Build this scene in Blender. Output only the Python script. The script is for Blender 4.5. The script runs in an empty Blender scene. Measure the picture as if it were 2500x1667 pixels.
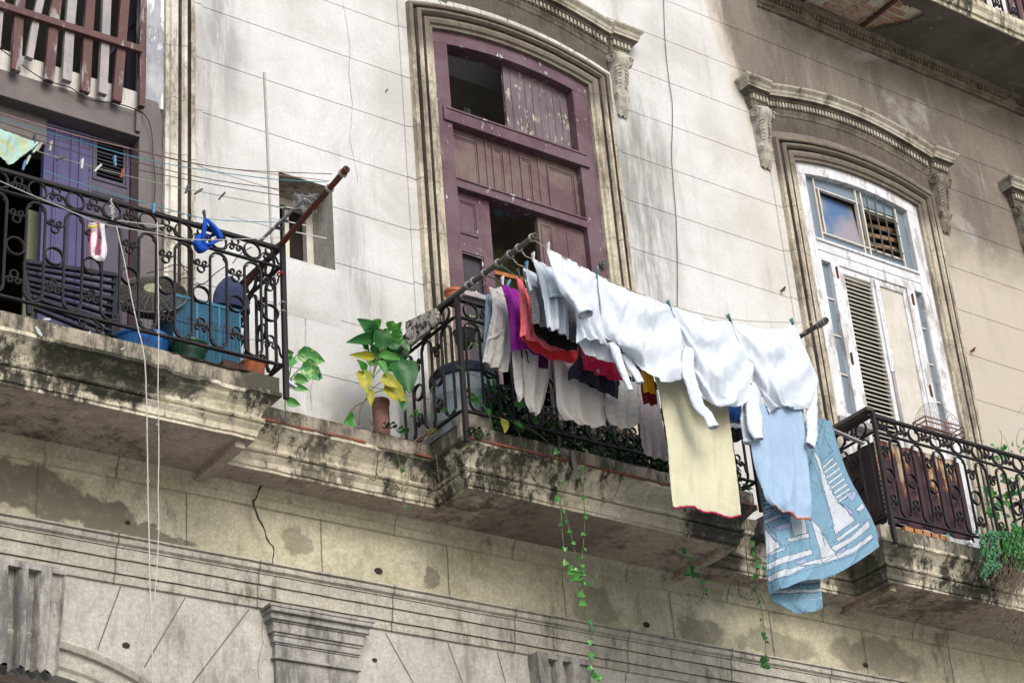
import bpy, math, random
from mathutils import Vector, Matrix, noise
S = bpy.context.scene
COL = S.collection
R_ = math.radians

# ---------------------------------------------------------------- camera
YAW, PITCH, ROLL = R_(37.64846), R_(28.44750), R_(-4.91036)
FPX = 4974.57                      # focal length in pixels of the 2500 px wide photograph
CAM = Vector((0.0, -9.2, 1.6))
_Fw = Vector((math.sin(YAW)*math.cos(PITCH), math.cos(YAW)*math.cos(PITCH), math.sin(PITCH)))
_R0 = Vector((math.cos(YAW), -math.sin(YAW), 0))
_U0 = _R0.cross(_Fw)
_Rt = _R0*math.cos(ROLL) + _U0*math.sin(ROLL)
_Up = -_R0*math.sin(ROLL) + _U0*math.cos(ROLL)
cd = bpy.data.cameras.new('camera'); cam = bpy.data.objects.new('camera', cd); COL.objects.link(cam)
cd.sensor_width = 36; cd.lens = FPX*36/2500; cd.clip_start = .1; cd.clip_end = 500
m = Matrix((_Rt, _Up, -_Fw)).transposed().to_4x4(); m.translation = CAM
cam.matrix_world = m
S.camera = cam

# ---------------------------------------------------------------- light
SUN_EL, SUN_ROT = 38, 188
W = bpy.data.worlds.new('World'); S.world = W; W.use_nodes = True
nt = W.node_tree; bg = nt.nodes['Background']
sky = nt.nodes.new('ShaderNodeTexSky'); sky.sky_type = 'NISHITA'; sky.sun_disc = False
sky.sun_elevation = R_(SUN_EL); sky.sun_rotation = R_(SUN_ROT); sky.air_density = 1.0; sky.dust_density = 2.4; sky.ozone_density = 1.0
nt.links.new(sky.outputs[0], bg.inputs[0]); bg.inputs[1].default_value = .15
sl = bpy.data.lights.new('sun', 'SUN'); sl.energy = 1.35; sl.angle = R_(30); sl.color = (1, .985, .965)
so = bpy.data.objects.new('sun', sl); COL.objects.link(so)
_a = R_(SUN_ROT); _d = Vector((math.sin(_a)*math.cos(R_(SUN_EL)), math.cos(_a)*math.cos(R_(SUN_EL)), math.sin(R_(SUN_EL))))
so.rotation_euler = _d.to_track_quat('Z', 'Y').to_euler(); so.location = (0, -20, 30)
S.view_settings.view_transform = 'Standard'; S.view_settings.look = 'None'
S.view_settings.exposure = 0.64; S.view_settings.gamma = 1; S.view_settings.use_curve_mapping = False
S.render.engine = 'CYCLES'

# ---------------------------------------------------------------- pixel -> point
def _ray(px, py): return _Rt*((px-1250)/FPX) - _Up*((py-833.5)/FPX) + _Fw
def at(px, py, y=0.0):
    d = _ray(px, py); return CAM + d*((y-CAM.y)/d.y)
def atx(px, py, x):
    d = _ray(px, py); return CAM + d*((x-CAM.x)/d.x)
ZO = {1:(0,0),2:(830,0),3:(1660,0),4:(0,550),5:(830,550),6:(1660,550),7:(0,1107),8:(830,1107),9:(1660,1107)}
def zp(n, x, y): return (ZO[n][0]+x/2.8, ZO[n][1]+y/2.8)
def za(n, x, y, d=0.0): return at(*zp(n, x, y), d)
def nz(x, y=0.0, z=0.0, s=1.0): return noise.noise(Vector((x*s, y*s, z*s)))
rnd = random.Random(7)

# ---------------------------------------------------------------- mesh builder
class MB:
    def __init__(s): s.v = []; s.f = []; s.m = []; s.mi = 0; s.uv = None
    def add(s, vs, fs, mi=None):
        b = len(s.v); s.v += [tuple(v) for v in vs]
        for f in fs: s.f.append(tuple(b+i for i in f)); s.m.append(s.mi if mi is None else mi)
    def box(s, x0, x1, y0, y1, z0, z1, mi=None):
        s.add([(x,y,z) for z in (z0,z1) for y in (y0,y1) for x in (x0,x1)],
              [(0,2,3,1),(4,5,7,6),(0,1,5,4),(2,6,7,3),(0,4,6,2),(1,3,7,5)], mi)
    def bar(s, p, q, w, h, up=(0,0,1), mi=None):        # rectangular bar from p to q
        p = Vector(p); q = Vector(q); d = (q-p).normalized(); u = Vector(up); sd = d.cross(u)
        if sd.length < 1e-4: sd = d.cross(Vector((1,0,0)))
        sd.normalize(); u = sd.cross(d).normalized()
        vs = []
        for c in (p, q):
            for a, b in ((-1,-1),(1,-1),(1,1),(-1,1)): vs.append(c + sd*(a*w/2) + u*(b*h/2))
        s.add(vs, [(0,1,2,3),(7,6,5,4),(0,4,5,1),(1,5,6,2),(2,6,7,3),(3,7,4,0)], mi)
    def tube(s, pts, r, n=6, closed=False, mi=None, cap=True, flat=1.0):
        pts = [Vector(p) for p in pts]; N = len(pts)
        if N < 2: return
        rr = r if isinstance(r, (list, tuple)) else [r]*N
        prev = None; rings = []
        for i, p in enumerate(pts):
            a = pts[(i-1) % N] if (closed or i > 0) else p
            b = pts[(i+1) % N] if (closed or i < N-1) else p
            t = (b-a)
            if t.length < 1e-9: t = Vector((0,0,1))
            t.normalize()
            if prev is None:
                u = t.cross(Vector((0,0,1)))
                if u.length < .1: u = t.cross(Vector((0,1,0)))
            else:
                u = prev - t*prev.dot(t)
                if u.length < 1e-5: u = t.cross(Vector((0,0,1)))
            u.normalize(); prev = u; w = t.cross(u)
            rings.append([p + u*(rr[i]*math.cos(2*math.pi*k/n)) + w*(rr[i]*flat*math.sin(2*math.pi*k/n)) for k in range(n)])
        vs = [v for rg in rings for v in rg]; fs = []
        for i in range(N if closed else N-1):
            j = (i+1) % N
            for k in range(n):
                l = (k+1) % n; fs.append((i*n+k, i*n+l, j*n+l, j*n+k))
        if cap and not closed: fs.append(tuple(range(n))[::-1]); fs.append(tuple((N-1)*n+k for k in range(n)))
        s.add(vs, fs, mi)
    def loft(s, rings, closed=False, mi=None, mis=None, caps=False):
        n = len(rings[0]); fs = []; ms = []
        for i in range(len(rings)-1):
            for k in range(n if closed else n-1):
                l = (k+1) % n
                fs.append((i*n+k, i*n+l, (i+1)*n+l, (i+1)*n+k)); ms.append(mis[k] if mis else None)
        b = len(s.v); s.v += [tuple(v) for r in rings for v in r]
        for f, mm in zip(fs, ms):
            s.f.append(tuple(b+i for i in f)); s.m.append(mm if mm is not None else (s.mi if mi is None else mi))
        if caps:
            s.f.append(tuple(b+i for i in range(n))[::-1]); s.f.append(tuple(b+(len(rings)-1)*n+i for i in range(n)))
            s.m += [s.mi if mi is None else mi]*2
    def prism(s, poly, ax, t0, t1, mi=None):            # poly: 2-d points in the plane across axis ax
        def P(a, b, t): return {'y':(a,t,b),'x':(t,a,b),'z':(a,b,t)}[ax]
        n = len(poly)
        s.add([P(a,b,t0) for a,b in poly]+[P(a,b,t1) for a,b in poly],
              [tuple(range(n)), tuple(range(2*n-1, n-1, -1))]+[(i, n+i, n+(i+1)%n, (i+1)%n) for i in range(n)], mi)
    def lathe(s, c, prof, n=20, mi=None, axis='z'):
        c = Vector(c); rings = []
        for r, h in prof:
            rg = []
            for k in range(n):
                a = 2*math.pi*k/n
                rg.append(c + (Vector((r*math.cos(a), r*math.sin(a), h)) if axis == 'z' else Vector((r*math.cos(a), h, r*math.sin(a)))))
            rings.append(rg)
        s.loft(rings, closed=True, mi=mi)
        if prof[0][0] > 1e-4: s.add(rings[0], [tuple(range(n))[::-1]], mi)
    def build(s, name, mats, parent=None, smooth=False, bevel=0, solid=0, sub=0, label=None, origin=True):
        if not isinstance(mats, (list, tuple)): mats = [mats]
        off = Vector((0,0,0)); loc = Vector((0,0,0))
        if parent is not None:
            p = parent
            while p is not None: off = off + p.location; p = p.parent
        elif origin and s.v:
            xs, ys, zs = zip(*s.v); loc = Vector(((min(xs)+max(xs))/2, (min(ys)+max(ys))/2, min(zs))); off = loc
        me = bpy.data.meshes.new(name); me.from_pydata([(v[0]-off.x, v[1]-off.y, v[2]-off.z) for v in s.v], [], s.f)
        for mt in mats: me.materials.append(mt)
        me.polygons.foreach_set('material_index', s.m)
        if s.uv:
            ul = me.uv_layers.new(name='UVMap')
            for lp in me.loops: ul.data[lp.index].uv = s.uv[lp.vertex_index]
        me.update()
        import bmesh
        if not s.uv:
            bm = bmesh.new(); bm.from_mesh(me); bmesh.ops.recalc_face_normals(bm, faces=bm.faces); bm.to_mesh(me); bm.free()
        if smooth: me.polygons.foreach_set('use_smooth', [True]*len(me.polygons))
        o = bpy.data.objects.new(name, me); COL.objects.link(o); o.location = loc
        if parent is not None: o.parent = parent
        if bevel:
            b = o.modifiers.new('bevel', 'BEVEL'); b.width = bevel; b.segments = 2; b.limit_method = 'ANGLE'; b.angle_limit = R_(35)
        if solid:
            b = o.modifiers.new('solid', 'SOLIDIFY'); b.thickness = solid; b.offset = 0
        if sub:
            b = o.modifiers.new('sub', 'SUBSURF'); b.levels = sub; b.render_levels = sub
        if label: o['label'] = label
        return o

def tag(o, label=None, cat=None, group=None, kind=None):
    if label: o['label'] = label
    if cat: o['category'] = cat
    if group: o['group'] = group
    if kind: o['kind'] = kind
    return o
def empty(name, loc, label=None, cat=None, group=None):
    o = bpy.data.objects.new(name, None); COL.objects.link(o); o.location = loc; o.empty_display_size = .1
    return tag(o, label, cat, group)
def copy_tree(o, parent=None):
    c = o.copy(); COL.objects.link(c); c.parent = parent
    for ch in list(o.children): copy_tree(ch, c)
    return c
def catmull(pts, n=6, closed=False):
    pts = [Vector(p) for p in pts]; out = []; N = len(pts)
    for i in range(N if closed else N-1):
        if closed: p0, p1, p2, p3 = pts[i-1], pts[i], pts[(i+1)%N], pts[(i+2)%N]
        else: p0, p1, p2, p3 = pts[max(i-1,0)], pts[i], pts[i+1], pts[min(i+2,N-1)]
        for k in range(n):
            t = k/n; out.append(.5*((2*p1)+(-p0+p2)*t+(2*p0-5*p1+4*p2-p3)*t*t+(-p0+3*p1-3*p2+p3)*t**3))
    if not closed: out.append(pts[-1].copy())
    return out

# ---------------------------------------------------------------- material graph helper
class G:
    def __init__(s, name, coord='pos'):
        s.mat = bpy.data.materials.new(name); s.mat.use_nodes = True; s.nt = s.mat.node_tree
        s.b = s.nt.nodes['Principled BSDF']; s.N = s.nt.nodes.new; s.L = s.nt.links.new
        if coord == 'pos': s.p = s.N('ShaderNodeNewGeometry').outputs['Position']
        elif coord == 'uv': s.p = s.N('ShaderNodeTexCoord').outputs['UV']
        else: s.p = s.N('ShaderNodeTexCoord').outputs['Object']
        s.sep = None
    def set(s, inp, v):
        if hasattr(v, 'default_value') and hasattr(v, 'links'): s.L(v, inp)
        else:
            try: inp.default_value = v
            except Exception: inp.default_value = tuple(v)+(1,)
    def xyz(s):
        if s.sep is None:
            n = s.N('ShaderNodeSeparateXYZ'); s.L(s.p, n.inputs[0]); s.sep = n.outputs
        return s.sep
    def m(s, op, a, b=0.0, c=0.0, clamp=False):
        n = s.N('ShaderNodeMath'); n.operation = op; n.use_clamp = clamp
        s.set(n.inputs[0], a); s.set(n.inputs[1], b); s.set(n.inputs[2], c); return n.outputs[0]
    def vm(s, op, a, b=(0,0,0)):
        n = s.N('ShaderNodeVectorMath'); n.operation = op; s.set(n.inputs[0], a)
        if hasattr(b, 'links'): s.L(b, n.inputs[1])
        else: n.inputs[1].default_value = b
        return n.outputs['Value'] if op in ('LENGTH','DOT_PRODUCT','DISTANCE') else n.outputs[0]
    def scl(s, st): return s.vm('MULTIPLY', s.p, st)
    def noise(s, sc, det=4, ro=.6, st=None, vec=None, dist=0, col=False):
        n = s.N('ShaderNodeTexNoise'); v = vec if vec is not None else (s.scl(st) if st else s.p)
        s.L(v, n.inputs['Vector']); n.inputs['Scale'].default_value = sc; n.inputs['Detail'].default_value = det
        n.inputs['Roughness'].default_value = ro; n.inputs['Distortion'].default_value = dist
        return n.outputs['Color' if col else 'Fac']
    def vor(s, sc, feat='F1', st=None, vec=None):
        n = s.N('ShaderNodeTexVoronoi'); n.feature = feat
        s.L(vec if vec is not None else (s.scl(st) if st else s.p), n.inputs['Vector']); n.inputs['Scale'].default_value = sc
        return n.outputs['Distance']
    def rng(s, v, a, b, c=0.0, d=1.0, smooth=True):
        n = s.N('ShaderNodeMapRange'); n.interpolation_type = 'SMOOTHSTEP' if smooth else 'LINEAR'; n.clamp = True
        for i, q in enumerate((v, a, b, c, d)): s.set(n.inputs[i], q)
        return n.outputs[0]
    def mix(s, f, a, b, mode='MIX'):
        n = s.N('ShaderNodeMix'); n.data_type = 'RGBA'; n.blend_type = mode
        s.set(n.inputs['Factor'], f)
        for k, q in (('A', a), ('B', b)):
            i = [x for x in n.inputs if x.name == k and x.type == 'RGBA'][0]
            if hasattr(q, 'links'): s.L(q, i)
            else: i.default_value = tuple(q)+(1,) if len(q) == 3 else q
        return [x for x in n.outputs if x.type == 'RGBA'][0]
    def ramp(s, v, stops):
        n = s.N('ShaderNodeValToRGB'); s.L(v, n.inputs[0]); e = n.color_ramp.elements
        while len(e) < len(stops): e.new(.5)
        for q, (p, c) in zip(e, stops): q.position = p; q.color = tuple(c)+(1,)
        return n.outputs[0]
    def warp(s, amt, sc=3, det=5):
        n = s.noise(sc, det, .65, col=True)
        v = s.vm('SUBTRACT', n, (.5,.5,.5)); v = s.vm('MULTIPLY', v, (amt,amt,amt)); return s.vm('ADD', s.p, v)
    def blob(s, wp, c, r, soft=.5):                      # 1 inside an irregular ellipse in the x-z plane
        v = s.vm('SUBTRACT', wp, (c[0], 0, c[1])); v = s.vm('MULTIPLY', v, (1/r[0], 0, 1/r[1]))
        return s.rng(s.vm('LENGTH', v), 1.0, 1.0-soft)
    def mx(s, *a):
        r = a[0]
        for q in a[1:]: r = s.m('MAXIMUM', r, q)
        return r
    def mul(s, *a):
        r = a[0]
        for q in a[1:]: r = s.m('MULTIPLY', r, q)
        return r
    def done(s, col, rough=.9, bump=None, bs=.3, bd=.01, spec=.3, metal=0, sheen=0, trans=0, alpha=None):
        s.set(s.b.inputs['Base Color'], col); s.set(s.b.inputs['Roughness'], rough); s.b.inputs['Specular IOR Level'].default_value = spec
        s.set(s.b.inputs['Metallic'], metal)
        if alpha is not None: s.set(s.b.inputs['Alpha'], alpha)
        if sheen: s.b.inputs['Sheen Weight'].default_value = sheen
        if bump is not None:
            n = s.N('ShaderNodeBump'); n.inputs['Strength'].default_value = bs; n.inputs['Distance'].default_value = bd
            s.L(bump, n.inputs['Height']); s.L(n.outputs[0], s.b.inputs['Normal'])
        if trans:
            t = s.N('ShaderNodeBsdfTranslucent'); s.set(t.inputs[0], col); mxs = s.N('ShaderNodeMixShader'); mxs.inputs[0].default_value = trans
            s.L(s.b.outputs[0], mxs.inputs[1]); s.L(t.outputs[0], mxs.inputs[2])
            o = [n for n in s.nt.nodes if n.type == 'OUTPUT_MATERIAL'][0]; s.L(mxs.outputs[0], o.inputs[0])
        return s.mat

M = {}
def mat_wall():
    g = G('wall_plaster'); X, Y, Z = g.xyz()
    wp = g.warp(.5, 1.6, 6); wf = g.warp(.12, 6, 6)
    n1 = g.noise(1.3, 6, .65); n2 = g.noise(9, 6, .7); n3 = g.noise(2.2, 6, .7, st=(1,1,.35))
    c = g.mix(g.rng(n1, .35, .68), (.58,.585,.575), (.44,.435,.41))
    c = g.mix(g.rng(n2, .5, .75, 0, .35), c, (.55,.52,.47))
    # tan towards the right
    sx = g.m('ADD', X, g.m('MULTIPLY', g.m('SUBTRACT', n1, .5), 1.2))
    c = g.mix(g.rng(sx, 8.6, 10.4, 0, .5), c, (.50,.46,.375))
    c = g.mix(g.rng(sx, 10.9, 11.7, 0, .8), c, (.41,.35,.26))
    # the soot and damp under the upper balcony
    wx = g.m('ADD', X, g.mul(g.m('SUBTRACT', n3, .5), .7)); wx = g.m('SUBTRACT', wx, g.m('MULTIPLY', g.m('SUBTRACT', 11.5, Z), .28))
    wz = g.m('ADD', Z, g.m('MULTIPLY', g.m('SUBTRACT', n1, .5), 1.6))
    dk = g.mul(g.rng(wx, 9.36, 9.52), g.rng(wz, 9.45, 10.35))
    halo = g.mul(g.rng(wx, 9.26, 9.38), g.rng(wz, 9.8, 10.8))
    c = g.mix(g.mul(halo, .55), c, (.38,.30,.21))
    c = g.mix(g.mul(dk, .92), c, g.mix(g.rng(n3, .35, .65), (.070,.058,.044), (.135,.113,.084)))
    bb = g.noise(.9, 7, .72, dist=.8); c = g.mix(g.rng(bb, .52, .66, 0, .45), c, (.40,.395,.37))
    vs = g.noise(5, 6, .75, st=(1.4,1,.12)); c = g.mix(g.mul(g.rng(vs, .50, .66), g.rng(g.noise(.8, 3, .6), .40, .60), .45), c, (.30,.285,.25))
    # vertical grey mould streaks
    st = g.noise(3.5, 6, .75, st=(1.6,1,.22)); ms = g.rng(st, .36, .58)
    gm = g.mx(g.blob(wp, (8.42, 9.5), (.42, 1.15), .7), g.blob(wp, (8.35,8.6), (.3,.8), .7), g.mul(g.blob(wp, (5.02,10.1), (.22,1.7), .7), .8),
              g.mul(g.blob(wp, (4.87,8.9), (.16,1.6), .7), .6), g.mul(g.blob(wp, (5.95,8.0), (.25,.9), .7), .6), g.mul(g.blob(wp,(7.3,10.9),(.5,.5),.7),.9))
    c = g.mix(g.mul(gm, ms, .95), c, (.20,.20,.19))
    # grey patch under the small window, greenish damp above the ledge
    c = g.mix(g.mul(g.blob(wf, (5.62, 7.75), (.38,.36), .25), .5), c, (.50,.50,.49))
    c = g.mix(g.mul(g.rng(Z, 7.35, 6.8), g.rng(n3, .4, .62), .85), c, (.17,.17,.11))
    # soot behind the hood moulds
    c = g.mix(g.mul(g.rng(g.noise(40, 4, .7), .60, .72), g.rng(X, 9, 12, .15, .8)), c, (.25,.18,.12))
    c = g.mix(g.mul(g.rng(g.noise(26, 3, .8, st=(1,1,.7)), .66, .72), .7), c, (.42,.38,.33))
    sp_ = g.noise(55, 5, .85); c = g.mix(g.rng(sp_, .42, .66, 0, .30), c, (.33,.31,.27)); c = g.mix(g.rng(sp_, .42, .30, 0, .4), c, (.74,.74,.72))
    h = g.m('ADD', g.m('MULTIPLY', n2, .6), g.m('MULTIPLY', g.noise(90, 3, .7), .25))
    return g.done(c, .93, h, .6, .014)
def mat_stone(name, base, base2, mould, mthr=(.5,.6), ms=1.0, blobs=(), patch=None, zdark=None, bs=.6, green=0, zgrey=None):
    g = G(name); X, Y, Z = g.xyz(); wp = g.warp(.30, 5, 8)
    n1 = g.noise(2.3, 6, .7); n2 = g.noise(14, 6, .75); st = g.noise(4.5, 7, .78, st=(1.5,1.5,.5)); st2 = g.noise(11, 6, .8, st=(1.3,1.3,.35))
    c = g.mix(g.rng(n1, .35, .65), base, base2)
    c = g.mix(g.rng(n2, .45, .72, 0, .65), c, tuple(x*.58 for x in base2))
    sp_ = g.noise(48, 5, .85); c = g.mix(g.rng(sp_, .36, .62, 0, .5), c, tuple(x*.45 for x in base)); c = g.mix(g.rng(sp_, .44, .30, 0, .5), c, tuple(min(.8, x*1.35) for x in base))
    if green: c = g.mix(g.mul(g.rng(g.noise(3.1, 5, .7), .5, .65), green), c, (.26,.25,.12))
    if name == 'surround_stone': c = g.mix(g.rng(X, 5.2, 4.9, 0, .8), c, g.mix(g.rng(n1, .4, .6), (.64,.63,.57), (.50,.47,.40)))
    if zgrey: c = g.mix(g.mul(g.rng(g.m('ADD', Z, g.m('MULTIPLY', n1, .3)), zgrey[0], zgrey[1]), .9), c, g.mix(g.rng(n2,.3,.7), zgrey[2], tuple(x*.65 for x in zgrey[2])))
    lf = g.noise(1.1, 3, .6); sv = g.m('ADD', g.m('ADD', g.m('MULTIPLY', st, .6), g.m('MULTIPLY', st2, .4)), g.m('MULTIPLY', g.m('SUBTRACT', lf, .5), .35))
    mo = g.mul(g.rng(sv, mthr[0], mthr[1]), ms)
    if blobs:
        bl = g.mx(*[g.mul(g.blob(wp, b[:2], b[2:4], .22), b[4]) for b in blobs])
        mo = g.m('MAXIMUM', mo, g.mul(bl, g.rng(n2, .25, .5, .55, 1.0)))
    halo_ = g.mul(g.rng(sv, mthr[0]-.07, mthr[1]-.02), ms*.6); c = g.mix(halo_, c, tuple(.55*x+.25*y for x, y in zip(mould, base)))
    c = g.mix(mo, c, mould)
    if name == 'weathered_cornice':
        dr = g.mul(g.rng(g.noise(7, 4, .7, st=(1,1,.10)), .54, .62), g.rng(g.noise(2.2, 4, .6), .42, .58)); c = g.mix(g.mul(dr, .75), c, (.06,.055,.035))
    c = g.mix(g.mul(g.rng(g.noise(45, 3, .8), .62, .7), .6), c, tuple(x*.4 for x in base))
    h = g.m('ADD', g.m('MULTIPLY', n2, .7), g.m('MULTIPLY', g.noise(60, 4, .75), .35))
    return g.done(c, .95, h, bs, .015)
M['wall'] = mat_wall()
M['cornice'] = mat_stone('weathered_cornice', (.74,.68,.52), (.52,.46,.33), (.030,.029,.020), (.50,.575), .95, green=.25,
    blobs=[(3.95,6.62,.4,.16,1), (4.25,6.7,.35,.12,.9), (6.0,6.75,.3,.12,.95), (8.25,6.55,.4,.2,.9), (9.62,6.6,.2,.3,.8), (6.9,6.76,.6,.05,.9)])
M['plinth'] = mat_stone('mossy_plinth', (.42,.37,.29), (.29,.25,.19), (.045,.045,.03), (.44,.56), .9, green=.3)
M['frieze'] = mat_stone('frieze_render', (.52,.49,.36), (.435,.405,.285), (.135,.122,.088), (.56,.64), .7, green=.35, bs=.45,
    blobs=[(3.75,6.2,.42,.15,.95), (4.15,6.12,.36,.11,.95), (4.55,6.04,.3,.06,.9), (5.45,6.17,.12,.09,.6), (7.55,6.13,.2,.16,.6), (6.35,6.11,.07,.1,.8), (9.05,6.1,.4,.12,.6), (10.0,6.15,.5,.15,.6),(8.4,6.1,.22,.12,.7)])
M['string'] = mat_stone('string_course_stone', (.50,.475,.395), (.385,.365,.30), (.12,.11,.085), (.52,.62), .85, bs=.8)
M['lower'] = mat_stone('lower_wall_render', (.53,.51,.45), (.41,.39,.34), (.17,.16,.14), (.50,.66), .8, bs=.6)
M['key'] = mat_stone('keystone_stone', (.42,.40,.36), (.30,.285,.255), (.10,.10,.095), (.47,.6), .85, bs=.9)
M['soffit'] = mat_stone('soffit_render', (.48,.40,.31), (.37,.305,.235), (.07,.055,.04), (.5,.62), .8, bs=.35,
    blobs=[(7.0,6.45,.5,.3,.5)])
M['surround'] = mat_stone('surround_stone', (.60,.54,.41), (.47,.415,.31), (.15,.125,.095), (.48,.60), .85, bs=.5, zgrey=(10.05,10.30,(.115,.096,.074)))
M['groove'] = mat_stone('dark_groove', (.17,.145,.12), (.24,.20,.16), (.06,.05,.042), (.45,.6), .9, bs=.4)
M['hood'] = mat_stone('hood_stone', (.50,.47,.37), (.36,.32,.25), (.10,.085,.06), (.50,.60), .85, bs=.6)
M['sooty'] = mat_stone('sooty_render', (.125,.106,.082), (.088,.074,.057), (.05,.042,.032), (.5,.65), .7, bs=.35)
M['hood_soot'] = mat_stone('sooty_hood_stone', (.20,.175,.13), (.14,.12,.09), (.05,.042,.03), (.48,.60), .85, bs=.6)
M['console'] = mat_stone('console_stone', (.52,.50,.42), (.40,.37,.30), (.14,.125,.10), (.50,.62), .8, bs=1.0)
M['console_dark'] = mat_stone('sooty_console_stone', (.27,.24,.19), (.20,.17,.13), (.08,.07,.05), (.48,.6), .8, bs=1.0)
def flat(name, col, rough=.8, var=.25, sc=20, bs=.2, metal=0, spec=.3, coord='pos', st=None):
    g = G(name, coord); n = g.noise(sc, 5, .7, st=st)
    c = g.mix(g.rng(n, .3, .7), col, tuple(x*(1-var) for x in col))
    return g.done(c, rough, n, bs, .004, spec, metal)
def peel(name, paint, paint2, under, thr=(.60,.66), sc=14, st=(1,1,.3), rough=.65, bs=.4, grime=(.10,.07,.05), gz=None, light=(.75,.74,.7)):
    g = G(name); n = g.noise(sc, 6, .75, st=st); n2 = g.noise(3, 5, .7); n3 = g.noise(30, 5, .7, st=(1,1,.15))
    c = g.mix(g.rng(n2, .35, .65), paint, paint2)
    c = g.mix(g.rng(n3, .45, .8, 0, .5), c, grime)
    c = g.mix(g.rng(n, thr[0], thr[1]), c, under)
    h = g.m('SUBTRACT', g.m('MULTIPLY', n3, .4), g.rng(n, thr[0], thr[1]))
    return g.done(c, rough, h, bs, .004)
M['purple'] = peel('peeling_maroon_paint', (.085,.040,.052), (.125,.082,.092), (.50,.47,.50), (.615,.65), 13, (1,1,.6), grime=(.10,.055,.06))
M['purple_dusty'] = peel('dusty_maroon_paint', (.095,.048,.058), (.15,.11,.095), (.30,.25,.2), (.66,.74), 16, (1,1,.4), grime=(.10,.06,.06))
M['planks'] = peel('flaking_lunette_planks', (.10,.075,.085), (.15,.115,.13), (.46,.42,.31), (.565,.62), 24, (1,1,.35), grime=(.05,.04,.04))
M['white_frame'] = peel('peeling_white_paint', (.62,.64,.66), (.50,.50,.50), (.36,.34,.32), (.525,.575), 11, (1,1,.3), grime=(.45,.42,.40))
M['shutter'] = peel('grey_white_shutter_paint', (.58,.55,.48), (.48,.46,.40), (.30,.27,.24), (.64,.70), 16, (1,1,.5), grime=(.36,.33,.28))
M['grey_wood'] = peel('weathered_grey_wood', (.24,.22,.22), (.34,.31,.30), (.13,.11,.10), (.60,.70), 10, (1,1,.12), grime=(.12,.10,.095))
M['brown_wood'] = peel('maroon_baluster_paint', (.10,.045,.036), (.08,.038,.038), (.27,.25,.24), (.54,.62), 12, (1,1,.2), grime=(.07,.035,.03))
M['white_board'] = peel('white_painted_board', (.62,.61,.57), (.52,.50,.46), (.30,.25,.22), (.66,.72), 10)
M['taupe'] = peel('taupe_painted_wood', (.105,.09,.086), (.14,.12,.113), (.40,.38,.35), (.70,.73), 8, (1,1,.4), grime=(.08,.07,.07))
M['blue_door'] = peel('worn_blue_violet_paint', (.050,.045,.115), (.075,.066,.15), (.40,.38,.48), (.66,.72), 18, (1,1,.12), grime=(.05,.04,.10))
M['grey_door'] = flat('grey_door_paint', (.085,.075,.105), .7, .25, 8)
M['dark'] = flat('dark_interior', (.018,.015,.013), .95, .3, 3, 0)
M['ceiling'] = flat('interior_ceiling', (.85,.80,.70), .9, .15, 3, 0)
M['iron'] = flat('wrought_iron', (.032,.024,.022), .6, .45, 25, .5, spec=.5)
def rusty(name, a, b, thr=(.5,.62), sc=9):
    g = G(name); n = g.noise(sc, 6, .75, st=(1,1,.6)); f = g.noise(60, 4, .7)
    c = g.mix(g.rng(n, *thr), a, b); c = g.mix(g.rng(f, .5, .7, 0, .5), c, (.02,.015,.013))
    return g.done(c, .75, f, .4, .003, .35)
M['rail'] = rusty('rust_flecked_iron', (.014,.011,.012), (.045,.02,.013), (.55,.7), 7)
M['pole_rust'] = rusty('rusty_red_pipe', (.13,.032,.018), (.06,.024,.018))
M['pole_grey'] = rusty('grey_iron_pipe', (.10,.095,.085), (.06,.04,.03), (.5,.7), 14)
M['tile'] = rusty('red_tile_edge', (.27,.075,.035), (.10,.05,.035), (.40,.55), 8)
M['terracotta'] = flat('terracotta', (.42,.13,.06), .85, .4, 9)
M['crack'] = flat('crack_shadow_gap', (.035,.028,.02), 1, .3, 10, 0)
M['joint'] = flat('joint_dirt', (.15,.135,.11), 1, .4, 14, 0)
M['cable'] = flat('black_cable', (.03,.03,.03), .6, .2, 10, 0)
M['glass_blue'] = G('blue_grey_glass').done((.15,.19,.225), .3, spec=.5)
# ================================================================ SETTING
def ground():
    g = G('asphalt'); c = g.mix(g.rng(g.noise(3, 6, .7), .3, .7), (.11,.11,.11), (.16,.155,.15)); m_ = g.done(c, .9, g.noise(120, 3), .3)
    g = G('paving'); c = g.mix(g.rng(g.noise(2, 6, .7), .3, .7), (.46,.44,.41), (.36,.34,.32)); m2 = g.done(c, .9, g.noise(60, 3), .3)
    b = MB(); b.box(-150, 150, -150, 150, -.4, 0); o = b.build('ground', m2); tag(o, kind='structure')
    b = MB(); b.box(-60, 60, -7.2, -1.6, .004, .008); o = b.build('road', m_); tag(o, kind='structure')
    b = MB(); b.box(-60, 60, -1.6, .2, .004, .14); b.box(-60, 60, -14, -7.2, .004, .14); o = b.build('pavement', m2); tag(o, kind='structure')
ground()

BLD = empty('facade_building', (7, 0, 0), 'old weathered colonial facade with three tall windows, stone balconies and peeling plaster', 'building')
C1, C2, C3, C4 = 3.913, 7.295, 10.677, 13.67
WZ = [7.711+.4067*k for k in range(-2, 14)]

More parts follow.
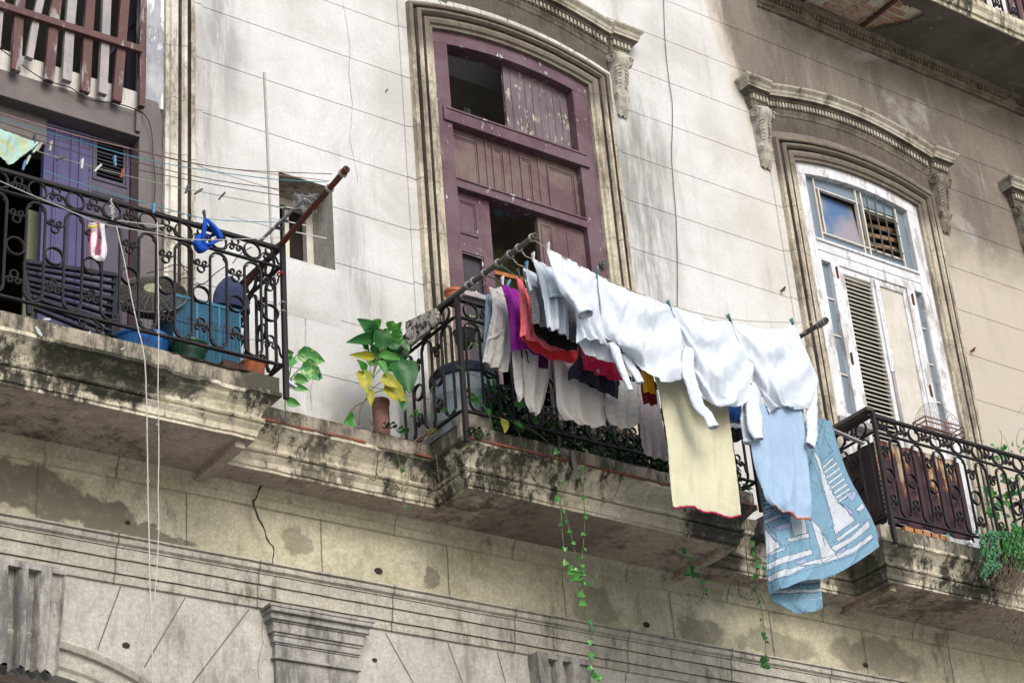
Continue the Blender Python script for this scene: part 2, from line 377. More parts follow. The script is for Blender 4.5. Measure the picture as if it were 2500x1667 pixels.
def make_wall():
    b = MB(); ops = [(c-.70, c+.70, 6.5, 10.30) for c in (C1, C2, C3, C4)] + [(5.385, 5.772, 8.06, 8.665)]
    zs = [6.55] + WZ
    for i in range(len(zs)-1):
        z0, z1 = zs[i]+.0026, zs[i+1]-.0026
        cuts = sorted({z0, z1} | {q for o in ops for q in (o[2], o[3]) if z0 < q < z1})
        for a, c in zip(cuts[:-1], cuts[1:]):
            x = 1.5; mid = (a+c)/2
            for o in sorted(ops):
                if o[2] < mid < o[3]:
                    b.box(x, o[0], 0, .05, a, c); x = o[1]
            b.box(x, 17, 0, .05, a, c)
    # backing sheet behind the joints, pierced by the same openings
    x = 1.5
    for o in sorted(ops):
        b.box(x, o[0], .008, .45, 6.4, 13.4); 
        b.box(o[0], o[1], .008, .45, o[3], 13.4)
        if o[2] > 6.6: b.box(o[0], o[1], .008, .45, 6.4, o[2])
        x = o[1]
    b.box(x, 17, .008, .45, 6.4, 13.4)
    return b.build('wall', M['wall'], BLD)
make_wall()

# ---- rooms behind the openings
def room(c, w=1.6, light=False):
    b = MB(); x0, x1 = c-w, c+w
    if c == C1: x0 = 2.2
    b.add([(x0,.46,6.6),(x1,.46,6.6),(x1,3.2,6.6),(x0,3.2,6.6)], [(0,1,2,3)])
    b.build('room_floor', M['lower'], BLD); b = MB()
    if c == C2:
        b.add([(x0,3.15,9.3),(x1,3.15,9.3),(x1,3.15,10.6),(x0,3.15,10.6)], [(0,1,2,3)]); b.add([(x0+.02,.46,9.3),(x0+.02,3.2,9.3),(x0+.02,3.2,10.6),(x0+.02,.46,10.6)], [(0,1,2,3)]); b.add([(x1-.02,.46,9.3),(x1-.02,3.2,9.3),(x1-.02,3.2,10.6),(x1-.02,.46,10.6)], [(0,1,2,3)]); b.build('room_bounce_wall', M['ceiling'], BLD); b = MB()  # pale upper walls added to bounce light onto the ceiling
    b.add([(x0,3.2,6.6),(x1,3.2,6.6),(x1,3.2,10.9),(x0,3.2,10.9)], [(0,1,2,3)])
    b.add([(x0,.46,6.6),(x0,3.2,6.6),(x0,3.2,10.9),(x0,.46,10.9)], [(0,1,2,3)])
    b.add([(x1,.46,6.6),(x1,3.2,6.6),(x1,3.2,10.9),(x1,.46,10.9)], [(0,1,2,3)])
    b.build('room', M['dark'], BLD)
    b = MB(); b.box(x0, x1, .46, 3.2, 10.55, 10.6); b.build('room_ceiling', M['ceiling'], BLD)
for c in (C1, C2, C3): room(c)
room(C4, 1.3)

# ---- window surrounds: profile (distance outwards from the opening, depth, groove?)
SP = [(0,.12),(0,-.03),(.022,-.032),(.030,-.048),(.052,-.056),(.074,-.05),(.080,-.012),(.094,-.012),(.098,-.05),(.110,-.068),(.124,-.07),(.136,-.056),(.140,-.014),(.160,-.014),(.163,-.05),(.172,-.056),(.192,-.05),(.200,-.012),(.262,-.010),(.266,.004)]
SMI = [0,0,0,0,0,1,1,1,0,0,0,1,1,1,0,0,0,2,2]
SW, SR, STOP = .68, 2.76, 10.313
def arc_z(x, d): return STOP-SR + math.sqrt((SR+d)**2-x*x)
def surround_pts(c, d, n=28, z0=6.8):
    w = SW+d; zc = arc_z(w, d); pts = []
    for k in range(12): pts.append((c-w, z0+(zc-z0)*k/12))
    for k in range(n+1):
        x = -w+2*w*k/n; pts.append((c+x, arc_z(x, d)))
    for k in range(11, -1, -1): pts.append((c+w, z0+(zc-z0)*k/12))
    return pts
def surround(c):
    b = MB(); cols = [surround_pts(c, d) for d, y in SP]; n = len(cols[0])
    rings = []
    for i in range(n):
        j = .0025*nz(i*1.7, c)
        rings.append([(cols[k][i][0], SP[k][1]+j, cols[k][i][1]) for k in range(len(SP))])
    # side mouldings are plaster coloured outside, stone inside, sooty in the grooves
    b.loft(rings, mis=SMI)
    # joints between the stones
    b.mi = 3
    def strip(path_pt, h):
        seq = [path_pt(d) for d, y in SP[1:]]
        wob = [0]*len(seq)
        r0 = []; r1 = []; r2 = []
        for k, ((x, z, tx, tz), (d, y)) in enumerate(zip(seq, SP[1:])):
            wv = .006*math.sin(d*60+path_pt(0)[1]*9)
            r0.append((x+tx*(wv-h), y-.0012, z+tz*(wv-h))); r1.append((x+tx*(wv+h), y-.0012, z+tz*(wv+h)))
        b.loft([r0, r1])
    for z in WZ[1:9]:
        for sgn in (-1, 1):
            zz = z+rnd.uniform(-.01,.01); strip(lambda d, sgn=sgn, zz=zz: (c+sgn*(SW+d), zz, 0, 1), .0022)
    for k in range(1, 14):
        a = -.90+1.8*k/14
        def pp(d, a=a):
            w = SW+d; x = a*w*.99; z = arc_z(x, d); t = Vector((1, 0, -x/(SR+d))).normalized(); return (c+x, z, t.x, t.z)
        strip(pp, .0022)
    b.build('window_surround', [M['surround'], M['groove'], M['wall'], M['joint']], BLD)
for c in (C1, C2, C3, C4): surround(c)

# ---- hood moulds
HP = [(.000,0),(.014,.004),(.020,.03),(.028,.046),(.028,.062),(.036,.066),(.036,.118),(.050,.122),(.056,.14),(.086,.146),(.088,.166),(.094,.172),(.100,.196),(.118,.214),(.124,.222),(.124,.236),(0,.240)]
def hood_z(x, arch=.135):
    a = abs(x)
    if a > .93: return 10.585
    t = a/.93
    return 10.585 + arch*(1-t*t)**1.15
def hood(c, left=True, right=True, mats=None, sooty=True):
    b = MB(); xs = []
    x0, x1 = -1.10, 1.10
    N = 66
    def proj(x): return .028 if abs(x) > .905 else 0.0
    # left return, front, right return
    rings = []
    xlist = [-.91+1.82*k/N for k in range(N+1)]
    seq = [(-1.10, 'r')] if left else []
    def ring(x, extra, z, ddx=0, y=None):
        return [(c+x+(p*ddx), (-(p+extra) if y is None else y), z+h) for p, h in HP]
    if left:
        rings.append(ring(-1.06, .0, hood_z(-1.1), -1, .02)); rings.append([(c-1.06-p, -(p+.028), hood_z(-1.1)+h) for p, h in HP]); rings.append(ring(-.915, .028, hood_z(-.94)))
    for x in xlist:
        z = hood_z(x)+.0015*nz(x*20, c); rings.append(ring(x, 0.0, z))
    if right:
        rings.append(ring(.915, .028, hood_z(.94))); rings.append([(c+1.06+p, -(p+.028), hood_z(1.1)+h) for p, h in HP]); rings.append(ring(1.06, .0, hood_z(1.1), 1, .02))
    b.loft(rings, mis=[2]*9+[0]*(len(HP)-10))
    # dentils
    x = -1.075 if left else -.9
    while x < 1.08:
        z = hood_z(x+.009); e = proj(x+.009)
        if abs(abs(x+.009)-.91) > .012 and not (x > .89 and not right):
            b.add([(c+xx, yy, zz+hood_z(xx)) for zz in (.070,.112) for yy in (-.034-e,-.052-e) for xx in (x, x+.019)],
                  [(0,1,3,2),(4,6,7,5),(0,4,5,1),(2,3,7,6),(0,2,6,4),(1,5,7,3)], 1)
        x += .034
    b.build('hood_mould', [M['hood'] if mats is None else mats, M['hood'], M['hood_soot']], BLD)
    # plain panel between the surround and the hood
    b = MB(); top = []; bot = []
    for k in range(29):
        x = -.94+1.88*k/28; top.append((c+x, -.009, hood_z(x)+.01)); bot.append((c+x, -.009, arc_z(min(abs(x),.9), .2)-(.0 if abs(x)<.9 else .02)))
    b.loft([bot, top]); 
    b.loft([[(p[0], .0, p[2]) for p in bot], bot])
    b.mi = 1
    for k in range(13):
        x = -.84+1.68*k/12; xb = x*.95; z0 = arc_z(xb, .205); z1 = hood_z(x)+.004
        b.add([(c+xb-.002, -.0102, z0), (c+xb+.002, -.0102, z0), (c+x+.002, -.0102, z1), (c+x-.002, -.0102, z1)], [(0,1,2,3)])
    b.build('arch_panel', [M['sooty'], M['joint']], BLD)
def console(x, z1, mt, h=.53):
    """scroll bracket: volute on top, leaf, narrow shaft and a small pendant below"""
    b = MB(); w = .082
    prof = []
    # side outline (projection, z below top)
    out = [(.028,0),(.105,-.004),(.118,-.03),(.122,-.06),(.114,-.095),(.092,-.12),(.078,-.15),(.074,-.19),(.068,-.24),(.058,-.29),(.050,-.335),(.056,-.355),(.064,-.375),(.058,-.40),(.044,-.42),(.050,-.445),(.046,-.47),(.028,-.495),(.016,-.53)]
    rings = []
    for (p, dz) in out:
        t = -dz/.53; ww = w*(1.0-.42*t) if t < .65 else w*(.72-.25*(t-.65))
        if .33 < -dz < .40: ww *= 1.12
        rg = []
        for k in range(13):
            a = k/12*2-1
            # three raised ribs / leaf lobes across the face
            rib = .010*math.cos(a*math.pi*2.5)*(1 if t > .15 else .4)
            e = (1-abs(a)**6)
            rg.append((x+a*ww, -(p*e*.98+.004+rib*e), z1+dz+.008*math.sin(a*7+t*20)*t))
        rings.append(rg)
    b.loft(rings)
    back = [[(r[0][0], .01, r[0][2]), r[0]] for r in rings]; b.loft(back)
    back = [[r[-1], (r[-1][0], .01, r[-1][2])] for r in rings]; b.loft(back)
    for sx in (-1, 1):                                # volutes on both sides
        for (cz, rr) in ((-.06, .05), (-.375, .026)):
            pts = [(x+sx*(w+.002)*(1 if rr > .04 else .66), -(.066 if rr > .04 else .036)+(rr*(1-k/34))*math.cos(k*.42)*-1, z1+cz+(rr*(1-k/34))*math.sin(k*.42)) for k in range(26)]
            b.tube(pts, .009 if rr > .04 else .006, 6)
    for k in range(7):                                # acanthus lobes
        t = k/6; zz = z1-.11-.17*t
        for sx in (-1, 1):
            b.tube([(x+sx*.012, -.086+.03*t, zz), (x+sx*.045, -.084+.03*t, zz-.012), (x+sx*(.068-.02*t), -.062+.02*t, zz-.04)], [.011,.013,.006], 6)
    o = b.build('console_bracket', mt, BLD, smooth=True)
    t = bpy.data.textures.get('stone_erosion') or bpy.data.textures.new('stone_erosion', 'CLOUDS'); t.noise_scale = .03; t.noise_depth = 2
    d = o.modifiers.new('sub', 'SUBSURF'); d.levels = d.render_levels = 1
    d = o.modifiers.new('erosion', 'DISPLACE'); d.texture = t; d.strength = .014; d.texture_coords = 'GLOBAL'
hood(C2); hood(C3); hood(C4)
for c in (C2, C3, C4):
    for s in ((1,) if c == C2 else (-1, 1)):
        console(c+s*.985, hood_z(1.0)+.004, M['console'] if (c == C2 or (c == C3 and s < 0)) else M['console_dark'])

# ---- small deep-set window
def niche():
    x0, x1, z0, z1 = 5.385, 5.772, 8.06, 8.665
    x0 += .003; x1 -= .003; z0 += .003; z1 -= .003
    b = MB()
    b.add([(x0,.006,z0),(x0,.34,z0),(x0,.34,z1),(x0,.006,z1)], [(0,1,2,3)], 0)
    b.add([(x1,.006,z0),(x1,.34,z0),(x1,.34,z1),(x1,.006,z1)], [(0,1,2,3)], 0)
    b.add([(x0,.006,z1),(x1,.006,z1),(x1,.34,z1),(x0,.34,z1)], [(0,1,2,3)], 1)
    b.add([(x0,.006,z0),(x1,.006,z0),(x1,.34,z0),(x0,.34,z0)], [(0,1,2,3)], 0)
    b.build('window_reveal', [M['lower'], M['soffit']], BLD)
    b = MB(); b.box(x0+.002, x0+.05, .24, .29, z0, z1); b.box(x1-.05, x1-.002, .24, .29, z0, z1); b.box(x0+.05, x1-.05, .24, .29, z1-.05, z1-.002); b.box(x0+.18, x0+.21, .25, .28, z0, z1-.05)
    f = b.build('small_window', M['shutter'], BLD)
    b = MB(); b.box(x0+.05, x1-.05, .30, .33, z0, z1-.05); b.build('pane', M['dark'], f)
    b = MB()      # bulged render patch below the opening
    rings = []
    for i in range(13):
        rg = []
        for k in range(15):
            u, v = k/14, i/12
            e = min(1, 6*min(u, 1-u))*min(1, 5*min(v, 1-v))
            rg.append((5.33+.47*u+.02*nz(v*3, 4), -.001-.017*e-.004*nz(u*5, v*5)*e, 7.66+.39*v+.01*nz(u*4, 1)))
        rings.append(rg)
    b.loft(rings); b.build('render_patch', M['wall'], BLD, smooth=True)
niche()

# ---- cornice, balconies
CP = [(0,6.445),(0,6.462),(.010,6.466),(.016,6.498),(.034,6.520),(.040,6.530),(.022,6.535),(.022,6.541),(.038,6.546),(.044,6.556),(.038,6.566),(.026,6.570),(.028,6.585),(.040,6.615),(.066,6.645),(.092,6.672),(.106,6.682),(.112,6.684),(.112,6.706),(.100,6.710),(.100,6.800)]
def sweep_path(path, prof, mis, name, mats, top=True, step=.025, chip=0.0, seed=0, parent=None, soff=None):
    """mitred sweep of a cornice profile along an axis-parallel outline (outside on the right of travel for left-to-right fronts)"""
    P = [Vector((p[0], p[1], 0)) for p in path]; n = len(P)
    def outn(a, b): d = (b-a).normalized(); return Vector((d.y, -d.x, 0))
    rings = []
    for i in range(n-1):
        a, b2 = P[i], P[i+1]; nn = outn(a, b2)
        na = outn(P[i-1], a) if i > 0 else None; nb = outn(b2, P[i+2]) if i < n-2 else None
        L = (b2-a).length; k = max(1, int(L/step))
        for j in range(k+(1 if i == n-2 else 0)):
            t = j/k; q = a.lerp(b2, t); rg = []
            for idx, (o, z) in enumerate(prof):
                off = nn*o
                if na is not None and j == 0: off = nn*o + na*o
                elif na is not None or nb is not None:
                    # keep the run between mitres
                    pa = a + nn*o + (na*o if na is not None else Vector()); pb = b2 + nn*o + (nb*o if nb is not None else Vector())
                    off = pa.lerp(pb, t) - q
                if j == k and nb is None: off = nn*o
                w = q+off
                jit = .0035*nz(w.x*9+seed, z*14, w.y*9) + .002*nz(w.x*40, z*40, w.y*40+seed)
                if chip and idx >= 15:
                    cc = nz(w.x*4+seed, w.y*4, 2.2)+.5*nz(w.x*15+seed, w.y*15, 5.)
                    if cc > .12: jit -= chip*min(1, (cc-.12)*4)
                w = w+nn*jit; rg.append((w.x, w.y, z+jit*.6))
            rings.append(rg)
    b = MB(); b.loft(rings, mis=mis)
    xs = [p[0] for p in path]; 
    return b, rings
def slab(name, path, prof=CP, tile=False, chip=0.0, seed=0, label=None):
    mis = [0]*(len(prof)-1); mis[-1] = 1; mis[-2] = 1; mis[6] = 3; mis[10] = 3  # recess faces take the darker groove material
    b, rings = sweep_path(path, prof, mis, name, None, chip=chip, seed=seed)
    # soffit and top
    x0 = min(path[0][0], path[-1][0]); 
    lo = [(p[0], p[1], prof[0][1]+.001) for p in path]; n = len(lo)
    if n == 4:
        b.add(lo, [(0,1,2,3)], 2)
        d = prof[-1][0]; b.add([(lo[0][0]-d, .05, 6.80), (lo[1][0]-d, lo[1][1]-d, 6.80), (lo[2][0]+d, lo[2][1]-d, 6.80), (lo[3][0]+d, .05, 6.80)], [(0,1,2,3)], 1)
    else:
        b.add([lo[0], lo[1], (lo[1][0], .05, lo[1][2]), (lo[0][0], .05, lo[0][2])], [(0,1,2,3)], 2)
        d = prof[-1][0]; b.add([(lo[0][0], lo[0][1]-d, 6.797), (lo[1][0], lo[1][1]-d, 6.797), (lo[1][0], .05, 6.797), (lo[0][0], .05, 6.797)], [(0,1,2,3)], 1)
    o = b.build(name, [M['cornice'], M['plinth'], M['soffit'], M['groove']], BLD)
    if label: o['label'] = label
    return o
BY, LY = -.57, -.25
LB = (2.75, 4.865); MBX = (6.255, 8.30); RB = (9.62, 11.75)
slab('balcony_slab', [(LB[0],.05),(LB[0],BY),(LB[1],BY),(LB[1],.05)], chip=.02, seed=3)
slab('balcony_slab', [(MBX[0],.05),(MBX[0],BY),(MBX[1],BY),(MBX[1],.05)], chip=.006, seed=11)
slab('balcony_slab', [(RB[0],.05),(RB[0],BY),(RB[1],BY),(RB[1],.05)], chip=.008, seed=17)
LP = [(o, z-.001) for o, z in CP]
slab('ledge_cornice', [(4.85,LY),(MBX[0]+.03,LY)], LP, seed=23, chip=.004)
slab('ledge_cornice', [(8.28,LY),(9.65,LY)], LP, seed=29)
# thin red tiles showing at the lip of the ledge and the middle balcony
def tiles():
    b = MB()
    def run(x0, x1, y, zz=6.699, ax='x', s=0):
        x = x0
        while x < x1:
            w = min(rnd.uniform(.14,.2), x1-x); j = rnd.uniform(-.003,.004)
            if rnd.random() > .12:
                if ax == 'x': b.box(x+.002, x+w-.002, y-.121+j, y+.05, zz+j, zz+.012+j)
                else: b.box(y-.121+j if s < 0 else y+.05, y-.05 if s < 0 else y+.121+j, x+.002, x+w-.002, zz+j, zz+.012+j)
            x += w
    run(4.99, 6.17, LY); b.build('tile_edge', M['tile'], BLD)
    b = MB(); run(6.19, 8.40, BY); b.build('tile_edge', M['tile'], BLD)
    b = MB(); run(-.64, -.36, MBX[0], ax='y', s=-1); b.build('tile_edge', M['tile'], BLD)
tiles()
# low mossy parapet course on the ledge
def soffit_beams():
    for x in (4.80, 8.22, 9.70):
        b = MB(); b.box(x-.030, x+.030, -.53, .02, 6.405, 6.45); b.build('soffit_beam', M['soffit'], BLD, bevel=.004)
soffit_beams()

# ---- entablature below the balconies
def band(name, prof, mat, x0=1.8, x1=15, joints=(), mis=None, jw=.0025, seed=0, amp=1.0):
    b = MB(); rings = []; n = int((x1-x0)/.04)
    for i in range(n+1):
        x = x0+(x1-x0)*i/n
        rings.append([(x, y+amp*(.003*nz(x*7+seed, z*20)+.0015*nz(x*40, z*60)), z+amp*(.002*nz(x*5, z*9+seed))) for y, z in prof])
    b.loft(rings, mis=mis)
    if joints:
        b.mi = len(mat)
        for jx in joints:
            r0 = []; r1 = []
            for k in range(len(prof)-1):
                (ya, za_), (yb, zb) = prof[k], prof[k+1]
                for t in (0, .25, .5, .75) + ((1,) if k == len(prof)-2 else ()):
                    y = ya+(yb-ya)*t; z = za_+(zb-za_)*t; w = .006*nz(jx*9, z*14)
                    r0.append((jx+w-jw, y-.005, z)); r1.append((jx+w+jw, y-.005, z))
            b.loft([r0, r1])
    return b.build(name, list(mat)+[M['joint']], BLD)
jx = [za(7,250,100).x, za(7,1262,300).x, za(7,2180,500).x, za(8,725,800).x, za(8,1512,900).x, za(8,2240,1000).x, za(9,600,1150).x, za(9,1240,1300).x, za(9,1830,1400).x]
jx2 = [za(7,775,110).x, za(8,345,450).x, za(8,1150,600).x, za(8,1920,760).x, za(9,290,930).x, za(9,940,1080).x, za(9,1550,1180).x]
jx3 = [za(7,775,640).x, za(7,1745,800).x, za(8,335,1000).x, za(8,1165,1120).x, za(8,1940,1300).x, za(9,325,1440).x, za(9,995,1500).x, 3.2, 2.6]
band('crown_fascia', [(.02,6.446),(-.075,6.446),(-.072,6.436),(-.050,6.415),(-.047,6.392),(-.036,6.386),(-.034,6.340),(-.018,6.334)], [M['frieze']], joints=jx2, seed=2)
band('frieze', [(-.018,6.336),(-.018,6.005)], [M['frieze']], joints=jx, seed=5)
band('string_course', [(-.016,6.012),(-.060,6.004),(-.066,5.992),(-.050,5.988),(-.058,5.975),(-.056,5.955),(-.040,5.944),(-.040,5.936),(-.034,5.934),(-.034,5.874),(-.024,5.870),(-.024,5.796),(-.014,5.792),(-.014,5.744),(.004,5.738)], [M['string'], M['groove']], joints=jx3, jw=.003, seed=8,
     mis=[0,0,0,0,0,0,0,1,0,1,0,1,0,0])  # faces under the steps take the darker groove material
def lower_wall():
    b = MB(); AX = (3.82, 7.205, 10.59)
    xs = [1.8+i*.04 for i in range(0, 331)]
    top = []; bot = []
    for x in xs:
        z = 4.4
        for a in AX:
            if abs(x-a) < 1.17: z = 4.285+.92*math.sqrt(max(0, 1-((x-a)/1.17)**2))
        bot.append((x, 0, z)); top.append((x, 0, 5.75))
    b.loft([bot, top]); lowb = b
    b = MB(); b.add([(1.8,.9,4.2),(15,.9,4.2),(15,.9,5.7),(1.8,.9,5.7)], [(0,1,2,3)]); b.add([(1.8,0.01,5.3),(15,0.01,5.3),(15,.9,5.3),(1.8,.9,5.3)], [(0,1,2,3)]); b.build('arcade_shadow_wall', M['soffit'], BLD)
    for a in AX[:2]:
        b = MB(); rings = []
        pr = [(1.17,.92,.12),(1.17,.92,-.012),(1.20,.95,-.016),(1.215,.965,-.03),(1.25,1.00,-.034),(1.255,1.005,-.02),(1.30,1.05,-.024),(1.305,1.055,-.045),(1.335,1.085,-.058),(1.35,1.10,-.05),(1.355,1.105,.002)]
        for k in range(49):
            t = math.pi*(.04+.92*k/48); rings.append([(a-rx*math.cos(t), y+.002*nz(k, rx*9), 4.285+rz*math.sin(t)) for rx, rz, y in pr])
        b.loft(rings); b.build('arch_moulding', M['string'], BLD)
        # keystone, fluted
        b = MB(); w1, w0 = .195, .165; n = 36
        rings = []
        for z, w in ((5.735, w1), (5.70, w1), (5.698, w1), (5.42, (w0+w1)/2), (5.17, w0), (5.155, w0)):
            rg = []
            for k in range(n+1):
                u = k/n*2-1; f = 0
                if z < 5.699:
                    for gc in (-.42, .14): 
                        dd = abs(u-gc)
                        if dd < .16: f = .05*min(1, (.16-dd)/.06)
                    if u > .66: f = .02
                    if abs(abs(u)-1) < .001: f = 0
                zz = z + (.03*abs(math.sin(u*math.pi*2.2)) if z < 5.16 else 0)
                rg.append((a+u*w, -.10+f, zz))
            rings.append(rg)
        b.loft(rings)
        for r0 in (0, n): b.loft([[rg[r0], (rg[r0][0], .01, rg[r0][2])] for rg in rings])
        b.loft([[rings[-1][k], (rings[-1][k][0], .01, rings[-1][k][2])] for k in range(n+1)])
        b.build('keystone', M['key'], BLD)
    # capital of the pilaster between the arches
    b = MB(); c = 5.535
    steps = [(.335,-.115,5.742,5.725),(.325,-.11,5.725,5.700),(.315,-.088,5.700,5.665),(.300,-.074,5.665,5.655),(.292,-.066,5.655,5.60),(.280,-.055,5.60,5.585),(.276,-.048,5.585,5.548),(.268,-.040,5.548,5.538),(.262,-.034,5.538,5.470),(.276,-.046,5.470,5.455),(.256,-.028,5.455,4.4)]
    for w, y, z1, z0 in steps: b.box(c-w, c+w, y, .01, z0, z1)
    b.build('pilaster_capital', M['key'], BLD, bevel=.004)
    # radiating joints
    b = lowb; b.mi = 1
    def line(p, q, w=.0035):
        p = at(*p); q = at(*q); d = (q-p).normalized(); n_ = Vector((-d.z, 0, d.x))*w
        b.add([(p.x-n_.x, -.0015, p.z-n_.z), (p.x+n_.x, -.0015, p.z+n_.z), (q.x+n_.x, -.0015, q.z+n_.z), (q.x-n_.x, -.0015, q.z-n_.z)], [(0,1,2,3)])
    for p, q in (((825,905),(665,1340)), ((1265,985),(985,1460)), ((1700,1065),(1290,1600))): line(zp(7,*p), zp(7,*q))
    for p, q in (((310,1225),(520,1600)), ((735,1290),(850,1600)), ((1075,1355),(1140,1600)), ((1955,1500),(1945,1600))): line(zp(8,*p), zp(8,*q))
    b.build('lower_wall', [M['lower'], M['joint']], BLD)
    # lumps of missing render
    for (n_, px, py, r, yo) in ((7,860,1310,.022,0),(8,250,810,.028,-.018),(9,1255,1450,.024,-.018),(8,2080,1175,.026,-.018),(7,862,480,.016,-.018),(8,235,1410,.016,0)):
        p = za(n_, px, py); b = MB()
        pts = [(p.x+r*(1+.4*nz(k, px))*math.cos(k*.7), p.z+r*.7*(1+.4*nz(k, py))*math.sin(k*.7)) for k in range(9)]
        b.prism(pts, 'y', yo-.0065, yo+.002); b.build('putlog_hole', M['crack'], BLD)
lower_wall()

# ---- cracks: thin dark gaps following hand-measured paths
def crack(pts, w=.004, y=-.002, mt='crack', wob=.008):
    P = [p if isinstance(p, Vector) else at(*p, y) for p in pts]; out = []
    for a, b_ in zip(P[:-1], P[1:]):
        n = max(2, int((b_-a).length/.02))
        for k in range(n):
            q = a.lerp(b_, k/n); out.append(q+Vector((wob*noise.noise(q*19), 0, wob*noise.noise(q*23))))
    out.append(P[-1]); b = MB(); r0 = []; r1 = []
    for i, q in enumerate(out):
        t = i/(len(out)-1); ww = w*(.35+.65*math.sin(math.pi*min(1, max(0, t*.9+.05))))*(.75+.6*noise.noise(q*31))
        d = (out[min(i+1, len(out)-1)]-out[max(i-1, 0)]); n_ = Vector((-d.z, 0, d.x)).normalized()*max(.0007, ww/2)
        r0.append(q-n_); r1.append(q+n_)
    b.loft([r0, r1]); return b.build('crack', M[mt], BLD)
crack([zp(7,1890,0),zp(7,1850,150),zp(7,1795,185),zp(7,1765,270),zp(7,1735,330),zp(7,1740,385),zp(7,1790,480),zp(7,1830,570),zp(7,1865,640),zp(7,1865,750)], .016, -.085, wob=.016)
crack([(682,1005),zp(4,1940,1390),zp(4,1905,1430),zp(4,1900,1500),zp(4,1880,1568)], .007, -.36)
crack([zp(2,20,0),zp(2,70,330),zp(2,60,500),zp(2,85,720),zp(2,65,950),zp(2,100,1100),zp(2,125,1250)], .0026)
crack([zp(4,2230,440),zp(4,2130,530),zp(4,2090,620),zp(4,2090,850)], .003); crack([zp(4,2140,1040),zp(4,2120,1130),zp(4,2130,1260)], .003)
crack([zp(7,1790,1140),zp(7,1795,1290),zp(7,1760,1450),zp(7,1765,1560)], .0025)
crack([zp(7,1860,860),zp(7,1870,920),zp(7,1885,990)], .003, -.05)
crack([zp(9,450,600),zp(9,410,800),zp(9,310,870),zp(9,265,1030)], .005, -.055)
crack([zp(2,255,0),zp(2,262,20)], .002)
crack([zp(6,2352,1230),zp(6,2300,1300)], .002)
# ================================================================ WINDOWS AND DOORS (parts of the facade)
def rect_mould(b, x0, x1, z0, z1, y, t=.010, pr=.008, mi=None):
    for k in range(2):
        o = k*t*1.5; yy = y-pr*(1-k*.5)
        b.box(x0+o, x1-o, yy, y+.004, z0+o, z0+o+t, mi); b.box(x0+o, x1-o, yy, y+.004, z1-o-t, z1-o, mi)
        b.box(x0+o, x0+o+t, yy-.001, y+.004, z0+o, z1-o, mi); b.box(x1-o-t, x1-o, yy-.001, y+.004, z0+o, z1-o, mi)
def arch_frame(c, wi, y0, y1, zb, th, mat, name, parent, label=None):
    b = MB()
    b.box(c-.682, c-wi, y0, y1, zb, arc_z(.66, -.06)-.02); b.box(c+wi, c+.682, y0, y1, zb, arc_z(.66, -.06)-.02)
    rings = []
    for k in range(31):
        x = -.684+1.368*k/30; xi = x
        zt = arc_z(min(abs(x), .68), 0)+.003; zi = arc_z(min(abs(x), .68), 0)-th
        rings.append([(c+x, y0-.002, zi), (c+x, y0-.002, zt), (c+x, y1, zt), (c+x, y1, zi), (c+x, y0-.002, zi)])
    b.loft(rings)
    return b.build(name, mat, parent, label=label)
def fillarch(b, c, x0, x1, z0, d, y0, y1, n=12, mi=None):       # panel whose top follows the arch, d below the crown line
    rings = []
    for k in range(n+1):
        x = x0+(x1-x0)*k/n; zt = arc_z(min(abs(x), .68), 0)-d
        rings.append([(c+x, y0, z0), (c+x, y0, zt), (c+x, y1, zt), (c+x, y1, z0), (c+x, y0, z0)])
    b.loft(rings, mi=mi)

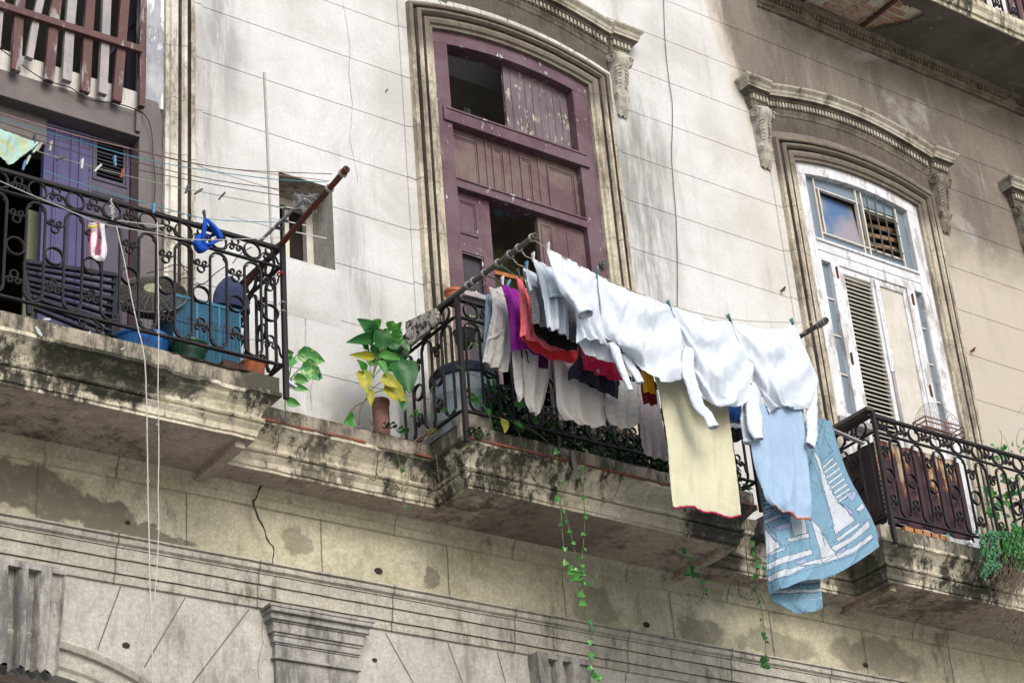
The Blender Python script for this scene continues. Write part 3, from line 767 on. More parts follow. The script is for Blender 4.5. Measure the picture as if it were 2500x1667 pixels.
def window_two():
    c = C2; f = arch_frame(c, .545, .0, .12, 6.8, .105, M['purple'], 'tall_door', BLD, 'tall maroon door with an arched top, one leaf ajar')
    X = lambda n, px, py, y: za(n, px, py, y).x
    Z = lambda n, px, py, y: za(n, px, py, y).z
    zA1, zA0 = Z(2,740,735,-.01), Z(2,740,825,-.01); zB1, zB0 = Z(2,765,1200,.0), Z(2,770,1265,.0)
    b = MB(); b.box(c-.62, c+.62, -.018, .11, zA0, zA1); b.box(c-.60, c+.60, -.026, .02, zA1-.02, zA1-.004); b.build('transom', M['purple'], f, bevel=.003)
    b = MB(); b.box(c-.548, c+.548, -.002, .10, zB0, zB1); b.box(c-.547, c+.547, -.012, .02, zB1-.016, zB1-.003); b.build('transom', M['purple'], f, bevel=.003)
    # middle band of panels
    y = .055; b = MB(); b.box(c-.547, c+.547, y, y+.03, zB1, zA0)
    zt = Z(2,950,980,y)+.03; zl = zB1+.045
    for a, d in ((750,950),(1035,1120),(1220,1305),(1400,1590)):
        x0 = X(2,a,1050,y); x1 = X(2,d,1150,y); rect_mould(b, x0, x1, zl-.03, zt-.03, y, .009, .010)
    for px in (1000, 1165, 1350): 
        x0 = X(2,px,1100,y); b.box(x0-.006, x0+.006, y-.008, y+.003, zB1+.002, zA0-.002)
    b.build('panel_band', M['purple_dusty'], f)
    # lunette: planks on the right, leaf swung inwards on the left
    y = .075; xs = X(2,1120,600,y)-c; b = MB(); k = 0; x = xs
    while x < .545:
        w = min(.062, .547-x); fillarch(b, c, x+.0015, x+w-.0015, zA1+.002, .10, y+rnd.uniform(-.002,.002), y+.02, 3); x += w
    b.build('lunette_panel', M['planks'], f, label='plank panel with flaking pale paint')
    b = MB()
    for k in range(3):
        x0 = c-.54+.012*k; y0 = .12+.075*k; b.bar((x0, y0+.037, zA1+.26), (x0, y0+.037, zA1), .07, .016, up=(1,0,0))
        b.v[-8:] = [(v[0], v[1], v[2] if v[2] < zA1+.1 else zA1+.40+.02*k) for v in b.v[-8:]]
    b.build('lunette_panel', M['planks'], f)
    g = G('faded_green_curtain'); mt = g.done(g.mix(g.noise(12, 3, .5, st=(3,1,.3)), (.10,.13,.09), (.055,.075,.05)), .95)
    for px0, px1, yy in ((855, 900, .35), (930, 1050, .45)):
        b = MB(); r0 = []; r1 = []
        for k in range(12):
            t = k/11; x0 = X(2,px0,700,yy)*(1-t)+X(2,px1,700,yy)*t; dy = .02*math.sin(t*16)
            r0.append((x0, yy+dy, zA1-.1)); r1.append((x0-.02, yy+dy, zA1+.36))
        b.loft([r0, r1]); b.build('curtain', mt, f)
    # leaves
    y = .05
    b = MB(); xl1 = X(5,1030,0,y); zo1 = Z(5,800,165,y); xo0, xo1 = X(5,800,165,y), X(5,980,205,y)
    b.box(c-.546, xo0, y, y+.04, 6.8, zB0); b.box(xo1, xl1, y, y+.04, 6.8, zB0); b.box(xo0, xo1, y+.001, y+.039, zo1, zB0)
    rect_mould(b, X(5,815,0,y), X(5,940,60,y), Z(5,830,55,y), zB0-.06, y, .008, .008)
    rect_mould(b, xo0-.006, xo1+.006, 7.3, zo1+.006, y+.002, .009, .009)
    l = b.build('door_leaf', M['purple'], f)
    b = MB(); b.box(xo0, xo1, y+.030, y+.038, 6.8, zo1); b.build('opening_shade_sheet', flat('opening_shade_colour', (.055,.05,.06), .8, .3, 9), f)  # dark sheet: shade of the lower opening put into its colour
    b = MB(); xr0 = X(5,1362,100,y); w = (c+.546-xr0)
    b.box(xr0, c+.546, y, y+.04, 6.8, zB0)
    for u in (.30, .62): b.box(xr0+w*u-.004, xr0+w*u+.004, y-.006, y+.002, 6.81, zB0-.05)
    rect_mould(b, xr0+w*.06, xr0+w*.28, 7.6, zB0-.05, y, .007, .007)
    b.build('door_leaf', M['purple_dusty'], f)
    for px, py, yy in ((1710,255,y-.01), (1790,270,-.012)):
        p = za(5,px,py,yy); b = MB(); b.tube([(p.x+.022*math.cos(a*.6), p.y-.01, p.z+.026*math.sin(a*.6)) for a in range(11)], .006, 6); b.tube([(p.x, p.y+.01, p.z), (p.x, p.y-.02, p.z)], .012, 8)
        b.build('door_ring', flat('verdigris', (.07,.12,.10), .7, .4, 40), f)
    # glimpses of the room
    p0, p1 = za(5,1035,125,.5), za(5,1375,180,.5); b = MB(); b.box(p0.x-.1, p1.x+.2, .5, .52, p0.z-.75, p0.z-.02)
    b.build('inner_wall', mat_stone('yellowish_inner_wall', (.20,.19,.10), (.13,.12,.06), (.05,.04,.02), (.55,.7), .7), f)
    p0, p1 = za(5,1050,325,.3), za(5,1290,385,.3); b = MB(); b.bar(p0, p1, .03, .03); b.build('orange_batten', flat('orange_wood', (.42,.16,.045), .7, .4, 20), f)
    g = G('bluish_white_rag'); mt = g.done((.42,.48,.56), .95)
    o = MB(); pts = [(1060,1382),(1080,1500),(1110,1440),(1150,1500),(1210,1510),(1160,1420)]; P = [za(2,a,b_,.35) for a, b_ in pts]
    r0 = []; r1 = []
    for k in range(14):
        t = k/13; a = P[0].lerp(za(2,1225,1430,.35), t); r0.append((a.x, a.y+.02*math.sin(t*18), a.z+.02)); r1.append((a.x-.01, a.y+.02*math.sin(t*18+.6), a.z-.07-.05*abs(math.sin(t*7))))
    o.loft([r0, r1]); ob = o.build('rag', mt); tag(ob, 'bluish white rag hanging in the dark gap of the maroon door', 'cloth')
window_two()

def window_three():
    c = C3; f = arch_frame(c, .56, .0, .12, 6.8, .10, M['white_frame'], 'tall_window', BLD, 'tall arched window with peeling white frame and louvred shutters')
    wf = M['white_frame']; gl = M['glass_blue']
    b = MB(); b.box(c-.562, c+.562, .002, .10, 9.47, 9.585); b.box(c-.562, c+.562, -.012, .02, 9.55, 9.572); b.box(c-.562, c+.562, .006, .09, 9.385, 9.468); b.build('transom', wf, f, bevel=.003)
    for x0, x1 in ((-.435,-.345), (.385,.475), (-.565,-.535), (.555,.565)):
        b = MB(); b.box(c+x0, c+x1, .006, .09, 6.8, 9.386); b.build('stile', wf, f, bevel=.003)
    # side lights
    for x0, x1 in ((-.535,-.435), (.475,.555)):
        b = MB(); b.box(c+x0, c+x1, .045, .051, 8.08, 9.386); p = b.build('side_light', gl, f)
        for z in (8.42, 8.75, 9.07): b = MB(); b.box(c+x0, c+x1, .034, .050, z-.006, z+.006); b.build('glazing_bar', M['shutter'], f)
        b = MB(); b.box(c+x0, c+x1, .02, .06, 6.8, 8.08); b.build('lower_panel', wf, f)
    # shutters
    def leaf(x0, x1, op, seed):
        b = MB(); b.box(c+x0, c+x0+.045, .016, .060, 6.85, 9.384); b.box(c+x1-.045, c+x1, .016, .060, 6.85, 9.384); b.box(c+x0+.045, c+x1-.045, .018, .058, 9.33, 9.384)
        lf = b.build('louvred_shutter', wf, f, bevel=.003)
        b = MB(); z = 7.2; k = 0
        while z < 9.33:
            if op: b.bar((c+x0+.044, .036, z), (c+x1-.044, .036, z+rnd.uniform(-.002,.002)), .034, .010, up=(0,-.55,1))
            else: b.bar((c+x0+.044, .034, z), (c+x1-.044, .034, z+rnd.uniform(-.0035,.0035)), .007, .046, up=(0,-.20,1))
            z += .037 if op else .038
        b.build('louvres', M['shutter'], lf)
    leaf(-.345, .035, True, 1); leaf(.037, .385, False, 2)
    b = MB(); b.box(c+.028, c+.058, .004, .02, 6.9, 8.55); b.build('bare_strip', M['grey_wood'], f)
    b = MB(); b.box(c+.02, c+.066, .002, .016, 8.552, 9.36); b.build('cover_strip', wf, f)
    for x, z in ((-.385,9.31),(-.39,8.56),(.43,9.29),(.43,8.48)):
        b = MB(); b.tube([(c+x, .0, z-.05), (c+x, .0, z+.05)], .007, 6); b.box(c+x-.012, c+x+.012, .002, .007, z-.045, z+.045); b.build('hinge', M['pole_rust'], f)
    b = MB(); b.box(c-.71, c-.36, -.075, .0, 7.93, 7.985); o = b.build('sill', M['grey_wood'], f, bevel=.006)
    # lunette
    zt = 9.587
    b = MB(); fillarch(b, c, -.56, -.44, zt, .105, .05, .056); fillarch(b, c, .455, .56, zt, .105, .05, .056); 
    rr = []
    for k in range(13):
        x = -.44+.895*k/12; rr.append([(c+x, .05, 10.085), (c+x, .05, arc_z(abs(x), 0)-.1)])
    b.loft(rr); b.add([(c-.44,.05,zt),(c+.455,.05,zt),(c+.455,.05,zt+.085),(c-.44,.05,zt+.085)], [(0,1,2,3)])
    b.build('border_panes', gl, f)
    g = G('tilted_pane_reflection'); n = g.noise(2.2, 2, .4, dist=.6); mt = g.done(g.mix(g.rng(n, .42, .56), (.07,.13,.24), (.25,.23,.26)), .28, spec=.4)  # sky reflection put into the pane colour, blue with pinkish areas
    b = MB(); b.add([(c-.40,.03,zt+.09),(c+.02,.05,zt+.09),(c+.02,.10,10.08),(c-.40,.085,10.08)], [(0,1,2,3)]); b.build('open_pane', mt, f)
    for (x, z0, z1) in ((-.445,zt,10.17),(-.405,zt+.085,10.085),(.015,zt,10.20),(.075,zt,10.20),(.455,zt,10.16)):
        b = MB(); b.box(c+x-.007, c+x+.007, .030, .060, z0, z1); b.build('glazing_bar', M['shutter'], f)
    for (x0, x1, z) in ((-.44,.015,10.085),(-.44,.455,zt+.085),(.075,.455,10.05)):
        b = MB(); b.box(c+x0, c+x1, .031, .058, z-.006, z+.006); b.build('glazing_bar', M['shutter'], f)
    b = MB()
    for x, zz in ((.115,10.17),(.205,10.155),(.30,10.13),(.40,10.11)): b.tube([(c+x, .012, zt+.02), (c+x, .012, zz)], .0065, 6)
    for z in (9.72, 9.88, 10.0): b.tube([(c+.09, .016, z), (c+.44, .016, z)], .005, 6)
    b.build('iron_grille', flat('green_grey_iron', (.09,.10,.095), .6, .3), f)
    b = MB(); b.box(c+.08, c+.45, .30, .32, 9.5, 10.3); 
    for k in range(7): b.bar((c+.08, .27, 9.62+.09*k), (c+.50, .10, 9.54+.09*k), .02, .035)
    b.build('inner_boards', peel('brown_boards', (.24,.13,.065), (.33,.19,.09), (.5,.38,.2), (.66,.75), 10), f)
    b = MB(); b.box(c-.56, c-.40, .2, .22, 9.75, 10.3); 
    for k in range(6): b.box(c-.56, c-.40, .185, .205, 9.78+.05*k, 9.81+.05*k)
    b.build('inner_boards', M['shutter'], f)
window_three()
def window_four():
    c = C4; f = arch_frame(c, .56, .0, .12, 6.8, .10, M['white_frame'], 'tall_window', BLD, 'tall arched window at the right, closed with old shutters')
    b = MB(); fillarch(b, c, -.56, .56, 9.56, .10, .05, .07); b.build('lunette_panel', M['shutter'], f)
    b = MB(); b.box(c-.56, c+.56, .0, .1, 9.47, 9.559); b.build('transom', M['white_frame'], f)
    for x0, x1 in ((-.56,-.003),(.003,.56)):
        b = MB(); b.box(c+x0, c+x1, .03, .06, 6.8, 9.468); z = 7.0
        while z < 9.35: b.bar((c+x0+.06, .024, z), (c+x1-.06, .024, z), .008, .040, up=(0,-.25,1)); z += .042
        b.build('louvred_shutter', M['shutter'], f)
window_four()

def window_one():
    c = C1
    X = lambda n, px, py, y: za(n, px, py, y).x
    Z = lambda n, px, py, y: za(n, px, py, y).z
    b = MB(); xj = X(1,1000,300,.0); b.box(xj, c+.682, .0, .14, 8.86, 10.3); f = b.build('balcony_doorway', peel('flaking_grey_white_paint', (.36,.37,.39), (.22,.23,.26), (.72,.71,.68), (.52,.58), 7, (1,1,.35)), BLD, label='balcony doorway with wooden balusters above worn blue doors')
    b = MB(); xj2 = X(1,950,1100,.0); rings = []
    for k in range(30):
        z = 6.8+(8.90-6.8)*k/29; w = .006*nz(z*6, 2); rings.append([(xj2, .0, z), (c+.672+w+(.0 if z < 8.8 else -.03*(z-8.8)/.1), -.004, z), (c+.684, .10, z), (xj2, .14, z), (xj2, .0, z)])
    b.loft(rings); b.build('jamb', M['taupe'], f)
    yb = .0; zb1, zb0 = Z(1,500,655,yb)-.0, Z(1,500,805,yb)+.0
    zb1 = Z(1,0,470,yb); zb0 = Z(1,0,640,yb)
    b = MB(); b.box(2.6, xj2+.01, yb, .16, zb0, zb1); b.box(2.6, xj2, yb-.012, .1, zb0-.018, zb0+.004); b.build('beam', M['taupe'], f, bevel=.004)
    b = MB(); b.box(2.6, xj, .02, .05, zb1, Z(1,0,335,.02)); b.build('white_board', M['white_board'], f)
    # wooden balusters and their rail, hanging a little crooked
    sl_ = [((105,490),(125,110),(140,-20),0,55),((197,405),(240,150),(280,-20),1,42),((330,560),(360,200),(388,-20),0,58),((452,560),(470,230),(492,-20),1,56),((578,635),(598,250),(617,-20),0,56),((697,650),(715,290),(728,-20),1,52),((795,700),(825,320),(852,-20),0,56),((965,735),(968,330),(975,-20),0,36),((-30,330),(-8,80),(5,-20),1,45)]
    for p, q, r, k, w in sl_:
        b = MB(); a, m_, t = za(1,*p,-.05), za(1,*q,-.03), za(1,*r,-.02); t = m_+(t-m_).normalized()*1.0
        ww = w*.00104; b.bar(a, m_, ww, .035, up=(0,1,0)); b.bar(m_, t, ww, .034, up=(0,1,0))
        b.build('baluster', M['grey_wood'] if k else M['brown_wood'], f, bevel=.002)
    b = MB(); b.bar(za(1,-60,20,-.062), za(1,968,345,-.062), .03, .048); b.build('rail', M['brown_wood'], f, bevel=.003)
    b = MB(); b.box(X(1,940,500,-.01)-.012, X(1,940,500,-.01)+.016, -.03, 0, Z(1,950,905,-.02), Z(1,950,740,-.02)); b.build('block', M['taupe'], f)
    # crooked inner boards high up
    b = MB(); b.bar(za(1,700,420,.35), za(1,960,130,.35), .1, .02); b.box(X(1,870,200,.3), X(1,990,200,.3), .3, .33, 8.8, 10.5)
    b.build('inner_board', flat('dark_blue_board', (.05,.05,.075), .9), f)
    # blue door, leaves
    y = .10; zd = zb0+.01
    xa, xb = X(1,365,900,y), X(1,612,950,y); xl = X(1,300,1100,y)
    b = MB(); b.box(xl, xb, y, y+.04, 6.8, zd-.0)
    b.box(xl-.5, xl-.001, y-.01, y+.03, Z(1,290,985,y-.01), zd)   # board above the dark opening
    for px in (375, 490, 545): 
        xx = X(1,px,1000,y); b.box(xx-.005, xx+.005, y-.012, y+.002, 6.81, zd-.07)
    xx0, xx1 = X(1,385,900,y), X(1,500,900,y); rect_mould(b, xx0, xx1, 6.9, Z(1,440,860,y), y, .007, .008)
    b.build('door_leaf', M['blue_door'], f, label='worn blue-violet door leaf')
    b = MB(); b.box(2.7, xl, y-.02, y+.02, Z(1,290,985,y-.02), zd-.003); b.build('grey_board', M['taupe'], f)
    xr = X(1,890,1000,y)
    v0, v1, w0, w1 = X(1,650,1000,y), X(1,860,1050,y), Z(1,650,1215,y), Z(1,650,935,y)
    b = MB(); b.box(xb+.003, v0, y+.004, y+.04, Z(1,620,1250,y), zd); b.box(v1, xr, y+.004, y+.04, w0, zd); b.box(v0, v1, y+.004, y+.04, w1, zd)
    b.build('door_leaf', M['blue_door'], f)
    b = MB(); b.box(v0, v1, y+.03, y+.035, w0-.02, w1+.01); b.build('vent_backing', M['dark'], f)
    b = MB(); rect_mould(b, v0-.012, v1+.012, w0-.012, w1+.012, y+.006, .010, .012); z = w0+.02
    while z < w1: b.bar((v0, y+.014, z), (v1, y+.014, z), .022, .004, up=(0,-.6,1)); z += .026
    b.build('vent_louvres', M['grey_door'], f)
    b = MB(); b.box(xb+.003, xr, y+.002, y+.04, 6.8, w0); rect_mould(b, xb+.03, xr-.03, 7.0, Z(1,740,1330,y), y+.002, .008, .006); b.build('door_leaf', M['grey_door'], f, label='grey lower half of the door')
    b = MB(); b.box(xr, xj2+.004, y-.02, y+.05, 6.8, zd); b.build('door_post', flat('dark_oxblood_paint', (.07,.022,.028), .6, .4, 12), f)
    b = MB(); b.box(X(4,180,100,.3), X(4,268,100,.3), .3, .32, 6.8, 8.1); b.build('inner_curtain', flat('pale_green_plaster', (.22,.23,.15), .9, .35, 5), f)
window_one()

# ================================================================ UPPER BALCONY (top right of the facade)
def atz(px, py, z): d = _ray(px, py); return CAM+d*((z-CAM.z)/d.z)
def upper_balcony():
    zs = 11.86; yf = -.66; x0 = 9.93; x1 = 15.5
    hole = [atz(*zp(3,*p), zs) for p in ((740,-60),(760,20),(850,70),(960,110),(1060,160),(1190,222),(1300,200),(1440,165),(1560,150),(1670,105),(1640,60),(1530,20),(1480,-60),(1200,-200),(900,-200))]
    def inside(x, y):
        r = False; j = len(hole)-1
        for i in range(len(hole)):
            a, b_ = hole[i], hole[j]
            if (a.y > y) != (b_.y > y) and x < (b_.x-a.x)*(y-a.y)/(b_.y-a.y)+a.x: r = not r
            j = i
        return r
    b = MB(); st = .016; nx = int((x1-x0)/st); ny = int(-yf/st)
    vs = {}; 
    def V(i, j):
        if (i, j) not in vs:
            x, y = x0+i*st, yf+j*st; vs[(i, j)] = len(b.v); b.v.append((x, y, zs+.003*nz(x*9, y*9)))
        return vs[(i, j)]
    for i in range(nx):
        for j in range(ny):
            x, y = x0+(i+.5)*st, yf+(j+.5)*st
            w = .03*nz(x*11, y*11, 3)+.015*nz(x*40, y*40)
            if inside(x+w, y+w): continue
            b.f.append((V(i,j), V(i,j+1), V(i+1,j+1), V(i+1,j))); b.m.append(0)
    g = G('sooty_soffit'); n = g.noise(2.5, 6, .7, st=(1,.6,1)); n2 = g.noise(9, 6, .75)
    c = g.mix(g.rng(n, .3, .7), (.085,.075,.058), (.15,.13,.10)); c = g.mix(g.rng(n2, .58, .7), c, (.27,.23,.17))
    smt = g.done(c, .95, n2, .6)
    o = b.build('upper_balcony_soffit', smt, BLD); sm = o.modifiers.new('s', 'SOLIDIFY'); sm.thickness = .012; sm.offset = -1
    # bricks, mortar and rusted joists laid bare
    b = MB(); b.box(x0, 12.5, yf+.01, 0, zs+.030, zs+.036); b.build('old_mortar', mat_stone('old_mortar', (.78,.73,.56), (.62,.57,.42), (.18,.15,.10), (.52,.66), .8, bs=1), BLD)
    b = MB(); y = yf+.04; k = 0
    while y < -.06:
        x = x0+(k%2)*.1
        while x < 12.2:
            j = rnd.uniform(-.006,.006); 
            if nz(x*2.3, y*3.1, 6) > -.05: b.box(x, x+.19, y, y+.052, zs+.018+j, zs+.07)
            x += .205
        y += .074; k += 1
    b.build('bare_bricks', mat_stone('bare_brick', (.50,.24,.14), (.66,.58,.42), (.14,.09,.06), (.52,.64), .8, bs=1), BLD, bevel=.006)
    for p, q in (((800,30),(960,-80)), ((1225,205),(1500,-20))):
        a, d = atz(*zp(3,*p), zs), atz(*zp(3,*q), zs); b = MB(); xx = (a.x+d.x)/2
        b.box(xx-.018, xx+.018, yf+.03, -.02, zs-.006, zs+.005); b.box(xx-.004, xx+.004, yf+.03, -.02, zs+.004, zs+.05); b.build('bare_joist', rusty('rusted_joist', (.07,.03,.022), (.16,.06,.03)), BLD)
    # slab edge
    P = [(0,11.862),(.0,11.90),(.02,11.905),(.03,11.95),(.05,11.98),(.05,12.03),(.03,12.035),(.03,12.06)]
    b = MB(); rings = []
    n = int((x1-x0)/.05)
    for i in range(n+1):
        x = x0+(x1-x0)*i/n; rings.append([(x, yf-o_+.004*nz(x*6, z*9), z+.003*nz(x*8, z)) for o_, z in P])
    b.loft(rings); b.box(x0, x0+.01, yf-.02, 0, 11.865, 12.05); b.add([(x0,yf-.03,12.06),(x1,yf-.03,12.06),(x1,0,12.06),(x0,0,12.06)], [(0,1,2,3)])
    b.build('upper_balcony_slab', M['cornice'], BLD)
    # dentilled bed mould along the wall
    P = [(.003,11.700),(-.030,11.704),(-.032,11.722),(-.050,11.732),(-.052,11.752),(-.056,11.755),(-.056,11.80),(-.085,11.806),(-.092,11.83),(-.10,11.835),(-.10,11.857)]
    b = MB(); rings = []
    for i in range(n+1):
        x = x0-.04+(x1-x0)*i/n
        rings.append([(x, y+.004*nz(x*9, z*20)+(.012 if nz(x*3.1, z*9) > .33 else 0), z+.002*nz(x*11, z)) for y, z in P])
    b.loft(rings); x = x0-.03
    while x < x1: 
        if nz(x*4, 7) < .36: b.box(x, x+.022, -.074, -.054, 11.757, 11.797)
        x += .038
    b.build('bed_mould', mat_stone('sooty_bed_mould', (.25,.22,.16), (.17,.145,.105), (.07,.06,.045), (.48,.6), .85, bs=.9), BLD)
    # a door behind the upper rail
    b = MB(); b.box(12.9, 13.55, -.01, .02, 12.06, 14); d = b.build('upper_door', M['white_board'], BLD)
    b = MB(); b.box(13.2, 13.5, -.03, -.012, 12.07, 14); b.build('shutter', M['brown_wood'], d)
upper_balcony()

# ================================================================ IRON RAILINGS
def strip2(b, pts, w=.016, t=.007, closed=False, mi=None):
    """flat iron bar bent in the x-z plane"""
    N = len(pts); rings = []
    for i, (x, z) in enumerate(pts):
        a = pts[(i-1) % N] if closed or i > 0 else pts[i]; c = pts[(i+1) % N] if closed or i < N-1 else pts[i]
        d = Vector((c[0]-a[0], c[1]-a[1])); d = d.normalized() if d.length > 1e-9 else Vector((1,0)); n = Vector((-d.y, d.x))*(t/2)
        rings.append([(x+n.x, -w/2, z+n.y), (x+n.x, w/2, z+n.y), (x-n.x, w/2, z-n.y), (x-n.x, -w/2, z-n.y)])
    if closed: rings.append(rings[0])
    b.loft(rings, closed=True, caps=not closed)
def circ(cx, cz, r, n=16, a0=0, a1=2*math.pi): return [(cx+r*math.cos(a0+(a1-a0)*k/n), cz+r*math.sin(a0+(a1-a0)*k/n)) for k in range(n+(0 if abs(a1-a0-2*math.pi) < 1e-6 else 1))]
PU = .2127
def spiral(cx, cz, r0, r1, a0, turns, n=16): return [(cx+(r0+(r1-r0)*k/n)*math.cos(a0+turns*2*math.pi*k/n), cz+(r0+(r1-r0)*k/n)*math.sin(a0+turns*2*math.pi*k/n)) for k in range(n+1)]
def proto_meshes():
    P = {}
    hw, z0, z1 = .051, 6.898, 7.488
    b = MB(); pts = circ(0, z1-hw, hw, 12, 0, math.pi) + circ(0, z0+hw, hw, 12, math.pi, 2*math.pi); strip2(b, pts, .016, .010, True); P['baluster'] = (b, (0,0))
    b = MB(); strip2(b, circ(0, 7.195, .050, 22), .020, .007, True); P['ring'] = (b, (PU/2,0))
    def tref(up, zc, arm_z, r=.015, ax=.055):
        b = MB(); s = 1 if up else -1
        strip2(b, circ(0, zc+s*.034, .0215, 14), .014, .0062, True)
        for sx in (-1, 1):
            sp = spiral(sx*.0235, zc-s*.006, .007, .0195, math.pi/2*s if sx > 0 else math.pi/2*s, -sx*s*1.1, 14)
            end = sp[-1]
            arm = [(p.x, p.y) for p in catmull([(end[0], end[1], 0), (sx*.043, zc+s*.004, 0), (sx*.053, zc-s*.014, 0), (sx*.060, arm_z*.5+(zc-s*.03)*.5, 0), (sx*(.078), arm_z, 0)], 4)]
            strip2(b, sp+arm[1:], .014, .0062)
        return b
    P['lower_scroll'] = (tref(True, 6.995, 6.925), (PU/2,0)); P['upper_scroll'] = (tref(False, 7.392, 7.462), (PU/2,0))
    b = MB(); strip2(b, circ(0, 7.568, .050, 20), .016, .007, True); P['frieze_ring'] = (b, (0,0))
    P['frieze_scroll'] = (tref(True, 7.560, 7.528), (PU/2,0))
    out = {}
    for k, (b, off) in P.items():
        o = b.build(k, M['rail'], None, origin=False, bevel=0); out[k] = (o.data, off); bpy.data.objects.remove(o)
    return out
PM = proto_meshes()
def railing(x0, x1, y, first, n, sides, label, posts, yw=0.0, side_n=3):
    """front panel from x0 to x1 with n pattern units starting at centre 'first'; sides at the x given"""
    root = empty('iron_railing', ((x0+x1)/2, y, 6.80), label, 'railing')
    def piece(name, mesh, loc, rot=0):
        o = bpy.data.objects.new(name, mesh); COL.objects.link(o); o.parent = root; o.location = Vector(loc)-root.location; o.rotation_euler = (0, 0, rot); return o
    nm = {'lower_scroll':'scroll','upper_scroll':'scroll','frieze_ring':'ring','frieze_scroll':'scroll'}
    for k in range(n+1):
        xc = first+PU*k
        for key, (me, off) in PM.items():
            if key in ('baluster','frieze_ring') and (k == n or xc > x1-.03): continue
            xx = xc-off[0]
            if xx < x0+.02 or xx > x1-.015: continue
            piece(nm.get(key, key), me, (xx, y, 0))
    for sx in sides:
        for k in range(side_n):
            for key, (me, off) in PM.items():
                yy = y+.11+PU*k+off[0]
                if yy > yw-.03: continue
                piece(nm.get(key, key), me, (sx, yy, 0), math.pi/2)
    xa, xb = x0-.001, x1+.001
    for nm_, z, h, w in (('top_rail',7.628,.022,.030),('middle_rail',7.506,.012,.022),('bottom_rail',6.884,.013,.024)):
        b = MB(); b.box(xa, xb, y-w/2, y+w/2, z-h/2, z+h/2); b.build(nm_, M['rail'], root, bevel=.003)
        for sx in sides:
            b = MB(); b.box(sx-w/2, sx+w/2, y+w/2+.001, yw, z-h/2-.0015, z+h/2-.0015); b.build(nm_, M['rail'], root, bevel=.003)
    for px in posts:
        b = MB(); b.box(px-.014, px+.014, y-.034, y-.006, 6.67, 7.645); b.build('post', M['rail'], root, bevel=.003)
    return root
RAIL1 = railing(2.86, 4.985, -.67, 4.386-PU*7, 10, [4.985], 'black iron scroll railing of the left balcony, crossed by a white rope', [4.995])
RAIL2 = railing(6.175, 8.435, -.67, 6.175+.112, 10, [6.175, 8.435], 'black iron scroll railing of the middle balcony, behind the washing', [6.180, 8.435])
RAIL3 = railing(9.62, 11.75, -.67, 9.62+.19, 10, [9.62, 11.75], 'black iron scroll railing of the right balcony, with a rusty sheet behind it', [9.622, 11.748])
# scroll foot under the left rail, sagging below the bottom bar
b = MB(); q = za(4,620,680,-.67)
strip2(b, spiral(q.x-.052+.0, q.z, .006, .026, 0, -1.2, 16)+[(q.x-.01, q.z+.045), (q.x+.02, q.z+.03)]+spiral(q.x+.045, q.z-.012, .006, .026, 0, 1.2, 16)[::-1], .014, .006)
for i in range(len(b.v)): b.v[i] = (b.v[i][0], b.v[i][1]-.67, b.v[i][2])
b.build('foot_scroll', M['rail'], RAIL1)
# upper balcony rail, top right
def upper_rail():
    root = empty('iron_railing', (13.2, -.6, 12.06), 'iron scroll railing of the upper balcony cut off by the top edge', 'railing')
    b = MB(); b.box(11.5, 15, -.62, -.59, 12.10, 12.125); b.build('bottom_rail', M['rail'], root)
    dz = 12.11-6.884
    for k in range(14):
        for key in ('baluster', 'ring', 'lower_scroll'):
            me, off = PM[key]; o = bpy.data.objects.new('scroll' if 'scroll' in key else key, me); COL.objects.link(o); o.parent = root
            o.location = Vector((11.7+PU*k-off[0], -.6, dz))-root.location
    return root
upper_rail()
# dark plank laid on the side rail of the right balcony
b = MB(); b.bar((9.60,-.70,7.662), (9.60,-.02,7.668), .075, .030); tag(b.build('wooden_plank', peel('black_old_wood', (.05,.043,.038), (.09,.08,.07), (.2,.19,.17), (.62,.75), 9, (1,.15,1)), bevel=.006), 'dark old plank laid along the side rail of the right balcony', 'plank')

# ================================================================ CLOTHES POLES
def pole(name, a, b_, r, mat, label, ties=(), n=12, tie_r=1.35, cap=True):
    root = empty('clothes_pole', a, label, 'pole')
    a = Vector(a); b_ = Vector(b_); m_ = MB(); N = 14
    pts = [a.lerp(b_, k/N)+Vector((.004*nz(k, 1), 0, .004*nz(k, 5))) for k in range(N+1)]
    m_.tube(pts, [r*(1+.06*nz(k*3, 2)) for k in range(N+1)], n); m_.build('pipe', mat, root, smooth=False)
    d = (b_-a).normalized()
    m_ = MB(); m_.tube([b_-d*.03, b_+d*.004], r*1.18, n); m_.tube([b_+d*.003, b_+d*.006], r*.75, n, mi=1); m_.build('pipe_end', [mat, M['dark']], root)
    for t in ties:
        c = a.lerp(b_, t); m_ = MB(); u = d.cross(Vector((0,0,1))).normalized(); w = d.cross(u)
        for q in (-.006, .004):
            m_.tube([c+d*q+(u*math.cos(k*.52)+w*math.sin(k*.52))*r*tie_r for k in range(12)], .0035, 5, closed=True)
        m_.build('wire_tie', flat('pale_wire', (.34,.32,.29), .6), root)
    return root
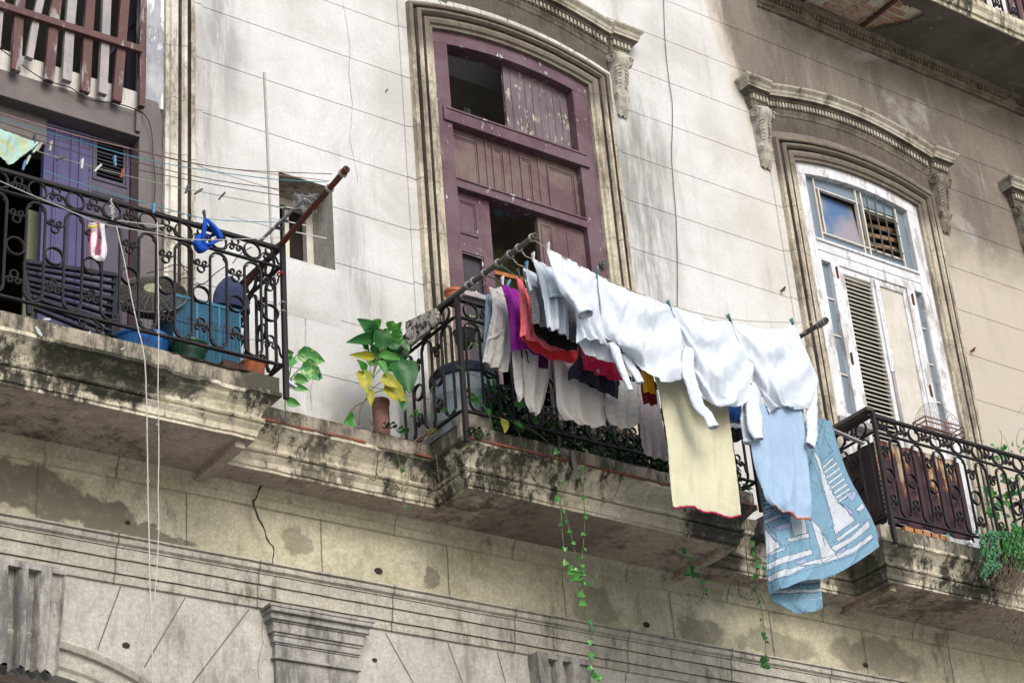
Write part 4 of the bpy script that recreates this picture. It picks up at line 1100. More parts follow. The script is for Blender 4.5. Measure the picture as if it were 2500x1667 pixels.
# ================================================================ LAUNDRY
def c3(x, y): return (1150+x/3.7325, 580+y/3.7325)
def c4(x, y): return (1500+x/3.266, 720+y/3.266)
def c5(x, y): return (950+x/3.7325, 700+y/3.7325)
def c1(x, y): return (x/3.7325, 380+y/3.7325)
def c2(x, y): return (350+x/3.7325, 500+y/3.7325)
def z5(x, y): return zp(5, x, y)
def z9(x, y): return zp(9, x, y)
def z8(x, y): return zp(8, x, y)
def z1(x, y): return zp(1, x, y)
def z4(x, y): return zp(4, x, y)
def z6(x, y): return zp(6, x, y)
def px_(x, y): return (x, y)
def grid(rows, f, y, nu=8, nv=8):
    """control rows of (x, y[, extra depth]) in picture measure -> smooth grid of points at real depth"""
    R = []
    for r in rows:
        P = []
        for q in r:
            p = f(q[0], q[1]); P.append(Vector((p[0], p[1], y+(q[2] if len(q) > 2 else 0))))
        R.append(catmull(P, nu))
    n = len(R[0]); cols = [catmull([r[i] for r in R], nv) for i in range(n)]
    return [[cols[i][j] for i in range(n)] for j in range(len(cols[0]))]
import numpy as np
def relax(P, ex=(1.06,1.02), att=.02, iters=160, pins='ends', wrap=False, seed=0, grav=.00016, stiff=.25):
    """let a sheet of points buckle into natural folds: rest lengths a little longer than the outline it hangs in"""
    P = np.array(P, float); H, W_ = P.shape[:2]; T = P.copy(); rs = np.random.RandomState(seed+1)
    def lens(A, B): return np.linalg.norm(A-B, axis=2)
    cons = []
    def add(i0, i1, j0, j1, si, sj, f, w):
        # pairs (i, j)-(i+si, j+sj), split in two colours
        I, J = np.mgrid[i0:i1, j0:j1]
        for col in (0, 1):
            k = ((I//max(1, si) if si else J//max(1, abs(sj))) % 2) == col
            a = (I[k], J[k]); c = (I[k]+si, (J[k]+sj) % W_ if wrap else J[k]+sj)
            if len(a[0]): cons.append((a, c, np.linalg.norm(P[a]-P[c], axis=1)*f, w))
    je = W_ if wrap else W_-1
    add(0, H, 0, je, 0, 1, ex[0], .5); add(0, H-1, 0, W_, 1, 0, ex[1], .5)
    sh = (ex[0]+ex[1])/2; add(0, H-1, 0, je, 1, 1, sh, .25)
    if not wrap: add(0, H-1, 1, W_, 1, -1, sh, .25)
    if W_ > 4: add(0, H, 0, (W_ if wrap else W_-2), 0, 2, ex[0]*.99, .5*stiff)
    if H > 4: add(0, H-2, 0, W_, 2, 0, ex[1]*.99, .5*stiff)
    P += rs.normal(0, .0012, P.shape)*np.array([.3,1,.3]); V = np.zeros_like(P)
    pin = np.zeros((H, W_), bool)
    if pins == 'ends': pin[0, 0] = pin[0, -1] = True
    elif pins == 'top': pin[0] = True
    a = np.full((H, W_, 1), att); a[0] = max(att, .25)
    a[:, 0] = np.maximum(a[:, 0], .06); a[:, -1] = np.maximum(a[:, -1], .06); a[-1] = np.maximum(a[-1], .05)
    for it in range(iters):
        old = P.copy(); P = P+V*.9; P[..., 2] -= grav
        for _ in range(5):
            for A, C, L, w in cons:
                d = P[C]-P[A]; n = np.linalg.norm(d, axis=1)+1e-9; q = d*((n-L)/n*w)[:, None]
                P[A] += q; P[C] -= q
        P += (T-P)*a; P[pin] = T[pin]; V = P-old
    return P
def cloth_layer(b, rows, f, y, folds=(.012, 4), swag=(0, 0), seed=0, nu=11, nv=11, mi=0, fine=.0022, hang=1.0, matfn=None, env0=.25, uvs=None, sim=(1.055,1.015,.03,70)):
    Gd = grid(rows, f, y, nu, nv); H = len(Gd); Wd = len(Gd[0]); base = len(b.v)
    for j in range(H):
        v = j/(H-1)
        for i in range(Wd):
            u = i/(Wd-1); q = Gd[j][i]
            w = at(q.x, q.y, q.z)
            d = folds[0]*(env0+(1-env0)*min(1, v*hang))*math.sin(2*math.pi*(folds[1]*u+.22*math.sin(2.6*v+seed)+.13*nz(u*5, v*4, seed))+seed)
            d += .5*folds[0]*nz(u*folds[1]*2.3, v*2.2, seed+9)
            if swag[0]:
                s = v-.55*4*u*(1-u)*.6; d += swag[0]*math.sin(2*math.pi*swag[1]*s+.8*nz(u*3, v*3, seed))*min(1, 3.5*v)*math.sin(math.pi*u)**.5*(1-.35*v)
            rg = 1-abs(nz(u*folds[1]*2.6+1.3*v, v*1.7+.8*u, seed+5))*3.2; d -= folds[0]*.75*max(0, rg)**2*(.4+.6*v)
            if swag[0]:
                for cu in (0, 1):
                    rr_ = math.hypot(u-cu, v*1.1)+1e-4; an = math.atan2(v*1.1, abs(u-cu)); d -= .010*max(0, math.cos(an*9+seed+cu))**3*math.exp(-rr_*2.2)*min(1, rr_*6)
            d += fine*nz(w.x*38, w.z*30, seed)+fine*.6*nz(w.x*80, w.z*75, seed+3)
            b.v.append((w.x+.25*d, w.y+d, w.z))
            if uvs is not None: uvs.append((q.x, q.y))
    if sim and H > 8 and Wd > 8:
        Q = relax(np.array(b.v[base:]).reshape(H, Wd, 3), (sim[0], sim[1]), sim[2], sim[3], seed=seed)
        b.v[base:] = [tuple(map(float, q)) for q in Q.reshape(-1, 3)]
    for j in range(H-1):
        for i in range(Wd-1):
            b.f.append((base+j*Wd+i, base+j*Wd+i+1, base+(j+1)*Wd+i+1, base+(j+1)*Wd+i)); b.m.append(mi)
    return Gd
def sleeve(b, pts, f, y, n=22, mi=0, flat=.55, seed=0, dy=0.0, cuff=True):
    """flattened cloth tube: pts = (x, y, half width in picture px[, depth])"""
    ctr = []; rad = []
    for p in pts:
        q = f(p[0], p[1]); e = p[3] if len(p) > 3 else 0; w = at(q[0], q[1], y+e); q2 = f(p[0]+p[2], p[1]); w2 = at(q2[0], q2[1], y+e); ctr.append(w); rad.append((w2-w).length*.76)
    C = catmull(ctr, 10); Rr = [v.x for v in catmull([Vector((r,0,0)) for r in rad], 10)]
    rings = []
    for i, c in enumerate(C):
        t = (C[min(i+1, len(C)-1)]-C[max(i-1, 0)]).normalized(); u = t.cross(Vector((0,1,0))).normalized(); w = u.cross(t); rg = []
        fl = flat*.7+(.30 if i > len(C)-4 else 0)
        for k in range(n):
            a = 2*math.pi*k/n; rg_ = max(0, 1-4*abs(nz(math.cos(a)*1.1+seed, i*.42, math.sin(a)*1.1))); rr = Rr[i]*(1-.10*rg_**1.5+.08*math.cos(3*a+seed)+.12*nz(math.cos(a)*1.4, i*.30, math.sin(a)*1.4+seed)+.12*nz(math.cos(a)*3, i*.8, math.sin(a)*3+seed))
            rg.append(c+u*(rr*math.cos(a))+w*(rr*fl*math.sin(a)))
        rings.append(rg)
    Q = relax(np.array([[tuple(p) for p in r] for r in rings]), (1.03,1.03), .10, 50, pins='top', wrap=True, seed=seed, grav=.00005); rings = [[Vector(map(float, p)) for p in r] for r in Q]
    b.loft(rings, closed=True, mi=mi)
    if cuff:
        rg = rings[-1]; c = C[-1]; t = (C[-1]-C[-2]).normalized(); c0 = C[-3]
        b.loft([rg, [p+(p-c)*.04+t*.001 for p in rg], [p+(p-c)*.05-t*.020 for p in rg]], closed=True, mi=mi)
def fab(name, col, col2=None, rough=.92, sc=7, weave=420, tr=.12, sheen=.1, bs=.6, crease=.5):
    g = G(name); n = g.noise(sc, 4, .6); c = g.mix(g.rng(n, .3, .7), col, col2 or tuple(x*.88 for x in col)); w = g.noise(weave, 2, .5)
    r1 = g.m('SUBTRACT', 1.0, g.m('ABSOLUTE', g.m('SUBTRACT', g.m('MULTIPLY', g.noise(5.5, 3, .5, st=(1.2,1,.8), dist=1.2), 8), 4)), clamp=True)
    r2 = g.m('SUBTRACT', 1.0, g.m('ABSOLUTE', g.m('SUBTRACT', g.m('MULTIPLY', g.noise(15, 3, .5, dist=1.5), 8), 4)), clamp=True)
    h = g.m('ADD', g.m('MULTIPLY', g.m('POWER', r1, 2.5), crease), g.m('MULTIPLY', g.m('POWER', r2, 2.0), crease*.35)); h = g.m('ADD', h, g.m('MULTIPLY', g.m('ADD', g.noise(45, 4, .6), g.m('MULTIPLY', w, .5)), .22))
    return g.done(c, rough, h, bs, .012, .15, 0, sheen, tr)
WHITE = fab('white_cotton', (.64,.69,.755), (.60,.655,.72), tr=.14, bs=.35, crease=.12)
WHITE2 = fab('off_white_cotton', (.72,.72,.72), (.66,.66,.67), tr=.1)
def stripes(name, c1_, c2_, freq, axis='Z', thr=(.45,.55), tr=.05):
    g = G(name); X, Y, Z = g.xyz(); v = g.m('ADD', Z if axis == 'Z' else X, g.m('MULTIPLY', X if axis == 'Z' else Z, .12)); v = g.m('ADD', v, g.m('MULTIPLY', g.noise(5, 3), .05))
    s = g.m('ADD', g.m('MULTIPLY', g.m('SINE', g.m('MULTIPLY', v, freq)), .5), .5)
    return g.done(g.mix(g.rng(s, *thr), c1_, c2_), .9, g.noise(60, 3), .2, .003, .15, 0, 0, tr)
def dots(name, base, dot, sc, thr=.25):
    g = G(name); d = g.vor(sc, st=(1,1,1)); return g.done(g.mix(g.rng(d, thr, thr+.06), dot, base), .92, g.noise(50, 3), .3, .003, .15, 0, 0, .1)
def garment(name, layers, mats, label, cat, group='washing hung on the lines of the middle balcony', thick=.0022, tag_=True):
    b = MB()
    for L in layers: 
        if L[0] == 'S': sleeve(b, *L[1:-1], **L[-1])
        else: cloth_layer(b, *L[1:-1], **L[-1])
    o = b.build(name, mats, None, smooth=True, solid=thick)
    return tag(o, label, cat, group)

YA, YB, YC, YD, YE, YF, YG = -1.45, -1.327, -1.24, -1.124, -.985, -.871, -.81
garment('white_shirt', [
    ('C', [[(690,105),(860,182),(1010,262),(1158,345)], [(745,290,-.02),(880,330),(1020,400,-.02),(1168,480)], [(825,500,-.02),(940,520,-.03),(1060,600,-.02),(1178,680)], [(955,650),(990,760,-.03),(1090,790),(1190,850)], [(965,950),(1070,915,-.02),(1180,948),(1255,1003)]], c3, YA, dict(folds=(.014,3), swag=(.012,2.2), seed=1)),
    ('C', [[(965,760,.07),(1080,800,.07),(1200,840,.07),(1330,900,.05)], [(985,940,.07),(1100,960,.08),(1220,1000,.07),(1330,1040,.05)], [(1040,1050,.07),(1130,1090,.08),(1230,1118,.07),(1335,1150,.05)]], c3, YA, dict(folds=(.008,2), seed=2)),
    ('S', [(860,400,45,-.02),(930,500,70,-.04),(1000,600,78,-.06),(1050,695,72,-.08)], c3, YA, dict(seed=4, flat=.6))],
    WHITE, 'white short-sleeved shirt nearest the upper end of the pole, pegged by its hem', 'shirt')
garment('white_shirt', [
    ('C', [[(1150,345),(1330,440),(1500,510),(1680,570),(1850,640)], [(1165,500,-.01),(1320,560,-.02),(1500,600,-.03),(1690,690),(1890,760,.01)], [(1180,680),(1290,740,-.02),(1480,800,-.04),(1690,860),(1930,950,.01)], [(1185,860),(1300,930,-.01),(1480,990,-.03),(1700,1050),(1960,1090)], [(1230,900),(1440,1050),(1560,1150,-.01),(1730,1190),(2010,1200)], [(1300,940,.02),(1480,1100),(1600,1250),(1798,1311),(2060,1250)]], c3, YA, dict(folds=(.014,3), swag=(.020,2.6), seed=12, nu=11, nv=10)),
    ('S', [(1290,960,60,.0),(1340,1100,48,.0),(1400,1260,40,.0),(1455,1390,26,.0)], c3, YA, dict(seed=6, flat=.45)),
    ('S', [(90,470,45,.03),(130,560,40,.03),(180,640,40,.02),(205,700,32,.02)], c4, YA, dict(seed=9, flat=.5))],
    WHITE, 'white long-sleeved shirt second from the upper pole end, hanging in deep swags', 'shirt')
garment('white_shirt', [
    ('C', [[(440,85),(590,135),(760,200,.01),(935,215)], [(500,200),(640,290,-.02),(780,330,-.01),(965,330)], [(560,350),(680,430,-.03),(830,470,-.02),(1060,470)], [(600,520),(720,600,-.03),(860,640,-.03),(1105,560)], [(660,690),(760,770,-.02),(900,800,-.02),(1085,700)], [(700,800),(770,868),(920,892),(1062,850)]], c4, YA, dict(folds=(.014,2.5), swag=(.020,2.8), seed=21, nu=12)),
    ('S', [(600,430,45,-.02),(590,600,62,-.03),(640,780,62,-.03),(680,890,55,-.03),(745,960,50,-.04),(790,1055,46,-.05)], c4, YA, dict(seed=16, flat=.5))],
    WHITE, 'white long-sleeved shirt in the middle of the row, its cuffed sleeve over the yellow towel', 'shirt')
LAST = garment('white_shirt', [
    ('C', [[(935,212),(1080,250,.01),(1260,278,.01),(1430,240)], [(975,330),(1130,390,-.02),(1280,410,-.03),(1490,370)], [(1035,480,.01),(1160,540,-.03),(1320,560,-.03),(1570,540)], [(1105,640),(1200,700,-.02),(1340,720,-.03),(1622,670)], [(1180,780),(1260,830,-.01),(1380,840,-.02),(1612,780)], [(1240,930),(1320,890),(1440,905),(1570,915)]], c4, YA, dict(folds=(.014,3), swag=(.018,2.4), seed=31, nu=12)),
    ('S', [(1120,720,55,.02),(1100,850,70,.02),(1110,980,78,.0),(1120,1080,68,-.01),(1150,1150,40,-.02)], c4, YA, dict(seed=26, flat=.4)),
    ('S', [(1060,880,30,.06),(1040,1000,40,.05),(1055,1120,36,.04),(1062,1180,34,.04)], c4, YA, dict(seed=28, flat=.6)),
    ('S', [(1590,740,30,.0),(1575,880,48,.0),(1570,1000,52,.0),(1575,1110,48,.0),(1556,1205,36,-.02)], c4, YA, dict(seed=27, flat=.5))],
    WHITE, 'white long-sleeved shirt at the far end of the row, beside the light blue towel', 'shirt')
for q in ((1090,708),(1177,803),(1215,893)):
    p = at(*c4(*q), YA-.035); b = MB(); b.lathe((p.x, p.y, p.z), [(.0001,-.002),(.0045,-.002),(.0045,.002),(.0001,.002)], 10, axis='y'); b.build('button', M['dark'], LAST)
garment('white_shirt', [
    ('C', [[(560,190),(640,232),(735,275),(800,300)], [(612,340,-.01),(700,350,-.02),(780,400),(850,430)], [(660,560),(745,555,-.02),(820,600,-.01),(882,640)], [(690,820),(760,835,-.01),(830,865),(890,915)]], c3, YB, dict(folds=(.016,3), seed=41)),
    ('S', [(720,420,45,-.02),(760,490,70,-.03),(775,560,75,-.03)], c3, YB, dict(seed=44, flat=.5))],
    WHITE, 'pale bluish short-sleeved shirt with a frayed hem, behind the nearest white shirt', 'shirt')
garment('white_blouse', [
    ('C', [[(475,275),(535,300),(600,340)], [(492,380),(550,395,-.01),(608,425)], [(520,500),(565,470),(608,445)]], c3, YC, dict(folds=(.006,2), seed=51)),
    ('C', [[(462,310,.004),(478,310,.004),(484,330,.004)], [(505,430,.004),(515,430,.004),(521,440,.004)], [(508,490,.004),(519,497,.004),(525,490,.004)]], c3, YC, dict(folds=(.002,1), mi=1, seed=52))],
    [WHITE, fab('black_trim', (.02,.02,.025))], 'small white top with black edging pegged above the striped shirt', 'top')
STR = stripes('black_white_pinstripe', (.012,.012,.015), (.34,.35,.37), 620, thr=(.62,.78))
garment('striped_shirt', [
    ('C', [[(470,300),(600,380),(760,450),(930,560)], [(525,520),(620,560,-.01),(760,600),(940,690)], [(545,660),(650,690,-.02),(790,740),(955,820)], [(550,770),(670,815,-.01),(800,860),(970,955)]], c3, YC, dict(folds=(.014,5), seed=61)),
    ('C', [[(552,740,.05),(680,780,.06),(820,850,.06),(968,930,.03)], [(575,840,.05),(690,900,.07),(830,950,.07),(968,985,.03)], [(600,885,.05),(705,960,.07),(850,1015,.07),(962,1022,.03)]], c3, YC, dict(folds=(.006,3), mi=1, seed=62))],
    [STR, stripes('black_knit_inside', (.008,.007,.007), (.035,.03,.028), 620, thr=(.6,.9))], 'black and white pinstriped shirt showing its dark inside below the hem', 'shirt')
CORAL = fab('coral_jersey', (.88,.20,.215), (.82,.17,.19), tr=.2)
garment('coral_blouse', [
    ('C', [[(405,345),(440,370),(470,400)], [(430,450),(465,470,-.015),(500,500)], [(460,560),(485,580,-.015),(520,590)], [(480,615),(500,620),(515,612)]], c3, YD, dict(folds=(.012,2), seed=71)),
    ('C', [[(425,420,.01),(520,470,.01),(700,560,.01),(920,680,.01)], [(450,620),(560,700,-.01),(720,780),(950,880)], [(455,780),(560,840,-.02),(740,930,-.01),(968,980)], [(447,890),(540,930,-.01),(720,1012),(975,1040)]], c3, YD, dict(folds=(.016,3), seed=72)),
    ('C', [[(455,860,.06),(580,920,.08),(780,1000,.08),(978,1020,.04)], [(458,920,.06),(600,1010,.09),(790,1070,.09),(985,1085,.04)], [(480,945,.06),(620,1060,.09),(800,1120,.09),(985,1138,.04)]], c3, YD, dict(folds=(.008,3), mi=1, seed=73))],
    [CORAL, fab('coral_red_inside', (.80,.065,.075), tr=.2)], 'coral pink top with ruffled strap hanging open at the hem', 'top')
PUR = fab('purple_magenta_cotton', (.26,.015,.27), (.20,.01,.21))
garment('purple_skirt', [
    ('C', [[(265,412),(330,440),(400,470),(470,510)], [(310,540),(370,560,-.02),(430,600),(520,640)], [(345,720),(400,760,-.02),(470,800),(600,860)], [(362,900),(410,930,-.02),(500,960),(660,1040)], [(372,1028),(440,1012),(560,1040),(702,1112)]], c3, YE, dict(folds=(.018,3), seed=81)),
    ('C', [[(455,1010,.05),(560,1030,.06),(702,1090,.03)], [(462,1080,.05),(570,1110,.06),(704,1150,.03)], [(475,1120,.05),(580,1170,.06),(700,1190,.03)]], c3, YE, dict(folds=(.006,2), mi=1, seed=82))],
    [PUR, fab('dark_purple_inside', (.06,.006,.055))], 'bright purple garment beside the cargo shorts, dark inside its hem', 'skirt')
KH = fab('stone_grey_twill', (.50,.48,.455), (.42,.40,.375), sc=11)
garment('cargo_shorts', [
    ('C', [[(160,450),(230,470),(290,500),(345,560)], [(190,560),(250,580,-.01),(310,600),(355,680)], [(190,700),(250,720,-.02),(310,740),(362,800)], [(150,900),(220,930,-.02),(300,950),(365,960)], [(125,1040),(200,1070,-.01),(280,1110),(345,1120)], [(108,1125),(180,1165),(250,1195),(325,1230)]], c3, YF, dict(folds=(.012,2.5), seed=91, fine=.004)),
    ('C', [[(148,905,-.03),(210,880,-.032),(266,845,-.03)], [(152,925,-.034),(215,905,-.036),(268,868,-.032)]], c3, YF, dict(folds=(.001,1), seed=92)),
    ('C', [[(215,470,.04),(270,450,.04),(330,520,.04)], [(260,560,.04),(310,560,.04),(350,640,.04)]], c3, YF, dict(folds=(.008,2), seed=93)),
    ('C', [[(118,1110,.05),(220,1160,.06),(322,1190,.04)], [(150,1175,.05),(225,1205,.06),(318,1215,.04)]], c3, YF, dict(folds=(.003,2), mi=1, seed=94))],
    [KH, fab('peach_lining', (.45,.36,.31))], 'crumpled stone grey cargo shorts with a flapped pocket', 'shorts')
garment('blue_cloth', [('C', [[(140,515),(165,520),(190,545)], [(130,650),(160,660,-.01),(188,700)], [(122,850),(145,870,-.01),(170,900)], [(104,1080),(125,1100),(150,1110)]], c3, YG, dict(folds=(.008,2), seed=101))],
    fab('dull_blue_cotton', (.20,.30,.38)), 'narrow dull blue cloth, leftmost on the lines beside the cargo shorts', 'cloth')
TERRY = fab('cream_terry', (.60,.58,.54), (.52,.50,.47), sc=20, weave=200, bs=.7, crease=.25)
garment('cream_trousers', [
    ('C', [[(372,960),(400,970),(440,990),(470,1010)], [(375,1120),(410,1130,-.01),(445,1130),(472,1120)], [(388,1280),(420,1290,-.015),(460,1290),(487,1280)], [(400,1400),(430,1410,-.01),(465,1405),(494,1395)], [(425,1470),(438,1490),(455,1480),(480,1440)]], c3, -.93, dict(folds=(.01,2), seed=111)),
    ('C', [[(465,1000),(550,1030),(640,1060),(722,1080)], [(472,1150),(560,1170,-.015),(640,1170),(715,1180)], [(485,1330),(560,1340,-.02),(630,1330),(705,1310)], [(490,1470),(560,1490,-.01),(620,1500),(675,1440)], [(535,1570),(575,1595),(610,1605),(640,1560)]], c3, -.93, dict(folds=(.012,2.4), seed=112))],
    TERRY, 'cream trousers with two curved legs hanging below the purple garment', 'trousers')
garment('cream_towel', [('C', [[(1462,850),(1600,900),(1720,960),(1795,1010)], [(1475,1050),(1580,1080,-.01),(1700,1110),(1805,1150)], [(1490,1230),(1580,1270,-.01),(1700,1290),(1815,1280)], [(1540,1320),(1620,1350),(1720,1372),(1822,1366)]], z5, -1.0, dict(folds=(.014,3), seed=121))],
    stripes('cream_ribbed_cotton', (.60,.57,.53), (.53,.50,.46), 700, 'X'), 'ribbed cream cloth with a rounded bottom under the navy shirt', 'cloth')
garment('patterned_cloth', [('C', [[(1798,1040),(1880,1050),(1960,1060),(2030,1070)], [(1808,1160),(1880,1170,-.01),(1960,1170),(2030,1180)], [(1815,1270),(1880,1290,-.01),(1960,1290),(2042,1290)], [(1850,1350),(1910,1378),(1970,1384),(2046,1352)]], z5, -1.0, dict(folds=(.010,3), seed=131))],
    stripes('faint_banded_cotton', (.50,.49,.47), (.56,.53,.47), 130, 'Z'), 'pale cloth with faint blue-grey bands, next to the dotted mauve dress', 'cloth')
garment('navy_shirt', [('C', [[(1630,770),(1655,790),(1700,860),(1760,900)], [(1625,900),(1680,950,-.01),(1780,1000),(1900,1050)], [(1568,980),(1660,1020,-.02),(1780,1060),(1908,1100)], [(1565,1050),(1650,1065),(1790,1130),(1900,1178)]], z5, -1.09, dict(folds=(.012,3), seed=141)),
    ('C', [[(1640,1030,.03),(1760,1080,.03),(1905,1130,.03)], [(1680,1085,.03),(1780,1130,.03),(1880,1172,.03)]], z5, -1.09, dict(folds=(.004,3), seed=142))],
    fab('navy_jersey', (.022,.023,.038), (.016,.016,.024)), 'navy shirt hanging between the cream cloth and the crimson lace top', 'shirt')
g = G('crimson_lace'); v = g.vor(60, 'DISTANCE_TO_EDGE'); n = g.noise(11, 3)
CRIM = g.done(g.mix(g.mul(g.rng(v, .035, .015), g.rng(n, .5, .6)), (.50,.012,.06), (.75,.25,.30)), .85, n, .3, .003, .2, 0, 0, .1)
garment('crimson_blouse', [('C', [[(1640,780),(1720,820),(1820,860),(1900,900)], [(1655,870),(1730,900,-.01),(1820,930),(1905,980)], [(1668,975),(1740,1010,-.01),(1830,1040),(1950,1072)]], z5, -1.16, dict(folds=(.012,3), seed=151))],
    CRIM, 'crimson lace top above the navy shirt', 'top')
b = MB(); p = at(*z5(1765,995), -1.185)
b.tube(circle_pts := [(p.x+.011*math.cos(k*.6), p.y, p.z+.011*math.sin(k*.6)) for k in range(11)], .0016, 5)
for k in range(3): b.tube([(p.x, p.y-.001, p.z), (p.x+.009*math.cos(2.1*k+.5), p.y-.001, p.z+.009*math.sin(2.1*k+.5))], .002, 5)
tag(b.build('round_emblem', fab('pale_emblem', (.70,.55,.5))), 'small pale round emblem on the crimson lace top', 'emblem')
garment('dotted_dress', [('C', [[(180,700),(240,720),(300,740),(345,760)], [(192,860),(250,880,-.01),(310,880),(360,890)], [(205,1050),(260,1070,-.015),(320,1080),(395,1080)], [(215,1190),(270,1210,-.01),(340,1230),(420,1240)], [(232,1240),(290,1285),(350,1300),(440,1318)]], c4, -.95, dict(folds=(.014,3), seed=161)),
    ('C', [[(222,1150,.05),(320,1170,.06),(430,1200,.04)], [(235,1250,.05),(320,1290,.06),(436,1310,.04)]], c4, -.95, dict(folds=(.004,3), seed=162))],
    dots('mauve_dotted_cotton', (.46,.41,.42), (.22,.19,.25), 75, .22), 'mauve dress with small dark dots, left of the yellow towel', 'dress')
garment('yellow_blouse', [('C', [[(212,560),(260,590),(305,620)], [(225,660),(270,670,-.01),(318,690)], [(235,770),(280,775),(325,788)]], c4, -1.25, dict(folds=(.010,2), seed=171))],
    fab('mustard_cotton', (.80,.42,.02), (.72,.33,.01)), 'mustard yellow top peeping out left of the yellow towel', 'top')
garment('dark_red_cloth', [('C', [[(205,640),(270,660),(330,690)], [(218,760),(280,780,-.01),(338,800)], [(235,860),(290,872),(346,876)]], c4, -1.2, dict(folds=(.010,2), seed=172))],
    fab('dark_red_cotton', (.20,.012,.02)), 'dark red cloth just below the mustard yellow top', 'cloth')
BLU = fab('strong_blue_cotton', (.02,.10,.34), (.012,.05,.18))
garment('blue_and_white_cloth', [('C', [[(905,860),(960,870),(1010,880)], [(912,930),(960,940,-.01),(1005,945)], [(918,1000),(965,1005),(1012,1010)]], c4, -1.0, dict(folds=(.008,2), seed=181)),
    ('C', [[(918,990,.01),(965,1000,.01),(1015,1005,.01)], [(922,1050,.01),(965,1058,.01),(1015,1060,.01)]], c4, -1.0, dict(folds=(.005,2), mi=1, seed=182)),
    ('C', [[(922,1050,.02),(965,1058,.02),(1015,1060,.02)], [(930,1150,.02),(970,1160,.02),(1012,1150,.02)]], c4, -1.0, dict(folds=(.008,2), mi=2, seed=183))],
    [BLU, WHITE2, fab('near_black_cotton', (.012,.012,.018))], 'blue, white and black cloth in the gap right of the yellow towel', 'cloth')
# ---- towels
YT = fab('pale_yellow_terry', (.60,.585,.42), (.54,.525,.37), sc=5, weave=260, bs=.6, crease=.15)
def towel(name, rows, f, y, mats, label, seed, hem):
    root = empty(name, at(*f(rows[0][0][0], rows[0][0][1]), y), label, 'towel', 'washing hung on the lines of the middle balcony')
    b = MB(); cloth_layer(b, rows, f, y, folds=(.014,2.6), seed=seed, nu=12, nv=10, fine=.002, sim=(1.03,1.01,.03,60)); b.build('cloth', mats[0], root, smooth=True, solid=.005)
    b2 = MB(); W_ = len(grid(rows, f, y, 12, 10)[0]); last = b.v[-W_:]; prev = b.v[-2*W_:-W_]
    r0 = [Vector(p)+(Vector(q)-Vector(p)).normalized()*hem*.5 for p, q in zip(last, prev)]; r1 = [Vector(p)-(Vector(q)-Vector(p)).normalized()*hem*.7 for p, q in zip(last, prev)]
    b2.loft([[(p.x, p.y-.004, p.z) for p in r0], [(p.x, p.y-.004, p.z) for p in r1], [(p.x, p.y+.004, p.z) for p in r1], [(p.x, p.y+.004, p.z) for p in r0]]); b2.build('hem_binding', mats[1], root, smooth=True)
towel('yellow_towel', [[(1585,880),(1650,905),(1715,925),(1772,940)], [(1612,960),(1665,980),(1730,1000),(1779,1015)], [(1628,1060),(1685,1075),(1740,1090),(1788,1100)], [(1637,1150),(1690,1162),(1750,1175),(1797,1185)], [(1645,1235),(1700,1238),(1755,1255),(1805,1258)]], px_, -1.32,
    [YT, fab('raspberry_binding', (.62,.03,.12))], 'long pale yellow towel with a raspberry red hem', 201, .007)
towel('light_blue_towel', [[(1835,980),(1870,985),(1920,990),(1960,990)], [(1835,1080),(1880,1085),(1930,1090),(1968,1090)], [(1850,1160),(1890,1165),(1940,1170),(1976,1170)], [(1866,1210),(1900,1215),(1945,1225),(1980,1225)], [(1884,1234),(1915,1246),(1950,1262),(1981,1266)]], px_, -1.43,
    [fab('light_blue_terry', (.36,.49,.63), (.31,.43,.58), sc=5, weave=260, bs=.6, crease=.15), fab('orange_binding', (.75,.22,.07))], 'light blue towel with an orange hem in front of the boat-patterned sheet', 211, .009)
